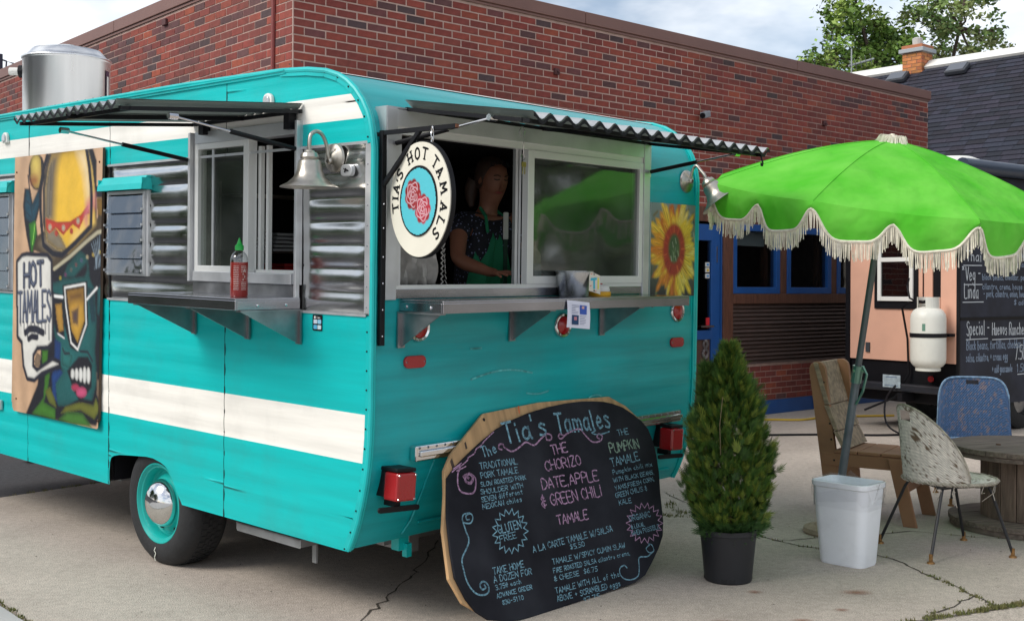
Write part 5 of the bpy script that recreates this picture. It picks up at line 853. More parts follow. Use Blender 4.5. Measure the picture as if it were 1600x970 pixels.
# sunflower panel on the rear
SX0,SX1,SZ0,SZ1=1.952,2.376,1.388,1.898
pa=Paint(92,112,1,(SZ1-SZ0)/(SX1-SX0),(.10,.13,.10)); Hh=(SZ1-SZ0)/(SX1-SX0)
rg=random.Random(21)
pa.blend(np.clip(1-pa.y/.5,0,1)*.8,(.22,.30,.28)); pa.blend(np.clip((pa.y-.8)/.4,0,1),(.02,.02,.025))
for k in range(40): x,y=rg.random(),rg.random()*Hh; pa.stroke([(x,y),(x+rg.uniform(-.1,.1),y+rg.uniform(.05,.2))],.03,rg.choice([(.12,.18,.08),(.3,.36,.3),(.05,.06,.05),(.16,.12,.04)]),.03)
cx_,cy_=.52,.60
for layer in range(3):
    for k in range(34):
        a=k*2*PI/34+layer*.12+rg.uniform(-.06,.06); l=rg.uniform(.46,.70)*(1-.12*layer); rr0=.15; w_=rg.uniform(.035,.06)
        c=rg.choice([(.60,.20,.015),(.68,.34,.02),(.72,.48,.04),(.48,.13,.015),(.62,.28,.02)] if math.cos(a)<.2 else [(.72,.50,.03),(.70,.55,.08),(.60,.38,.03),(.74,.60,.16)])
        ca,sa=math.cos(a),math.sin(a); ex,ey=cx_+ca*l*.95,cy_+sa*l*1.1
        pts=[(cx_+ca*rr0,cy_+sa*rr0*1.2),(cx_+ca*l*.5-sa*w_,cy_+sa*l*.6+ca*w_),(ex-sa*w_*.7-ca*.05,ey+ca*w_*.7-sa*.05),(ex,ey),(ex+sa*w_*.7-ca*.05,ey-ca*w_*.7-sa*.05),(cx_+ca*l*.5+sa*w_,cy_+sa*l*.6-ca*w_)]
        pa.poly(pts,c,.02); pa.stroke([(cx_+ca*.2,cy_+sa*.24),(cx_+ca*l*.8,cy_+sa*l*.9)],.010,tuple(q*.35 for q in c),.010); pa.stroke([(cx_+ca*.25-sa*.015,cy_+sa*.3+ca*.015),(ex-ca*.06,ey-sa*.06)],.008,tuple(min(1,q*1.35+.08) for q in c),.008)
pa.poly([(cx_+.255*math.cos(t*PI/12),cy_+.30*math.sin(t*PI/12)*1.15) for t in range(24)],(.34,.035,.02),.03)
pa.poly([(cx_-.0+.13*math.cos(t*PI/12),cy_-.02+.19*math.sin(t*PI/12)) for t in range(24)],(.05,.10,.04),.03)
for k in range(30): a=rg.uniform(0,2*PI); r_=rg.uniform(0,.11); x,y=cx_+math.cos(a)*r_,cy_-.02+math.sin(a)*r_*1.4; pa.stroke([(x,y),(x+.02,y+.06)],.015,rg.choice([(.14,.22,.1),(.3,.36,.26),(.03,.05,.02),(.1,.16,.05)]),.015)
for k in range(26): a=rg.uniform(0,2*PI); pa.stroke([(cx_+.17*math.cos(a),cy_+.23*math.sin(a)),(cx_+.24*math.cos(a),cy_+.31*math.sin(a))],.012,rg.choice([(.5,.07,.03),(.2,.02,.015),(.62,.14,.04)]),.012)
sf=thing('sunflower_painting','square painting of an orange and yellow sunflower beside the rear window','painting',M=TM)
Wd=SX1-SX0
pa.mb(lambda x,y:(SX0+x*Wd,-.0125,SZ1-y*Wd)).build('painted_face',m_print,sf); MB().box(SX0,SX1,-.0115,-.003,SZ0,SZ1).build('board',m_white,sf)
# bell lamps
def belllamp(name,label,M,arm,shM,plate_r=.062):
    t=thing(name,label,'wall lamp',M=M,group='brushed nickel bell lamps on the trailer')
    Pm=Matrix.Rotation(R(90),4,'X')
    MB().lathe([(.001,.03),(.02,.028),(.032,.02),(.036,.018),(.048,.014),(.054,.010),(.060,.008),(.064,.0)],Pm,32).build('wall_plate',m_nick,t,smooth=35)
    MB().tube(smooth3(arm,6),.0085,10).lathe([(.014,0),(.016,.012),(.010,.02)],Matrix.Translation(arm[0])@Pm,12).build('gooseneck',m_nick,t,smooth=True)
    s_=MB().lathe([(.018,0),(.022,-.006),(.034,-.012),(.040,-.028),(.036,-.036),(.046,-.044),(.050,-.060),(.054,-.085),(.066,-.112),(.092,-.136),(.120,-.150),(.124,-.154),(.121,-.156),(.09,-.142),(.063,-.116),(.05,-.086),(.045,-.05)],shM,40).build('lamp_shade',m_nick,t,smooth=30)
    MB().lathe([(.001,-.128),(.022,-.12),(.03,-.1),(.024,-.075),(.014,-.05)],shM,16).build('bulb',mat('bulb_glass',(.75,.72,.65),.3),s_,smooth=True)
    return t
def smooth3(p,n=4):
    p=[Vector(q) for q in p]; out=[]
    for i in range(len(p)-1):
        a=p[max(i-1,0)];b=p[i];c=p[i+1];d=p[min(i+2,len(p)-1)]
        for j in range(n): t=j/n; out.append(.5*((2*b)+(c-a)*t+(2*a-5*b+4*c-d)*t*t+(3*b-a-3*c+d)*t**3))
    out.append(p[-1]); return out
# lamp frame: -Y points out of the wall, Z up
LM=TM@Matrix.Translation((-.012,.237,2.0))@Matrix.Rotation(R(-90),4,'Z')
belllamp('bell_lamp','bell shaped nickel lamp on the ridged metal siding beside the side window',LM,[(0,-.02,-.015),(0,-.036,.0),(0,-.044,.045),(0,-.066,.09),(0,-.098,.105),(0,-.128,.09),(0,-.137,.055),(0,-.135,.018)],Matrix.Translation((0,-.135,.022)))
LM2=TM@Matrix.Translation((2.297,-.003,2.03))
sh2=Matrix.Translation((0.0,-.125,.010))@Matrix.Rotation(R(-16),4,'Y')@Matrix.Rotation(R(-33),4,'X')
belllamp('bell_lamp','bell shaped nickel lamp tilted outward above the sunflower painting',LM2,[(0,-.02,.0),(.0,-.03,.03),(0,-.042,.07),(0,-.065,.085),(0,-.09,.06),(0,-.118,.030),(0,-.125,.008)],sh2)
# hanging round sign
m_sign=mat('sign_cream',(.80,.76,.64),.45,var=.05,vs=6)
sgb=thing('sign_bracket','black steel angle bracket with arm bolted at the rear corner of the trailer','bracket',M=TM@Matrix.Translation((.035,-.008,0)))
MB().box(-.012,.012,-.022,.0,1.21,2.105).build('upright',m_black,sgb,bevel=.002); MB().box(-.009,.009,-.445,-.022,2.086,2.104).build('arm',m_black,sgb); MB().beam((0,-.235,2.09),(0,-.018,1.88),.016,.016).build('brace',m_black,sgb)
MB().box(-.008,.008,-.450,-.446,2.088,2.102).build('rust_end',mat('rust_end',(.16,.06,.03),.8),sgb)
q=MB()
for z in(1.25,1.36,1.47,1.58,1.70,1.80): q.lathe([(.001,0),(.005,0),(.003,.004)],Matrix.Translation((0,-.022,z))@Matrix.Rotation(R(90),4,'X'),8)
q.build('screw_heads',m_chrome,sgb,kind='stuff')
SM=TM@Matrix.Translation((.035,-.268,1.812))@Matrix.Rotation(R(-11.5),4,'Z')   # local: -Y along the arm, -X is the lettered face
sg=thing('hanging_sign',"round cream sign reading TIA'S HOT TAMALS around two red roses",'sign',M=SM)
rs_=.236
fx=lambda u,v,d:(d,-u,v)       # u to the viewer's right, v up, on the -X face
circ=lambda r_,n=64:[(r_*math.cos(2*PI*k/n),r_*math.sin(2*PI*k/n)) for k in range(n)]
MB().prism(circ(rs_),fx,-.015,.003).build('rim',m_black,sg,smooth=True)
MB().prism(circ(rs_-.006),fx,-.020,-.0151).build('face',m_sign,sg)
MB().prism(circ(rs_-.006),fx,.0031,.006).build('face',m_sign,sg)
MB().prism([(x-.002,y-.006) for x,y in circ(.142)],fx,-.0245,-.0201).build('inner_ring',m_black,sg)
pa=Paint(72,72,1,1,(.09,.52,.60)); rg=random.Random(5)
def rose(cx_,cy_,r_,c):
    for k in range(9):
        a=k*2*PI/9; x,y=cx_+r_*.72*math.cos(a),cy_+r_*.72*math.sin(a); pa.poly([(x+r_*.36*math.cos(t*PI/6),y+r_*.36*math.sin(t*PI/6)) for t in range(12)],tuple(q*.7 for q in c[k%2]),.012)
    pa.poly([(cx_+r_*.8*math.cos(t*PI/10),cy_+r_*.8*math.sin(t*PI/10)) for t in range(20)],tuple(q*.7 for q in c[0]),.012)
    for rr_ in(.78,.55,.36,.18):
        pts=[(cx_+r_*rr_*(1+.12*math.sin(5*t*PI/14+rr_*9))*math.cos(t*PI/14),cy_+r_*rr_*(1+.12*math.sin(5*t*PI/14+rr_*9))*math.sin(t*PI/14)) for t in range(27)]; pa.stroke(pts,.013,(.75,.55,.6),.01)
rose(.36,.40,.22,[(.42,.015,.02),(.30,.01,.012)]); rose(.64,.62,.21,[(.60,.03,.06),(.42,.012,.02)])
pa.mb(lambda x,y:(-.0250,-((x-.5)*.272-.002),(.5-y)*.272-.006),lambda x,y:math.hypot(x-.5,y-.5)<.49).build('rose_painting',m_print,sg)
q=MB()
for ch,ang in zip("TIA'SHOTTAMALS",[188,176,164,153,144,113,95,77,50,34,13,-10,-29,-46]):
    a=R(ang); rt=.165; hh=.044 if ch!="'" else .03; k={'I':.01,"'":.012,'M':.036,'O':.032}.get(ch,.028)
    ex=Vector((math.sin(a),-math.cos(a))); ey=Vector((math.cos(a),math.sin(a)))
    for s_ in FN[ch]:
        pts=[(Vector((math.cos(a),math.sin(a)))*rt+ex*((px-2)/4*k)+ey*(py/6*hh)) for px,py in s_]; pts=[(p.x,p.y-.002) for p in pts]
        q.ribbon(smoothpts(pts,3) if ch in "SO" else pts,.0088,fx,-.0212)
        if ch in 'TIAHML':
            for e in(0,-1):
                p=Vector(pts[e]); q.ribbon([tuple(p-ex*.007),tuple(p+ex*.007)],.0055,fx,-.0213)
q.build('lettering',m_black,sg)
for dy in(-.065,.062):
    q=MB(); 
    for k in range(3):
        z=.235+k*.020; pts=[(dy*0+ (.006*math.cos(t*PI/6) if k%2 else 0), -dy+(0 if k%2 else .006*math.cos(t*PI/6)), z+.013*math.sin(t*PI/6)) for t in range(13)]; q.tube(pts,.0022,6,False)
    q.build('chain',m_chrome,sg)
# keys hanging at the window
ky=thing('hanging_keys','bunch of keys hanging on a wire hook in front of the rear window frame','keys',M=TM@Matrix.Translation((.87,-.05,2.03)))
MB().tube([(0,0,.17),(.0,-.004,.10),(.0,0,.04)],.0018,5).tube([(-.02,0,.12),(-.028,0,.145),(-.01,0,.17),(.012,0,.15),(.0,0,.12)],.0018,5).tube([(.013*math.cos(t*PI/6),0,.025+.013*math.sin(t*PI/6)) for t in range(13)],.0016,5).build('wire_hook',m_chrome,ky)
for k,(dx,c) in enumerate([(-.006,m_chrome),(.006,mat('brass',(.6,.45,.15),.3,1)),(-.012,MATS['brass'])]):
    MB().prism(rrect(dx-.009,-.02,dx+.009,.004,.007)+[],lambda u,v,d:(u,d,v+.0),-.004-k*.004,-.002-k*.004).prism([(dx-.003,-.055),(dx+.003,-.05),(dx+.003,-.02),(dx-.003,-.02)],lambda u,v,d:(u,d,v),-.004-k*.004,-.002-k*.004).build('key',c,ky)
# sauce bottle on side shelf
bt=thing('hot_sauce_bottle','red hot sauce squeeze bottle with a green cap on the side shelf','bottle',M=TM@Matrix.Translation((-.20,.665,1.3975)))
m_sauce=mat('chili_sauce',(.27,.012,.006),.3,var=.15,vs=20,coat=.4); m_pet=glassmat('clear_plastic',(.85,.87,.87),.12,.03); m_gcap=mat('green_cap',(.01,.35,.05),.4)
MB().lathe([(.036,0),(.039,.006),(.0385,.07),(.037,.08),(.0385,.09),(.0388,.148),(.0387,.152)],None,28).build('sauce_body',m_sauce,bt,smooth=True)
MB().lathe([(.0389,.150),(.038,.168),(.032,.186),(.022,.197),(.014,.202),(.014,.206)],None,28).build('clear_shoulder',m_pet,bt,smooth=True)
MB().lathe([(.019,.204),(.019,.224),(.015,.228),(.011,.232),(.007,.245),(.0025,.258),(.001,.259)],None,20,True).build('nozzle_cap',m_gcap,bt,smooth=35)
m_sw=mat('label_white',(.7,.65,.6),.6); q=MB()
cyl=lambda u,v,d:((.0391+d)*math.cos(u),(.0391+d)*math.sin(u),v)
rg=random.Random(8)
for col_ in(R(215),R(268)):
    for r_ in range(14):
        z=.032+r_*.0078; 
        if col_>4 and 4<r_<10: continue
        u=col_-.32
        while u<col_+.3: w_=rg.uniform(.03,.11); q.ribbon([(u,z),(min(u+w_,col_+.3),z)],.0022,cyl,.0003); u+=w_+.035
pts=[(R(268)+.2*math.cos(t),.075+.012*math.sin(t*2)+.004*t) for t in np.linspace(0,5,14)]; q.ribbon(pts,.003,cyl,.0004); q.ribbon([(R(262),.11),(R(272),.118),(R(280),.108),(R(270),.124)],.003,cyl,.0004)
q.build('label_print',m_sw,bt)
# bucket with card, order bell and flyer on rear shelf
m_galv=mat('galvanised',(.55,.58,.60),.3,1,var=.25,vs=12,rvar=.1)
bk=thing('tip_bucket','small galvanised bucket holding a hand lettered TIPS card on the rear shelf','bucket',M=TM@Matrix.Translation((1.215,-.085,1.4025)))
MB().lathe([(.068,0),(.072,.004),(.092,.118),(.096,.120),(.096,.124),(.090,.122),(.07,.008),(.001,.006)],None,36).build('pail',m_galv,bk,smooth=35)
MB().tube([(.092*math.cos(R(a)),.092*math.sin(R(a))*.3-.02,.118+.01*math.sin(R(a))) for a in range(180,361,20)],.002,5).build('handle',m_galv,bk)
cd=Matrix.Translation((.035,-.098,.068))@Matrix.Rotation(R(10),4,'Y')@Matrix.Rotation(R(-10),4,'X'); fc=lambda u,v,d:tuple(cd@Vector((u,d,v)))
c_=MB().prism([(-.042,-.046),(.048,-.050),(.050,.044),(-.026,.052),(-.036,.03)],fc,-.001,.001).build('card',mat('card_cream',(.72,.68,.58),.8),bk)
for (a,b,c,d),col in zip([(-.028,-.022,.022,.034),(.024,-.024,.036,.026)],[(.05,.45,.60),(.75,.7,.10)]):
    q=MB()
    if a<0: q.prism([(-.028,.018),(.020,.030),(.020,.018),(.006,.014),(.006,-.030),(-.008,-.032),(-.008,.010),(-.028,.005)],fc,-.0022,-.0012)
    else: q.prism([(.025,-.028),(.035,-.026),(.038,.030),(.028,.030)],fc,-.0022,-.0012)
    q.build('letter',mat('card_col%d'%(a<0),col,.6),c_)
q=MB()
for u,v in((-.02,.04),(-.028,-.02),(.01,-.04)): q.ribbon([(u-.005,v),(u,v-.002),(u+.005,v+.003)],.003,fc,-.0016)
q.build('scribble',mat('red_ink',(.6,.05,.05),.6),c_)
q=MB(); q.prism([(x*.035+.0,y*.035+.042) for x,y in circ(.12,10)],fc,-.0022,-.0012); q.prism([(x*.035-.002,y*.035-.040) for x,y in circ(.14,10)],fc,-.0022,-.0012); q.build('dots',m_black,c_)
ob=thing('order_bell','small white dome timer with yellow base and red button on the rear shelf','timer',M=TM@Matrix.Translation((1.42,-.085,1.4025)))
MB().lathe([(.055,0),(.057,.004),(.056,.020),(.050,.022)],None,28,True).build('base',mat('yellow_plastic',(.8,.42,.02),.4),ob,smooth=35)
MB().lathe([(.050,.0225),(.051,.03),(.047,.046),(.036,.054),(.02,.057),(.001,.058)],None,28).build('dome',m_white,ob,smooth=True); MB().lathe([(.014,.057),(.014,.063),(.001,.064)],None,16).build('button',m_redl,ob)
fl_=thing('paper_flyer','white printed flyer taped to the front lip of the rear shelf, hanging askew','flyer',M=TM@Matrix.Translation((1.015,-.279,1.388))@Matrix.Rotation(R(5),4,'Y')@Matrix.Rotation(R(-4),4,'X'))
q=MB(); q.grid([[(-.082+.164*i/6,-.004*math.sin(j/7*PI)-.004*(i/6)*(j/7),-.125*j/7) for i in range(7)] for j in range(8)]); q.build('sheet',mat('paper',(.72,.73,.85),.8),fl_,solid=.0006)
ff=lambda u,v,d:(u,d,-v)
for (a,b,c,d),col in zip([(.005,.018,.055,.060),(-.052,.066,-.004,.110),(.018,.022,.035,.034),(-.038,.074,-.018,.09)],[(.04,.10,.45),(.01,.05,.14),(.7,.4,.35),(.5,.2,.25)]):
    MB().prism([(a,b),(c,b),(c,d),(a,d)],ff,-.0076 if a in(.018,-.038) else -.0068,-.0062 if a not in(.018,-.038) else -.0069).build('printed_picture',mat('ink%d'%int(a*1000+99),col,.6),fl_)
q=MB(); rg=random.Random(2)
for (x0,x1,y0,y1) in[(-.055,-.005,.02,.058),(.005,.06,.068,.108)]:
    y=y0
    while y<y1: q.ribbon([(x0,y),(rg.uniform((x0+x1)/2,x1),y)],.0022,ff,-.0068); y+=.0075
q.build('printed_text',mat('ink_grey',(.25,.28,.4),.7),fl_)
# lace curtain, utensil, jar inside
m_lace=mat('lace_cloth',(.5,.48,.45),.9,var=.2,vs=30)
lc_=thing('lace_curtain','crumpled white lace cloth behind the rear window below the round sign','cloth',M=TM@Matrix.Translation((.33,.16,1.46)))
q=MB(); q.grid([[(-.19+.38*i/30,.03*math.sin(i*1.3)+.012*math.sin(i*3+j),.20*(1-.3*abs(i/30-.5))*j/6) for i in range(31)] for j in range(7)]); q.build('cloth',m_lace,lc_,smooth=True,solid=.002)
q=MB()
for k in range(9): z=k*.024; q.tube([(.20,-.02,z),(.215,-.02,z+.012),(.20,-.02,z+.024)],.003,5).tube([(.24-.004*k,-.02,z),(.225,-.02,z+.02)],.002,5)
q.build('lace_edge',m_lace,lc_)
ut=thing('hanging_utensil','white handled kitchen utensil hanging inside beside the serving window','utensil',M=TM@Matrix.Translation((1.20,.36,1.55)))
MB().box(-.016,.016,-.006,.006,.13,.27).build('handle',m_white,ut,bevel=.004); MB().box(-.013,.013,-.004,.004,-.10,.129).build('blade',mat('util_dark',(.01,.05,.03),.5),ut,bevel=.002)
jr=thing('glass_jar','small glass jar of spoons on the counter inside the rear window','jar',M=TM@Matrix.Translation((1.13,.10,1.47)))
MB().lathe([(.034,0),(.036,.01),(.036,.08),(.03,.09)],None,20).build('glass',mat('jar_frost',(.45,.47,.46),.15,alpha=.6),jr,smooth=True)
MB().prism([(-.05,.07),(.0,.07),(.055,.10),(.05,.14),(-.02,.20),(-.06,.15)],lambda u,v,d:(u,d,v),.0,.012).build('scoop',mat('scoop_tan',(.55,.45,.28),.6),jr,bevel=.004)
cs=thing('red_storage_crate','red plastic storage crate seen through the open side window','crate',M=TM@Matrix.Translation((.88,1.72,1.36)))
MB().box(-.15,.15,-.12,.12,0,.16).build('box_body',mat('red_plastic',(.45,.02,.02),.5),cs,bevel=.01); MB().box(-.16,.16,-.13,.13,.161,.178).build('lid',MATS['red_plastic'],cs,bevel=.004)
MB().tube([(-.15,-.14,.03),(-.05,-.15,.05),(.05,-.15,.03)],.004,5).build('handle',m_chrome,cs)
sv_=thing('wire_shelf','wire shelf inside the trailer carrying a stack of paper bags','shelf',M=TM@Matrix.Translation((.92,1.85,1.30)))
q=MB()
for z in(0.04,.30,.62): 
    for k in range(7): q.tube([(-.35,-.15+k*.05,z),(.35,-.15+k*.05,z)],.003,5)
    for k in(-.35,0,.35): q.tube([(k,-.15,z),(k,.15,z)],.005,5)
q.build('rack',mat('rack_wire',(.3,.25,.22),.4,.8),sv_)
q=MB()
for x in(-.35,.35):
    for y in(-.15,.15): q.tube([(x,y,-.88),(x,y,.7)],.01,6)
q.build('posts',MATS['rack_wire'],sv_)
pb=thing('paper_bag_stack','folded white paper bags lying on the wire shelf inside','paper bags',M=TM@Matrix.Translation((.84,1.78,1.606)))
q=MB()
for k in range(5): q.box(-.12+k*.006,.14-k*.004,-.09,.09+k*.003,k*.022,k*.022+.016)
q.build('bags',mat('bag_paper',(.5,.5,.52),.8),pb,bevel=.006)
ct=MB().box(.15,2.3,.12,.55,1.40,1.43).build('counter',m_steeld,tr); MB().box(.15,2.3,.5,.53,.42,1.40).build('counter_front',m_intr,ct)
# ---------------- the woman at the hatch ----------------
m_skin=mat('skin',(.30,.125,.075),.5,var=.08,vs=20); m_hair=mat('hair',(.055,.028,.018),.6,var=.3,vs=60,stretch=(1,1,.3)); m_tee=mat('dotted_tee',(.012,.012,.02),.8); m_apr=mat('green_apron',(.015,.24,.11),.8,var=.1,vs=8)
t=m_tee.node_tree; vo=t.nodes.new('ShaderNodeTexVoronoi'); vo.inputs['Scale'].default_value=55; tcx=t.nodes.new('ShaderNodeTexCoord'); t.links.new(tcx.outputs['Object'],vo.inputs['Vector']); lt_=t.nodes.new('ShaderNodeMath'); lt_.operation='LESS_THAN'; lt_.inputs[1].default_value=.24; t.links.new(vo.outputs['Distance'],lt_.inputs[0]); mm=t.nodes.new('ShaderNodeMix'); mm.data_type='RGBA'; mm.inputs[6].default_value=(.012,.012,.02,1); mm.inputs[7].default_value=(.22,.25,.42,1); t.links.new(lt_.outputs[0],mm.inputs[0]); t.links.new(mm.outputs[2],t.nodes['Principled BSDF'].inputs['Base Color'])
wo=thing('person','woman in a dotted dark tee and green apron working at the serving window','person',M=TM)
# joints in trailer space; she looks down and to the photo left
hd=Vector((1.235,.49,1.995))
nodes=[(1.235,.60,1.10,.15,.11),(1.235,.60,1.28,.155,.115),(1.235,.585,1.45,.14,.11),(1.235,.56,1.62,.155,.11),(1.235,.545,1.745,.13,.085),(1.235,.535,1.80,.065,.055),(1.236,.52,1.86,.050,.048),(1.236,.505,1.905,.060,.065),(1.237,.49,1.955,.074,.080),(1.238,.495,2.02,.080,.088),(1.239,.50,2.075,.066,.075),
 (1.10,.565,1.775,.058),(1.05,.545,1.74,.053),(.985,.49,1.65,.046),(.925,.43,1.575,.040),(.93,.36,1.55,.038),(.93,.27,1.53,.030),(.93,.215,1.515,.024),(.925,.175,1.51,.028,.018),
 (1.365,.49,1.77,.056),(1.415,.45,1.73,.052),(1.43,.40,1.64,.045),(1.41,.35,1.56,.038),(1.34,.27,1.54,.034),(1.25,.19,1.525,.026),(1.20,.16,1.515,.023),(1.165,.145,1.51,.026,.018),
 (1.16,.60,.95,.085),(1.15,.60,.70,.062),(1.15,.60,.50,.045),(1.31,.60,.95,.085),(1.32,.60,.70,.062),(1.32,.60,.50,.045)]
edges=[(i,i+1) for i in range(10)]+[(4,11),(11,12),(12,13),(13,14),(14,15),(15,16),(16,17),(17,18)]+[(4,19),(19,20),(20,21),(21,22),(22,23),(23,24),(24,25),(25,26)]+[(0,27),(27,28),(28,29),(0,30),(30,31),(31,32)]
def addhand(hi,base,dirs,side):
    for (off,d,l,r_) in dirs:
        p=Vector(base)+Vector(off); pr=hi
        for k,(f,dz) in enumerate([(0.25,0),(.6,-.004),(1,-.016)]):
            q=p+Vector(d)*l*f+Vector((0,0,dz)); nodes.append((q.x,q.y,q.z,r_*(1-.15*k))); edges.append((pr,len(nodes)-1)); pr=len(nodes)-1
addhand(18,(.925,.165,1.508),[((-.024,0,0),(-.1,-.95,.0),.070,.0085),((-.008,-.004,.003),(.05,-1,.05),.080,.009),((.009,-.003,.003),(.25,-.95,.12),.078,.009),((.022,0,.002),(.45,-.85,.35),.066,.0085),((.028,.03,.004),(.95,-.3,.15),.055,.0095)],1)
addhand(26,(1.155,.14,1.508),[((0,.022,0),(-1,-.1,0),.07,.0085),((0,.007,.003),(-1,-.2,0),.08,.009),((0,-.008,.003),(-.95,-.3,0),.075,.009),((0,-.02,0),(-.85,-.5,0),.06,.0085),((.02,-.03,0),(-.2,-1,0),.05,.009)],-1)
body=skinmesh('body',nodes,edges,m_skin,wo,2)
tn=[(1.235,.60,1.12,.17,.13),(1.235,.60,1.28,.168,.128),(1.235,.585,1.45,.155,.125),(1.235,.56,1.62,.170,.125),(1.235,.55,1.735,.135,.095),(1.10,.567,1.765,.070),(1.05,.545,1.735,.066),(1.005,.51,1.68,.064),(1.37,.49,1.76,.068),(1.415,.45,1.72,.064),(1.425,.41,1.665,.062)]
skinmesh('t_shirt',tn,[(0,1),(1,2),(2,3),(3,4),(4,5),(5,6),(6,7),(4,8),(8,9),(9,10)],m_tee,wo,2)
# head turned down-left: face plates as small features
Hf=Matrix.Translation(hd)@Matrix.Rotation(R(-14),4,'Z')@Matrix.Rotation(R(14),4,'X')
hb=MB(); 
hb.lathe([(.001,.105),(.035,.10),(.062,.082),(.078,.055),(.084,.02),(.083,-.01),(.078,-.04),(.066,-.066)],Hf@Matrix.Translation((0,.028,.012)),24,sx=.98,sy=1.08)
hb.tube([Hf@Vector(p) for p in((-.05,.09,-.02),(-.06,.10,-.07),(-.07,.08,-.12),(-.075,.05,-.16))],[.04,.038,.03,.012],10).tube([Hf@Vector(p) for p in((.05,.09,-.02),(.06,.10,-.07),(.07,.08,-.11))],[.04,.034,.014],10)
hr=hb.build('hair',m_hair,wo,smooth=True)
fc_=MB().lathe([(.001,.095),(.03,.09),(.055,.07),(.068,.035),(.072,.0),(.068,-.03),(.058,-.058),(.042,-.082),(.024,-.098),(.001,-.104)],Hf@Matrix.Translation((0,-.018,-.004)),24,sx=.97,sy=1.0)
fc_.tube([Hf@Vector(p) for p in((0,-.083,.012),(0,-.093,-.012),(0,-.103,-.028),(0,-.088,-.036))],[.006,.008,.012,.007],8)
fc_.build('face',m_skin,wo,smooth=True)
q=MB()
for s in(-1,1): q.tube([Hf@Vector(p) for p in((s*.014,-.088,.016),(s*.028,-.087,.012),(s*.042,-.078,.014))],.0032,6).tube([Hf@Vector(p) for p in((s*.012,-.091,.032),(s*.03,-.088,.038),(s*.046,-.076,.032))],.003,6)
q.build('brows_and_lashes',m_hair,wo); MB().tube([Hf@Vector(p) for p in((-.024,-.078,-.055),(-.01,-.086,-.053),(.01,-.086,-.053),(.024,-.078,-.055))],[.002,.006,.006,.002],8).build('mouth',mat('lips',(.35,.08,.07),.4),wo,smooth=True)
q=MB()
for s in(-1,1): q.tube([Hf@Vector((s*.035+.02*math.cos(a*PI/5),-.045-.02*(1-abs(math.cos(a*PI/5)))*0,.088+.012*math.sin(a*PI/5))) for a in range(11)],.002,5)
q.build('sunglasses',mat('glasses_gloss',(.02,.02,.03),.1),wo)
for s in(-1,1): MB().lathe([(.001,.006),(.012,.004),(.014,-.004),(.001,-.006)],Hf@Matrix.Translation((s*.073,.004,-.008))@Matrix.Rotation(R(90),4,'Y'),10,sx=1.5).build('ear',m_skin,wo,smooth=True)
ap=[]
for j in range(15):
    z=1.72-j*.045; hw_=.085+.018*j if j<5 else min(.185,.175+.01*(j-5)); row=[]
    for i in range(13):
        t=-1+2*i/12; row.append((1.235+hw_*t+.0,.60-.055*(1 if z<1.7 else .6)-.105*math.cos(t*1.1)-.012*math.sin(i*1.9+j*.4),z))
    ap.append(row)
MB().grid(ap).build('apron',m_apr,wo,smooth=True,solid=.003)
MB().tube([(1.165,.455,1.715),(1.165,.47,1.80),(1.185,.53,1.845),(1.24,.575,1.85),(1.29,.53,1.845),(1.305,.47,1.80),(1.305,.455,1.715)],.009,6).build('apron_strap',m_apr,wo)
# ---------------- chalkboard ----------------
BV=Vector((0,.29,.84)).normalized()
BMx=TM@Matrix(((1,0,0,0),(0,BV.y,-BV.z,-.33),(0,BV.z,BV.y,0),(0,0,0,1)))
cb_=thing('chalkboard_menu','large black chalkboard menu with rounded corners leaning on the trailer rear','menu board',M=BMx)
ID=lambda u,v,d:(u,v,d)
PLY=[(.318,.60),(.345,.70),(.405,.765),(.66,.925),(1.05,.945),(1.60,.93),(1.72,.87),(1.80,.80),(1.80,.5),(1.6,.12),(1.42,.02),(.62,.02),(.40,.06),(.285,.14),(.238,.25),(.262,.45)]
BLK=[(.342,.665),(.40,.705),(.486,.748),(.60,.80),(.712,.845),(.83,.877),(.955,.900),(1.1,.915),(1.237,.922),(1.34,.922),(1.437,.916),(1.53,.906),(1.6,.89),(1.68,.862),(1.75,.819),(1.81,.775),(1.847,.728),(1.862,.66),(1.86,.589),(1.845,.5),(1.813,.40),(1.775,.25),(1.74,.18),(1.68,.125),(1.6,.07),(1.52,.02),(1.43,.003),(1.38,.0),(.64,.0),(.52,.012),(.40,.045),(.34,.09),(.30,.15),(.262,.25),(.268,.35),(.29,.5)]
MB().prism(PLY,ID,-.030,-.013).build('backing_board',m_ply,cb_,bevel=.002,label='raw plywood backing with one knot hole')
MB().prism(BLK,ID,-.0125,0).build('black_panel',mat('chalkboard_black',(.006,.006,.012),.8,var=.35,vs=2.5,col2=(.026,.028,.036),spec=.25),cb_,bevel=.002)
MB().lathe([(.001,.001),(.008,.001)],Matrix.Translation((.655,.897,-.0125)),10).build('knot_hole',m_dark,cb_)
MB().prism([(.395,.70),(.41,.71),(.405,.748),(.39,.735)],ID,-.0125,-.012).prism([(.50,.775),(.512,.78),(.51,.81),(.50,.805)],ID,-.0125,-.012).build('stain_marks',mat('ply_dark',(.06,.04,.03),.8),cb_)
CK=[mat('chalk_blue',(.30,.58,.72),.95,col2=(.05,.09,.12),vs=90),mat('chalk_pink',(.68,.42,.64),.95,col2=(.12,.06,.11),vs=90),mat('chalk_green',(.42,.60,.48),.95,col2=(.07,.11,.08),vs=90)]
qs=[MB(),MB(),MB()]
for i,(txt,a,b,c,d,h,col) in enumerate(BT):
    big=h>.08; w_=.0115 if big else max(.0034,min(.0062,h*.14))
    for s_ in strokes(txt,a,b,c,d,h,.3,i): qs[col].ribbon(smoothpts(s_,2) if (big or h>.04) else s_,w_,ID,.0012)
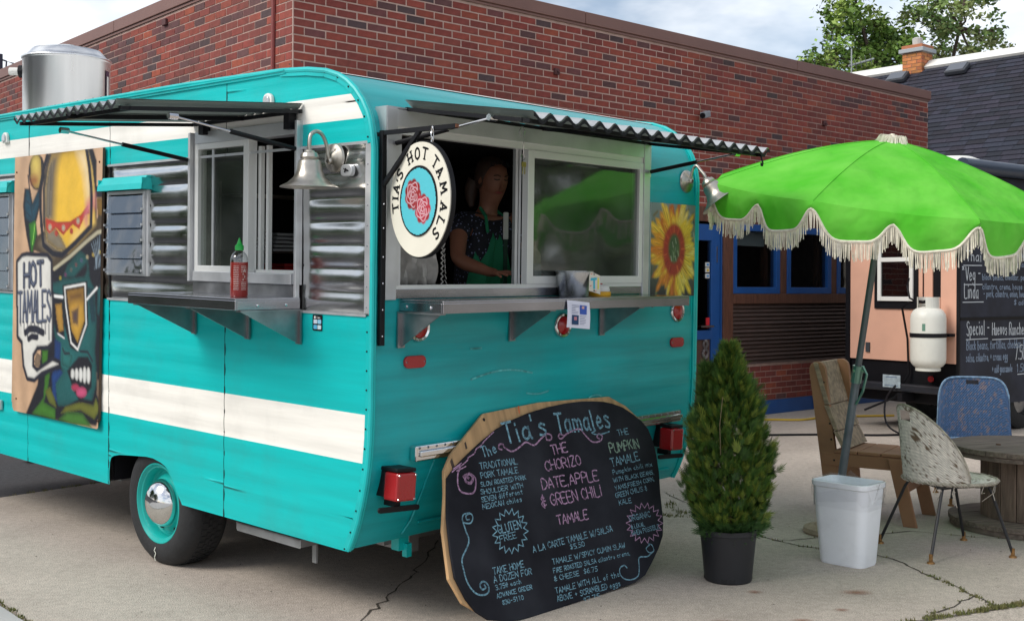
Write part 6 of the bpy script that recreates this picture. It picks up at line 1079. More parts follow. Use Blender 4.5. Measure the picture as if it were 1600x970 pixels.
for p,c,w_ in BS: qs[c].ribbon(smoothpts(p,4) if len(p)<28 else p,w_*.0016+.0015,ID,.0012)
for q,c,nm in zip(qs,CK,('light blue chalk lettering','pink chalk lettering and scrolls','pale green chalk word')): q.build('chalk_lettering',c,cb_,label=nm)
MB().ribbon([(.885,.905),(.89,.935)],.007,ID,.0012).build('chalk_lettering',mat('chalk_orange',(.6,.12,.03),.9),cb_,label='small orange chalk apostrophe')

# ---------------- parasol ----------------
u_=Vector((math.sin(.09),math.sin(-.178),1)).normalized(); G_=Vector((1.928,6.863,0))
um=thing('parasol','bright green patio parasol with a scalloped edge and cream fringe','parasol',loc=tuple(G_))
m_can=bpy.data.materials.new('green_canvas'); m_can.use_nodes=True; t=m_can.node_tree; n=t.nodes; l=t.links; b=n['Principled BSDF']; b.inputs['Roughness'].default_value=.9; b.inputs['Specular IOR Level'].default_value=.15
tcn=n.new('ShaderNodeTexCoord'); nn=n.new('ShaderNodeTexNoise'); nn.inputs['Scale'].default_value=3.5; nn.inputs['Detail'].default_value=6; l.new(tcn.outputs['Object'],nn.inputs['Vector'])
rr=n.new('ShaderNodeValToRGB'); rr.color_ramp.elements[0].position=.35; rr.color_ramp.elements[0].color=(.10,.56,.035,1); rr.color_ramp.elements[1].position=.7; rr.color_ramp.elements[1].color=(.20,.68,.085,1); l.new(nn.outputs['Fac'],rr.inputs[0]); l.new(rr.outputs[0],b.inputs['Base Color'])
tl_=n.new('ShaderNodeBsdfTranslucent'); l.new(rr.outputs[0],tl_.inputs[0]); mxs=n.new('ShaderNodeMixShader'); mxs.inputs[0].default_value=.28; l.new(b.outputs[0],mxs.inputs[1]); l.new(tl_.outputs[0],mxs.inputs[2]); l.new(mxs.outputs[0],n['Material Output'].inputs[0])
bb=n.new('ShaderNodeBump'); n2=n.new('ShaderNodeTexNoise'); n2.inputs['Scale'].default_value=7; l.new(tcn.outputs['Object'],n2.inputs['Vector']); l.new(n2.outputs['Fac'],bb.inputs['Height']); bb.inputs['Strength'].default_value=.9; bb.inputs['Distance'].default_value=.03; l.new(bb.outputs[0],b.inputs['Normal'])
m_fr=mat('fringe_cotton',(.80,.75,.62),.95,var=.2,vs=40); m_galvp=mat('galvanised_pole',(.17,.195,.22),.45,.3,var=.25,vs=10)
e1=Vector((1,0,0)); e1=(e1-u_*u_.dot(e1)).normalized(); e2=u_.cross(e1); RU,DR,PH,LU=1.02,.285,3.28,2.335
apex=u_*LU
def rib(k,r_):
    a=PH+k*PI/4; return apex-u_*(DR*(r_**1.55)+.03*r_)+ (e1*math.cos(a)+e2*math.sin(a))*RU*r_
def cpt(k,s,r_):
    p=rib(k,r_).lerp(rib(k+1,r_),s); c=4*s*(1-s); return p-u_*(.012*c*r_)+ (p-apex).normalized()*(.006*c*r_)
def hv(s):
    d=min(s,1-s); return .165-(.165-.035)*math.exp(-(d/.085)**2)-(.165-.055)*math.exp(-((s-.5)/.075)**2)+.01*math.sin(4*PI*s)
fr=MB(); band=MB(); rg=random.Random(4)
down=(-u_*.6-Vector((0,0,1))*.6).normalized()
for k in range(8):
    q=MB(); NS=24
    q.grid([[cpt(k,s/NS,.03+.97*r_/12) for s in range(NS+1)] for r_ in range(13)])
    def vp(s,f):
        p=cpt(k,s,1.0); out=(p-apex); out-=u_*out.dot(u_); out.normalize(); return p+down*hv(s)*f+out*(.012*math.sin(PI*f)+.008*f*math.sin(s*21+k))
    q.grid([[vp(s/NS,f/4) for s in range(NS+1)] for f in range(5)]); q.build('canopy_panel',m_can,um,smooth=30)
    band.tube([vp(s/48,1)+Vector((0,0,-.004)) for s in range(49)],.0075,5)
    for s in np.arange(.002,1,.0062):
        p=vp(s,1)-Vector((0,0,.006)); ln=.092*rg.uniform(.82,1.1)
        if rg.random()<.04: ln*=.4
        sway=Vector((rg.gauss(0,.004),rg.gauss(0,.005),0)); wv=Vector((.0022,.001,0)) if rg.random()<.5 else Vector((.0013,-.0021,0))
        m1=p+sway*.5+Vector((0,0,-ln*.5)); e_=p+sway+Vector((0,0,-ln)); fr.add([p-wv,p+wv,m1+wv,m1-wv,e_+wv,e_-wv],[(0,1,2,3),(3,2,4,5)])
    MB().tube([rib(k,r__/12)+u_*.002 for r__ in range(1,13)],.0018,5).build('seam_piping',m_can,um,smooth=True); MB().tube([rib(k,.02)-u_*.02,rib(k,.5)-u_*.018,rib(k,.98)-u_*.012],.0045,5).tube([u_*(LU-.42),rib(k,.5)-u_*.02],.004,5).build('rib',m_galvp,um)
band.build('fringe_braid',m_fr,um,smooth=True); fr.build('fringe',m_fr,um,kind='stuff')
tp_=MB()
for i in range(260):
    a=rg.uniform(0,2*PI); r0=.012+rg.random()*.03; p=apex+u_*.03+(e1*math.cos(a)+e2*math.sin(a))*r0; q_=apex+u_*(.035*rg.random()-.0)+(e1*math.cos(a)+e2*math.sin(a))*(r0+.035); r2=apex-u_*.035+(e1*math.cos(a)+e2*math.sin(a))*(r0+.05+.03*rg.random()); wv=Vector((.0022,0,0)); tp_.add([p-wv,p+wv,q_+wv,q_-wv,r2+wv,r2-wv],[(0,1,2,3),(3,2,4,5)])
tp_.build('top_tassel',m_fr,um,kind='stuff'); MB().tube([apex-u_*.02,apex+u_*.04],[.03,.012],10).build('finial',m_fr,um,smooth=True)
MB().tube([u_*.03,u_*1.02],.024,16).build('lower_pole',m_galvp,um,smooth=True)
MB().tube([u_*.98,u_*(LU-.02)],.019,14).build('upper_pole',mat('upper_pole',(.11,.13,.14),.45,.5),um,smooth=True)
MB().tube([u_*.93,u_*1.03],.031,14).tube([u_*1.03+Vector((.02,-.02,0)),u_*.98+Vector((.045,-.04,0)),u_*.88+Vector((.035,-.045,0)),u_*.80+Vector((.012,-.03,0))],.008,6).tube([u_*1.0+Vector((-.03,-.01,.0)),u_*1.0+Vector((.04,-.02,.0))],.012,8).build('clamp',mat('clamp_green',(.18,.32,.26),.35,.8),um)
MB().lathe([(.172,.0),(.178,.012),(.172,.034),(.150,.040),(.145,.036),(.138,.042),(.115,.047),(.110,.043),(.103,.049),(.075,.054),(.070,.050),(.062,.056),(.03,.09),(.028,.09)],None,48).build('base_disc',mat('cast_stone',(.36,.28,.20),.85,var=.2,vs=20,bump=.3),um,smooth=30,label='round ridged tan stone base')
# ---------------- potted thuja ----------------
ps=thing('potted_shrub','dense green thuja shrub growing in a black nursery pot','potted shrub',loc=(1.088,5.745,0))
MB().lathe([(.112,0),(.117,.006),(.139,.235),(.146,.238),(.146,.262),(.137,.262),(.128,.22),(.001,.215)],None,40).build('pot',mat('pot_plastic',(.012,.013,.017),.5,var=.2,vs=5),ps,smooth=30)
q=MB()
for a in(0,90,180,270,250): q.add([(.1195*math.cos(R(a+d)),.1195*math.sin(R(a+d)),z) for d,z in((-7,.008),(7,.008),(7,.03),(-7,.03))],[(0,1,2,3)])
q.build('drain_slot',m_dark,ps); MB().lathe([(.001,.222),(.13,.222)],None,20).build('potting_soil',m_soil,ps)
MB().tube([(0,0,.2),(.005,0,.6),(-.005,.01,1.08)],[.02,.013,.003],7).tube([(0,0,.22),(-.06,.02,.6),(-.10,0,.95)],[.014,.009,.003],6).build('stem',mat('tree_bark',(.09,.065,.05),.9),ps)
q=MB(); q.usec=True; rg=random.Random(12)
PRF=[(.20,.10),(.26,.15),(.34,.195),(.45,.225),(.55,.23),(.65,.22),(.75,.198),(.85,.168),(.93,.135),(1.0,.095),(1.06,.058),(1.12,.026),(1.19,.006)]
def pr(z):
    for (a,ra),(b,rb) in zip(PRF,PRF[1:]):
        if a<=z<=b: return ra+(rb-ra)*(z-a)/(b-a)
    return .01
def spray(p,out,sz,c):
    up=(Vector((0,0,1))*rg.uniform(.55,1.1)+out*rg.uniform(.25,.8)+Vector((rg.gauss(0,.22),rg.gauss(0,.22),0))).normalized(); side=up.cross(Vector((rg.gauss(0,1),rg.gauss(0,1),rg.gauss(0,.3)))).normalized()
    n_=9
    for k in range(n_):
        f=(k/(n_-1)-.5)*2; d=(up+side*f*.95).normalized(); l=sz*(1-.35*abs(f))*rg.uniform(.8,1.15); b_=p+up*sz*.45*(1-abs(f)); w_=up.cross(side)*0+ (d.cross(up.cross(side))).normalized()*sz*.042
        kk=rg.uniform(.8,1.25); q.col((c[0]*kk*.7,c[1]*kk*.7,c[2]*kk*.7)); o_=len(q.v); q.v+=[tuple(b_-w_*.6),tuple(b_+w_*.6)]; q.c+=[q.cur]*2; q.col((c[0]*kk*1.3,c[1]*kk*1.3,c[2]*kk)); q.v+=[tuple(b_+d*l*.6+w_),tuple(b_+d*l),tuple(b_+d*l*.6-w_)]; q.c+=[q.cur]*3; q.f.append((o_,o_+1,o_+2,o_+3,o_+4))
for i in range(5600):
    z=.20+(rg.random()**1.15)*.96; a=rg.uniform(0,2*PI); lump=1+.13*math.sin(a*5+z*13)+.10*math.sin(a*3-z*21+2)+.06*math.sin(a*9+z*40); r_=pr(z)*lump*(1-rg.random()**2.2*.5)*.82*(1.16 if rg.random()<.05 else 1)
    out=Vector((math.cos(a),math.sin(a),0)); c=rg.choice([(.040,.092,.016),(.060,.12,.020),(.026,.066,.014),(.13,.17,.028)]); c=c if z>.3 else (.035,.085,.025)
    if z<.34 and rg.random()<.5: out=out-Vector((0,0,.9))
    spray(out*r_+Vector((0,0,z-.01)) if out.z==0 else Vector((math.cos(a)*r_,math.sin(a)*r_,z)),out,rg.uniform(.028,.058),c)
for i in range(420):
    z=.7+rg.random()**1.2*.36; a=rg.uniform(0,2*PI); r_=max(.01,.085*(1-(z-.7)/.38))*rg.random()**.5; spray(Vector((-.115+math.cos(a)*r_,.0+math.sin(a)*r_,z)),Vector((math.cos(a),math.sin(a),0)),rg.uniform(.03,.055),rg.choice([(.030,.070,.014),(.06,.10,.02)]))
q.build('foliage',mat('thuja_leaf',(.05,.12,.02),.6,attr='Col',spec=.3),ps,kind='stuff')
q=MB(); rg2=random.Random(3)
for i in range(1): x=-.05+rg2.uniform(-.05,.05); q.tube([(x,-.20,.62+rg2.uniform(-.05,.1)),(x+rg2.uniform(-.03,.03),-.215,.80),(x+rg2.uniform(-.05,.05),-.19,.93)],.0013,4)
q.build('dry_twig',mat('dry_twig',(.22,.16,.10),.9),ps)
# ---------------- white bin ----------------
bn=thing('waste_bin','white plastic waste bin lined with a clear bag at the foot of the parasol','bin',M=Matrix.Translation((1.797,6.116,0))@Matrix.Rotation(R(-45.6),4,'Z'))
m_bin=mat('bin_plastic',(.88,.91,.95),.35,dirt=.10,ds=9,var=.03,vs=3,bump=.05,bs=4)
def rr3(w_,d_,r_,z): return [(x,y,z) for x,y in rrect(-w_/2,-d_/2,w_/2,d_/2,r_,6)]
rows=[rr3(.255,.185,.05,0),rr3(.265,.195,.055,.012),rr3(.318,.238,.05,.405),rr3(.330,.250,.05,.412),rr3(.334,.254,.05,.436),rr3(.322,.242,.045,.438),rr3(.312,.232,.045,.40),rr3(.26,.19,.045,.03)]
q=MB(); n_=len(rows[0])
q.add([p for r_ in rows for p in r_],[(i*n_+k,i*n_+(k+1)%n_,(i+1)*n_+(k+1)%n_,(i+1)*n_+k) for i in range(len(rows)-1) for k in range(n_)]+[tuple(range(n_))[::-1],tuple((len(rows)-1)*n_+k for k in range(n_))]); q.build('bin_body',m_bin,bn,smooth=35)
m_bag=glassmat('clear_bag',(.985,.985,.99),.0,.2,.5,film=.02)
q=MB(); rg=random.Random(9); rows=[]
for j,(sc_,z) in enumerate([(.97,.30),(.985,.43),(1.02,.447),(1.035,.43),(1.03,.385),(1.025,.35)]):
    rows.append([(x*sc_+rg.gauss(0,.002),y*sc_+rg.gauss(0,.002),z+(rg.gauss(0,.008) if j==5 else rg.gauss(0,.002))-(.03*max(0,math.sin(k*.5)) if j==5 else 0)) for k,(x,y,_) in enumerate(rr3(.324,.244,.05,0))])
q.add([p for r_ in rows for p in r_],[(i*n_+k,i*n_+(k+1)%n_,(i+1)*n_+(k+1)%n_,(i+1)*n_+k) for i in range(5) for k in range(n_)]); q.build('bin_liner',m_bag,bn,smooth=True)
q=MB(); q.grid([[(.172+.012*math.sin(i*1.4+j),-.03+.022*i+.0*j,.44-.022*j) for i in range(6)] for j in range(6)]).grid([[(-.06+.03*i,.04+.02*math.sin(i+j),.43+.03*j*(1-abs(i-2)/3)) for i in range(5)] for j in range(3)]); q.build('liner_knot',m_bag,bn,smooth=True)
# ---------------- wooden chair ----------------
m_pl=mat('pallet_wood',(.30,.145,.075),.75,var=.35,vs=3,stretch=(1,1,1),bump=.3,bs=25,dirt=.3); m_grayw=mat('weathered_wood',(.33,.24,.17),.85,var=.45,vs=4,stretch=(1,8,8),bump=.5,bs=14,dirt=.75,ds=5)
wc=thing('wooden_chair','rustic chair of brown planks with a leaning weathered grey backrest','chair',M=Matrix.Translation((2.05,7.33,0))@Matrix.Rotation(R(-33),4,'Z'))
Wd_=.40
def plank(name,out2d,fn,d0,d1,m): return MB().prism(out2d,fn,d0,d1).build(name,m,wc,bevel=.004)
fy=lambda u,v,d:(u,d,v)
def post(y0,y1,dx): 
    base=Vector((.03,0)); top=Vector((-.085+dx,.94)); d=(top-base).normalized(); nrm=Vector((d.y,-d.x))*.052
    pts=[tuple(base-nrm),tuple(base+nrm)]+[tuple(top+nrm*math.cos(a)+d*.052*math.sin(a)) for a in np.linspace(0,PI,8)]
    return plank('post',[(x,z) for x,z in pts],fy,y0,y1,m_pl)
post(-.02,.02,-.01); post(Wd_-.02,Wd_+.02,.02)
for k,(za,zb_,xs) in enumerate([(.72,.985,.035),(.56,.715,.075),(.445,.555,.115)]):
    MB().add([(x,y,z) for (x,z) in((-.05-(za-.5)*.12+xs,za),(-.02-(za-.5)*.12+xs,za),(-.02-(zb_-.5)*.12+xs-.045,zb_),(-.05-(zb_-.5)*.12+xs-.045,zb_)) for y in(-.03,Wd_+.035)],[(0,2,4,6)[::-1],(1,3,5,7),(0,1,3,2),(2,3,5,4),(4,5,7,6),(6,7,1,0)]).build('back_board',m_grayw,wc,bevel=.004)
for x0,x1 in((.02,.165),(.17,.31),(.315,.50)): MB().box(x0,x1,-.03,Wd_+.03,.415,.437).build('seat_board',m_pl,wc,bevel=.006)
MB().box(-.06,.50,-.025,.0,.335,.414).build('side_rail',m_pl,wc,bevel=.004); MB().box(-.06,.50,Wd_,Wd_+.025,.335,.414).build('side_rail',m_pl,wc,bevel=.004)
for y in(-.048,Wd_+.027):
    MB().add([(x,yy,z) for yy in(y,y+.022) for x,z in((.36,.41),(.445,.41),(.54,.0),(.455,.0))],[(0,1,2,3)[::-1],(4,5,6,7),(0,1,5,4),(1,2,6,5),(2,3,7,6),(3,0,4,7)]).build('leg',m_pl,wc,bevel=.004)
MB().box(.43,.455,-.02,Wd_+.02,.19,.25).build('stretcher',m_pl,wc,bevel=.004)
q=MB()
for u,v in((-.03,.75),(-.01,.6),(.0,.5),(.02,.37),(-.05,.86),(.1,.375),(.42,.37)): q.lathe([(.001,0),(.007,0),(.005,.003)],Matrix.Translation((u,-.021 if v>.42 else -.0255,v))@Matrix.Rotation(R(90),4,'X'),7)
q.build('screw_heads',m_dark,wc)
# ---------------- wicker chairs ----------------
m_wick=mat('wicker_white',(1,1,1),.8,attr='Col'); m_leg=mat('black_tube',(.012,.012,.015),.4); m_foot=MATS['brass']
def wicker(name,label,M,base,worn,wornp,square):
    t=thing(name,label,'chair',M=M,group='woven wicker chairs around the spool table'); rg=random.Random(31 if square else 30)
    NA,NZ=58,44; rows=[]; cols=[]
    def shell(a,f):
        # a -1..1 round the back, f 0..1 upward
        if square:
            h=.43*min(1,(1-abs(a)**6)**.25 if abs(a)<1 else 0); x=-.20-.10*f+.07*a*a; y=a*.245; return Vector((x,y,.40+h*f))
        th=a*1.5; h=.41*(max(0,math.cos(th*1.04))**.60)+.004; r0=.235+.01*f*h/.41; return Vector((-math.cos(th)*r0-.035*f*h/.41+.02,math.sin(th)*r0*.98,.405+h*f))
    q=MB(); q.usec=True
    blot=[(rg.uniform(-1,1),rg.random(),rg.uniform(.03,.10)) for _ in range(18)]
    for j in range(NZ+1):
        for i in range(NA+1):
            a=-1+2*i/NA; f=j/NZ; p=shell(a,f); c_=Vector((0,0,p.z)); n_=(p-c_).normalized(); p=p+n_*(.0012 if (i+j)%2 else -.0012)
            k=rg.uniform(.78,1.12)*(.82 if j%2 else 1)*(.9 if i%3==0 else 1); w_=sum(1 for (x,y,r_) in blot if ((a-x)*1.0)**2+((f-y)*.5)**2*4<r_*r_)
            q.col(worn if (w_ and rg.random()<.6) or rg.random()<wornp else tuple(x*k for x in base)); q.v.append(tuple(p)); q.c.append(q.cur)
    W1=NA+1
    for j in range(NZ):
        for i in range(NA):
            a=-1+2*(i+.5)/NA; f=(j+.5)/NZ
            if (square and abs(a)<.16 and .885<f<.95) or (not square and abs(a)<.13 and .80<f<.93): continue
            if not square and rg.random()<.012 and f>.5: continue
            q.f.append((j*W1+i,j*W1+i+1,(j+1)*W1+i+1,(j+1)*W1+i))
    q.build('back_weave',m_wick,t,solid=.004)
    edge=[shell(-1+2*i/40,1.0) for i in range(41)]
    if square: edge=[shell(-1,0)]+edge+[shell(1,0)]
    MB().tube(edge,.008 if square else .007,7).build('rim',mat('rim_%s'%('blue' if square else 'white'),(.22,.34,.50) if square else (.34,.31,.25),.8,var=.5,vs=40),t,smooth=True)
    q=MB(); q.usec=True; N1,N2=26,26
    for j in range(N2+1):
        for i in range(N1+1):
            a=2*PI*i/N1; r_=j/N2; x=.03+.25*r_*math.cos(a)*(1.0 if math.cos(a)>0 else .95); y=.235*r_*math.sin(a); z=.408-.018*(1-r_*r_)+(.002 if (i+j)%2 else -.002); k=rg.uniform(.7,1.1); q.v.append((x,y,z)); q.c.append(worn if rg.random()<wornp*2.2 and r_>.5 else tuple(v*k for v in base))
    q.f=[(j*(N1+1)+i,j*(N1+1)+i+1,(j+1)*(N1+1)+i+1,(j+1)*(N1+1)+i) for j in range(N2) for i in range(N1)]
    q.build('seat_weave',m_wick,t,solid=.004)
    ring=[(.03+.252*math.cos(a)*(1 if math.cos(a)>0 else .95),.238*math.sin(a),.403) for a in np.linspace(0,2*PI,41)]
    MB().tube(ring,.010,7).build('seat_rim',MATS['rim_%s'%('blue' if square else 'white')],t,smooth=True)
    q=MB(); rg=random.Random(44)
    for k in range(120): a=rg.uniform(0,2*PI); p=Vector((.03+.252*math.cos(a),.238*math.sin(a),.403)); d=Vector((-math.sin(a)*.012,math.cos(a)*.012,0)); q.tube([p-d+Vector((0,0,.010)),p+Vector((math.cos(a)*.011,math.sin(a)*.011,0)),p+d-Vector((0,0,.010))],.003,4)
    for k in range(7): a=rg.uniform(-2.6,-.8); p=Vector((.03+.25*math.cos(a),.235*math.sin(a),.395)); q.tube([p,p+Vector((rg.gauss(0,.02),rg.gauss(0,.01),-.04)),p+Vector((rg.gauss(0,.03),rg.gauss(0,.02),-.09*rg.random()-.03))],.0025,4)
    q.build('frayed_wrap',m_wick2 if not square else MATS['rim_blue'],t,kind='stuff')
    MB().tube([(-.16,-.17,.385),(.2,-.17,.385)],.008,6).tube([(-.16,.17,.385),(.2,.17,.385)],.008,6).tube([(-.12,-.17,.38),(-.12,.17,.38)],.008,6).tube([(.16,-.17,.38),(.16,.17,.38)],.008,6).build('seat_frame',m_leg,t)
    for (x,y,fx_,fy_) in[(-.12,-.16,-.25,-.25),(-.12,.16,-.25,.25),(.16,-.16,.27,-.22),(.16,.16,.27,.22)]:
        sx=1 if x<0 else 1
        L_=MB().tube([(x*.5,y,.382),(x,y,.378),(x+(fx_-x)*.15,y+(fy_-y)*.15,.34),(fx_,fy_,.02)],.0085,8).build('leg',m_leg,t,smooth=True); MB().tube([(fx_,fy_,.05),(fx_,fy_,.012)],.0105,8).lathe([(.001,.012),(.018,.010),(.021,.0)],Matrix.Translation((fx_,fy_,.0)),12).build('foot_cap',mat('rusty_brass',(.32,.17,.06),.5,.6,var=.4,vs=60),L_)
    return t
m_wick2=mat('fray_tan',(.42,.38,.32),.9,var=.4,vs=60)
wicker('wicker_chair','worn white wicker chair with frayed brown edges and thin black legs',Matrix.Translation((2.42,6.40,0))@Matrix.Rotation(R(13),4,'Z'),(.68,.64,.57),(.13,.09,.055),.05,False)
wicker('wicker_chair','blue wicker chair with a slot in its back behind the spool table',Matrix.Translation((3.24,7.95,0))@Matrix.Rotation(R(-103),4,'Z'),(.06,.12,.25),(.17,.14,.17),.10,True)
# ---------------- cable spool table ----------------
sp=thing('spool_table','weathered wooden cable spool used as a round table','table',loc=(3.20,7.07,0))
m_sp=mat('spool_wood',(.20,.155,.125),.85,var=.45,vs=5,stretch=(1,9,9),bump=.6,bs=16,dirt=.5); m_spv=mat('spool_stave',(.19,.135,.10),.85,var=.45,vs=5,stretch=(9,9,1),bump=.6,bs=16,dirt=.4)
def discplanks(name,r_,z0,z1,n_,ang,m):
    w_=2*r_/n_
    for k in range(n_):
        y0=-r_+k*w_+.002; y1=y0+w_-.004; pts=[]
        ys=np.linspace(y0,y1,5); right=[(math.sqrt(max(0,r_*r_-y*y)),y) for y in ys]; pts=right+[(-x,y) for x,y in right[::-1]]
        o=MB().prism(pts,ID,z0,z1+rnd.uniform(-.002,.001)).build(name,m,sp,bevel=.003); o.rotation_euler=(0,0,R(ang))
discplanks('top_plank',.475,.470,.502,8,20,m_sp); discplanks('upper_cleat',.465,.440,.469,8,110,m_sp); discplanks('base_plank',.475,.035,.065,8,20,m_sp); discplanks('lower_cleat',.465,.0,.034,8,110,m_sp)
for k in range(18):
    a=2*PI*k/18; M=Matrix.Rotation(a,4,'Z'); MB().box(.262,.285,-.0465,.0465,.066,.439,M).build('stave',m_spv,sp,bevel=.004)
MB().lathe([(.255,.066),(.255,.439)],None,24).build('core',m_dark,sp)
q=MB()
for k in range(3):
    a=R(60+120*k); q.lathe([(.001,.509),(.014,.509),(.016,.502)],Matrix.Translation((.2*math.cos(a),.2*math.sin(a),0)),8)
q.build('bolt',mat('rust_bolt',(.15,.08,.05),.7,.6),sp)
# ---------------- peach and black food truck ----------------
KM=Matrix.Translation((4.40,11.3,0))@Matrix.Rotation(R(36),4,'Z')
tk2=thing('food_truck','peach and black food truck with a chalk menu wall parked behind the chairs','food truck',M=KM)
m_peach=mat('peach_paint',(.74,.41,.29),.6,var=.10,vs=3,dirt=.12); m_menu=mat('menu_black',(.012,.014,.026),.65,var=.4,vs=3,col2=(.022,.026,.045))
fX=lambda u,v,d:(d,u,v)   # on the rear face: u = Y
kb=lambda name,m,*bx_,**k:(lambda q:[q.box(*b_) for b_ in bx_] and q.build(name,m,tk2,**k))(MB())
kb('body_shell',m_black,(0.01,4.4,0.01,1.33,.72,2.66),bevel=.01)
kb('menu_wall',m_menu,(.02,4.4,-.004,.009,.30,2.60)); kb('wall_joint',m_black,(.02,4.4,-.012,-.0045,1.155,1.185)); kb('skirt',m_black,(.02,1.0,.02,1.3,.30,.719),(1.0,1.5,.25,1.1,.45,.719),(1.5,4.4,.02,1.3,.30,.719),bevel=.01)
kb('peach_panel',m_peach,(-.006,.009,.405,1.285,.725,2.5)); kb('peach_panel',m_peach,(-.006,.009,.29,.385,.725,2.5),(-.0065,.009,.2,.29,.725,1.38)); kb('peach_panel',m_peach,(-.006,.009,.02,.195,.725,2.5))
kb('corner_trim',m_black,(-.012,.012,1.287,1.345,.28,2.66),(-.012,.012,-.012,.018,.28,2.66))
kb('window_surround',m_black,(-.022,-.007,.45,.97,1.26,2.22)); wfr=kb('window',m_white,(-.045,-.0225,.494,.535,1.34,2.18),(-.045,-.0225,.877,.918,1.34,2.18),(-.045,-.0225,.535,.877,1.34,1.385),(-.045,-.0225,.535,.877,2.14,2.18),(-.045,-.0225,.535,.877,1.745,1.79),bevel=.003)
MB().box(-.030,-.026,.535,.877,1.385,1.745).build('pane',g_dark,wfr); MB().box(-.030,-.026,.535,.877,1.79,2.14).build('pane',g_dark,wfr)
kb('bumper',mat('bumper_black',(.02,.022,.028),.35),(-.14,-.02,.02,1.32,.42,.50),bevel=.015); kb('hitch_bar',m_black,(-.2,.0,.5,.56,.33,.41))
pl=kb('licence_plate',mat('plate_white',(.35,.42,.46),.5,var=.3,vs=30),(-.15,-.142,.56,.77,.455,.585),bevel=.004); q=MB()
for s_ in strokes('K 4827',-.74,.49,-.59,.49,.05,0): q.ribbon(s_,.006,lambda u,v,d:(d,-u,v),-.1512)
q=MB().box(-.1515,-.1503,.585,.745,.475,.480).box(-.1515,-.1503,.60,.73,.56,.566).build('plate_border',mat('plate_ink',(.05,.09,.2),.5),pl)
for y in(.30,1.18): MB().lathe([(.001,.012),(.03,.01),(.034,0)],KM.inverted()@KM@Matrix.Translation((-.01,y,.56))@Matrix.Rotation(R(-90),4,'Y'),16).build('tail_light',m_redl,tk2,smooth=True)
kb('hinge',mat('hinge_dark',(.08,.09,.10),.5,.5),(-.02,-.0065,1.03,1.08,.80,.90),(-.02,-.0065,1.03,1.08,1.30,1.40),(-.02,-.0065,1.03,1.08,1.95,2.05))
kb('roof',mat('truck_roof',(.10,.11,.14),.5),(-.05,4.45,-.05,1.36,2.66,2.70)); MB().tube([(-.03,-.05,2.68),(4.45,-.05,2.68)],.075,14).build('awning_roll',mat('awning_vinyl',(.03,.045,.075),.4),tk2,smooth=True)
def twheel(x,y): 
    o=bpy.data.objects.new('wheel',None); C.objects.link(o); o.parent=tk2; o.location=(x,y,.33)
    Mx=Matrix.Rotation(R(90),4,'X'); MB().lathe([(.18,.09),(.28,.1),(.325,.07),(.33,0),(.325,-.07),(.28,-.1),(.18,-.09)],Mx,28).build('tyre',m_rub,o,smooth=True); MB().lathe([(.18,.08),(.16,.05),(.06,.05),(.05,.07),(.001,.07)],Mx,20).build('rim',m_steeld,o,smooth=25)
twheel(1.25,.14); twheel(1.25,1.2)
q=[MB(),MB()]; fm=lambda u,v,d:(u,d,v)
TXT=[("Thai",.12,1.745,.38,1.745,.10,1),("Veg -",.11,1.555,.37,1.555,.13,1),("black beans, cheddar, pepper,",.40,1.56,1.33,1.565,.055,0),("cilantro, crema, house salsa",.40,1.465,1.33,1.465,.055,0),("Linda",.09,1.375,.33,1.375,.14,1),("- pork, cilantro, onion, house salsa",.42,1.39,1.40,1.385,.065,0),("$ add",.98,1.305,1.2,1.305,.05,0),("cheddar, peppers,",.95,1.80,1.45,1.80,.05,0),("cilantro",1.02,1.70,1.35,1.70,.05,0),("Special -",.13,1.005,.53,1.01,.14,1),("Huevos Rancheros",.58,1.005,1.30,.995,.12,1),("Black beans, tortillas, cheddar, bacon",.13,.865,1.33,.86,.085,0),("salsa, cilantro, + crema egg",.12,.745,.86,.745,.08,0),("7.50",1.00,.74,1.20,.74,.15,1),("+ add guacamole",.58,.62,.95,.62,.075,0),("1.50",1.03,.61,1.2,.61,.08,0),("*",.04,1.60,.09,1.60,.09,1)]
for i,(txt,a,b_,c_,d_,h,w_) in enumerate(TXT):
    for s_ in strokes(txt,a,b_,c_,d_,h,.2,i+50): q[w_].ribbon(smoothpts(s_,2),.011 if w_ else .0085,fm,-.0052)
for a,b_,z in((.07,.39,1.70),(.08,.40,1.51),(.06,.42,1.335),(.12,.50,.965),(.58,1.30,.955),(1.05,1.22,.585)): q[1].ribbon([(a,z),(b_,z+.003)],.008,fm,-.0052)
q[0].build('chalk_lettering',mat('chalk_pale_blue',(.30,.38,.50),.9),tk2,label='small blue white chalk lines'); q[1].build('chalk_lettering',mat('chalk_white_menu',(.62,.66,.70),.9),tk2,label='larger white chalk words with underlines')
dm=thing('roof_dome','white plastic dome with a small red and blue mark on the black truck roof','vent dome',M=KM@Matrix.Translation((.62,.45,2.70)))
MB().lathe([(.26,0),(.26,.07),(.24,.11),(.16,.145),(.001,.155)],None,28,sx=1.25).build('dome_shell',m_white,dm,smooth=True); MB().box(-.10,.0,-.262,-.2605,.05,.10).build('red_mark',MATS['red_sticker'],dm); MB().box(.0,.08,-.262,-.2605,.05,.09).build('blue_mark',m_blue,dm)
pt=thing('propane_tank','white propane cylinder strapped to the rear wall of the peach truck','propane tank',M=KM@Matrix.Translation((-.20,.205,.655)))
m_tank=mat('tank_white',(.72,.71,.64),.4,var=.06,vs=6,dirt=.25)
MB().lathe([(.10,.0),(.12,.004),(.12,.03),(.115,.035),(.14,.05),(.165,.085),(.170,.12),(.170,.52),(.164,.56),(.14,.60),(.10,.625),(.05,.635),(.001,.637)],None,36).build('cylinder',m_tank,pt,smooth=35)
q=MB()
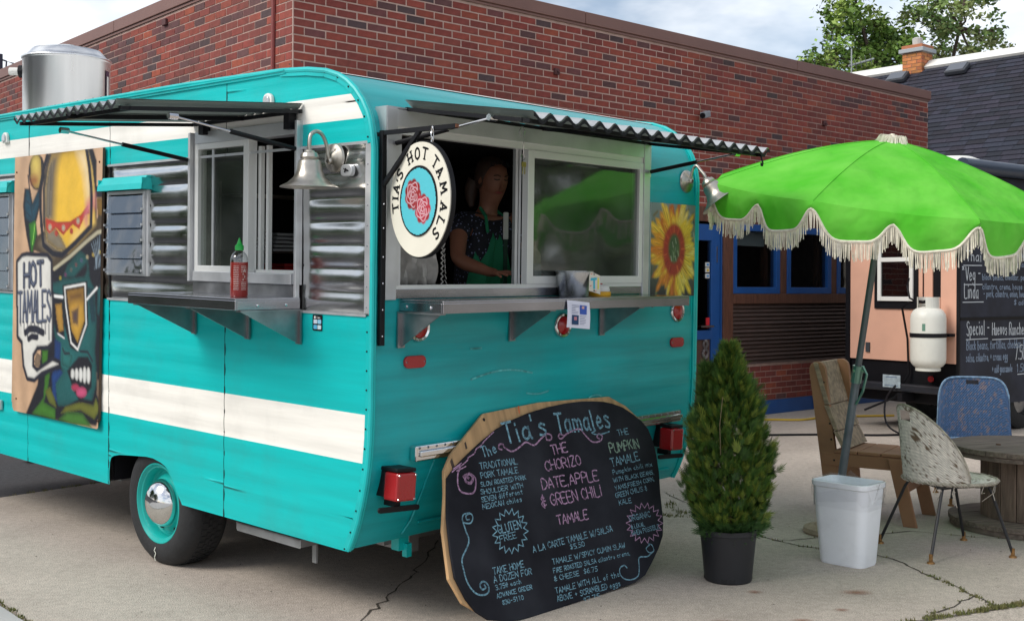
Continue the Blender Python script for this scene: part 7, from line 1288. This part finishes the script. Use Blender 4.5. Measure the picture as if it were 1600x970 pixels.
for a0,a1 in((20,150),(200,330)):
    pts=[R(a0+(a1-a0)*k/10) for k in range(11)]; q.add([(r_*math.cos(a),r_*math.sin(a),z) for z in(.62,.73) for r_ in(.10,.106) for a in pts],[f for k in range(10) for f in((k,k+1,22+k+1,22+k),(11+k,11+k+1,33+k+1,33+k),(22+k,22+k+1,33+k+1,33+k))])
q.build('collar',m_tank,pt); MB().lathe([(.176,.335),(.176,.375),(.171,.375)],None,36).box(.10,.2,-.17,.17,.34,.37).build('strap',m_black,pt)
MB().tube([(0,0,.63),(0,0,.70)],.02,8).tube([(0,0,.69),(0,.06,.68),(0,.13,.685)],.016,8).tube([(0,.13,.66),(0,.13,.73)],.03,8).tube([(0,.15,.69),(-.02,.20,.72),(0,.24,.84),(.0,.22,.92)],.01,6).build('valve_regulator',m_black,pt)
MB().tube([(-.02,.20,.68),(-.0,.30,.62),(.15,.34,.3),(.17,.34,-.05),(.1,.45,-.3),(0,.75,-.45)],.011,6).build('gas_hose',m_black,pt,smooth=True)
Mq=Matrix.Rotation(R(205),4,'Z'); MB().box(.1695,.171,-.03,.0,.40,.47,Mq).build('label_sticker',mat('sticker_green',(.12,.25,.18),.6),pt)
# cords on the ground
def cord(name,label,pts,r_,m): return tag(MB().tube(smooth3(pts,6),r_,6).build(name,m,None,smooth=True),label,'cable')
cord('extension_cord','yellow extension cord along the blue base of the brick wall',[(1.6,12.5,.012),(2.4,12.62,.012),(2.85,12.73,.012),(3.2,12.72,.012),(3.5,12.95,.012),(3.9,13.1,.012),(4.4,13.2,.012)],.013,mat('yellow_cord',(.55,.36,.04),.6))
cord('extension_cord','black cable crossing the concrete between the shrub and the wooden chair',[(1.0,11.1,.01),(1.9,11.28,.01),(2.55,11.39,.01),(3.2,11.45,.01),(3.7,11.42,.01),(4.2,11.6,.012),(4.3,11.9,.02)],.012,m_black)
cord('power_lead','thin black lead drooping from the truck bumper to the ground',[(3.95,11.75,.50),(3.75,11.5,.35),(3.72,11.35,.12),(3.9,11.25,.02),(4.15,11.2,.01),(4.4,11.05,.01)],.010,m_black)
# trees out of frame, mirrored in the windows
def bigtree(x,y,h,seed,label,rc):
    rg=random.Random(seed); t=thing('street_tree',label,'tree',loc=(x,y,0)); MB().tube([(0,0,0),(.1,0,h*.35),(0,.1,h*.8)],[.25,.2,.06],8).build('trunk',MATS['tree_bark'],t)
    q=MB(); q.usec=True
    for k in range(110):
        a=rg.uniform(0,2*PI); z=rg.uniform(.18,1)*h; r_=rc*math.sqrt(max(.05,1-((z/h-.55)/.5)**2))*rg.random()**.5; c=Vector((math.cos(a)*r_,math.sin(a)*r_,z)); kk=rg.uniform(.6,1.3)
        for _ in range(40):
            p=c+Vector((rg.gauss(0,.4),rg.gauss(0,.4),rg.gauss(0,.35))); u=Vector((rg.gauss(0,1),rg.gauss(0,1),rg.gauss(0,1))).normalized()*.16; v=u.cross(Vector((rg.gauss(0,1),rg.gauss(0,1),rg.gauss(0,1)))).normalized()*.12; q.col((.06*kk,.11*kk,.03*kk)).add([p-u,p-v,p+u,p+v],[(0,1,2,3)])
    q.build('crown',MATS['tree_leaf'],t,kind='stuff')
bigtree(15,9.5,6,1,'broad street tree standing to the right beyond the parking area',3.0); bigtree(17,4,8,2,'tall street tree nearest on the right outside the picture',3.4); bigtree(-15,7,4.6,3,'street tree standing to the left outside the picture',3.0); bigtree(-17,1,5,4,'rounder street tree further back on the left outside the picture',3.2)
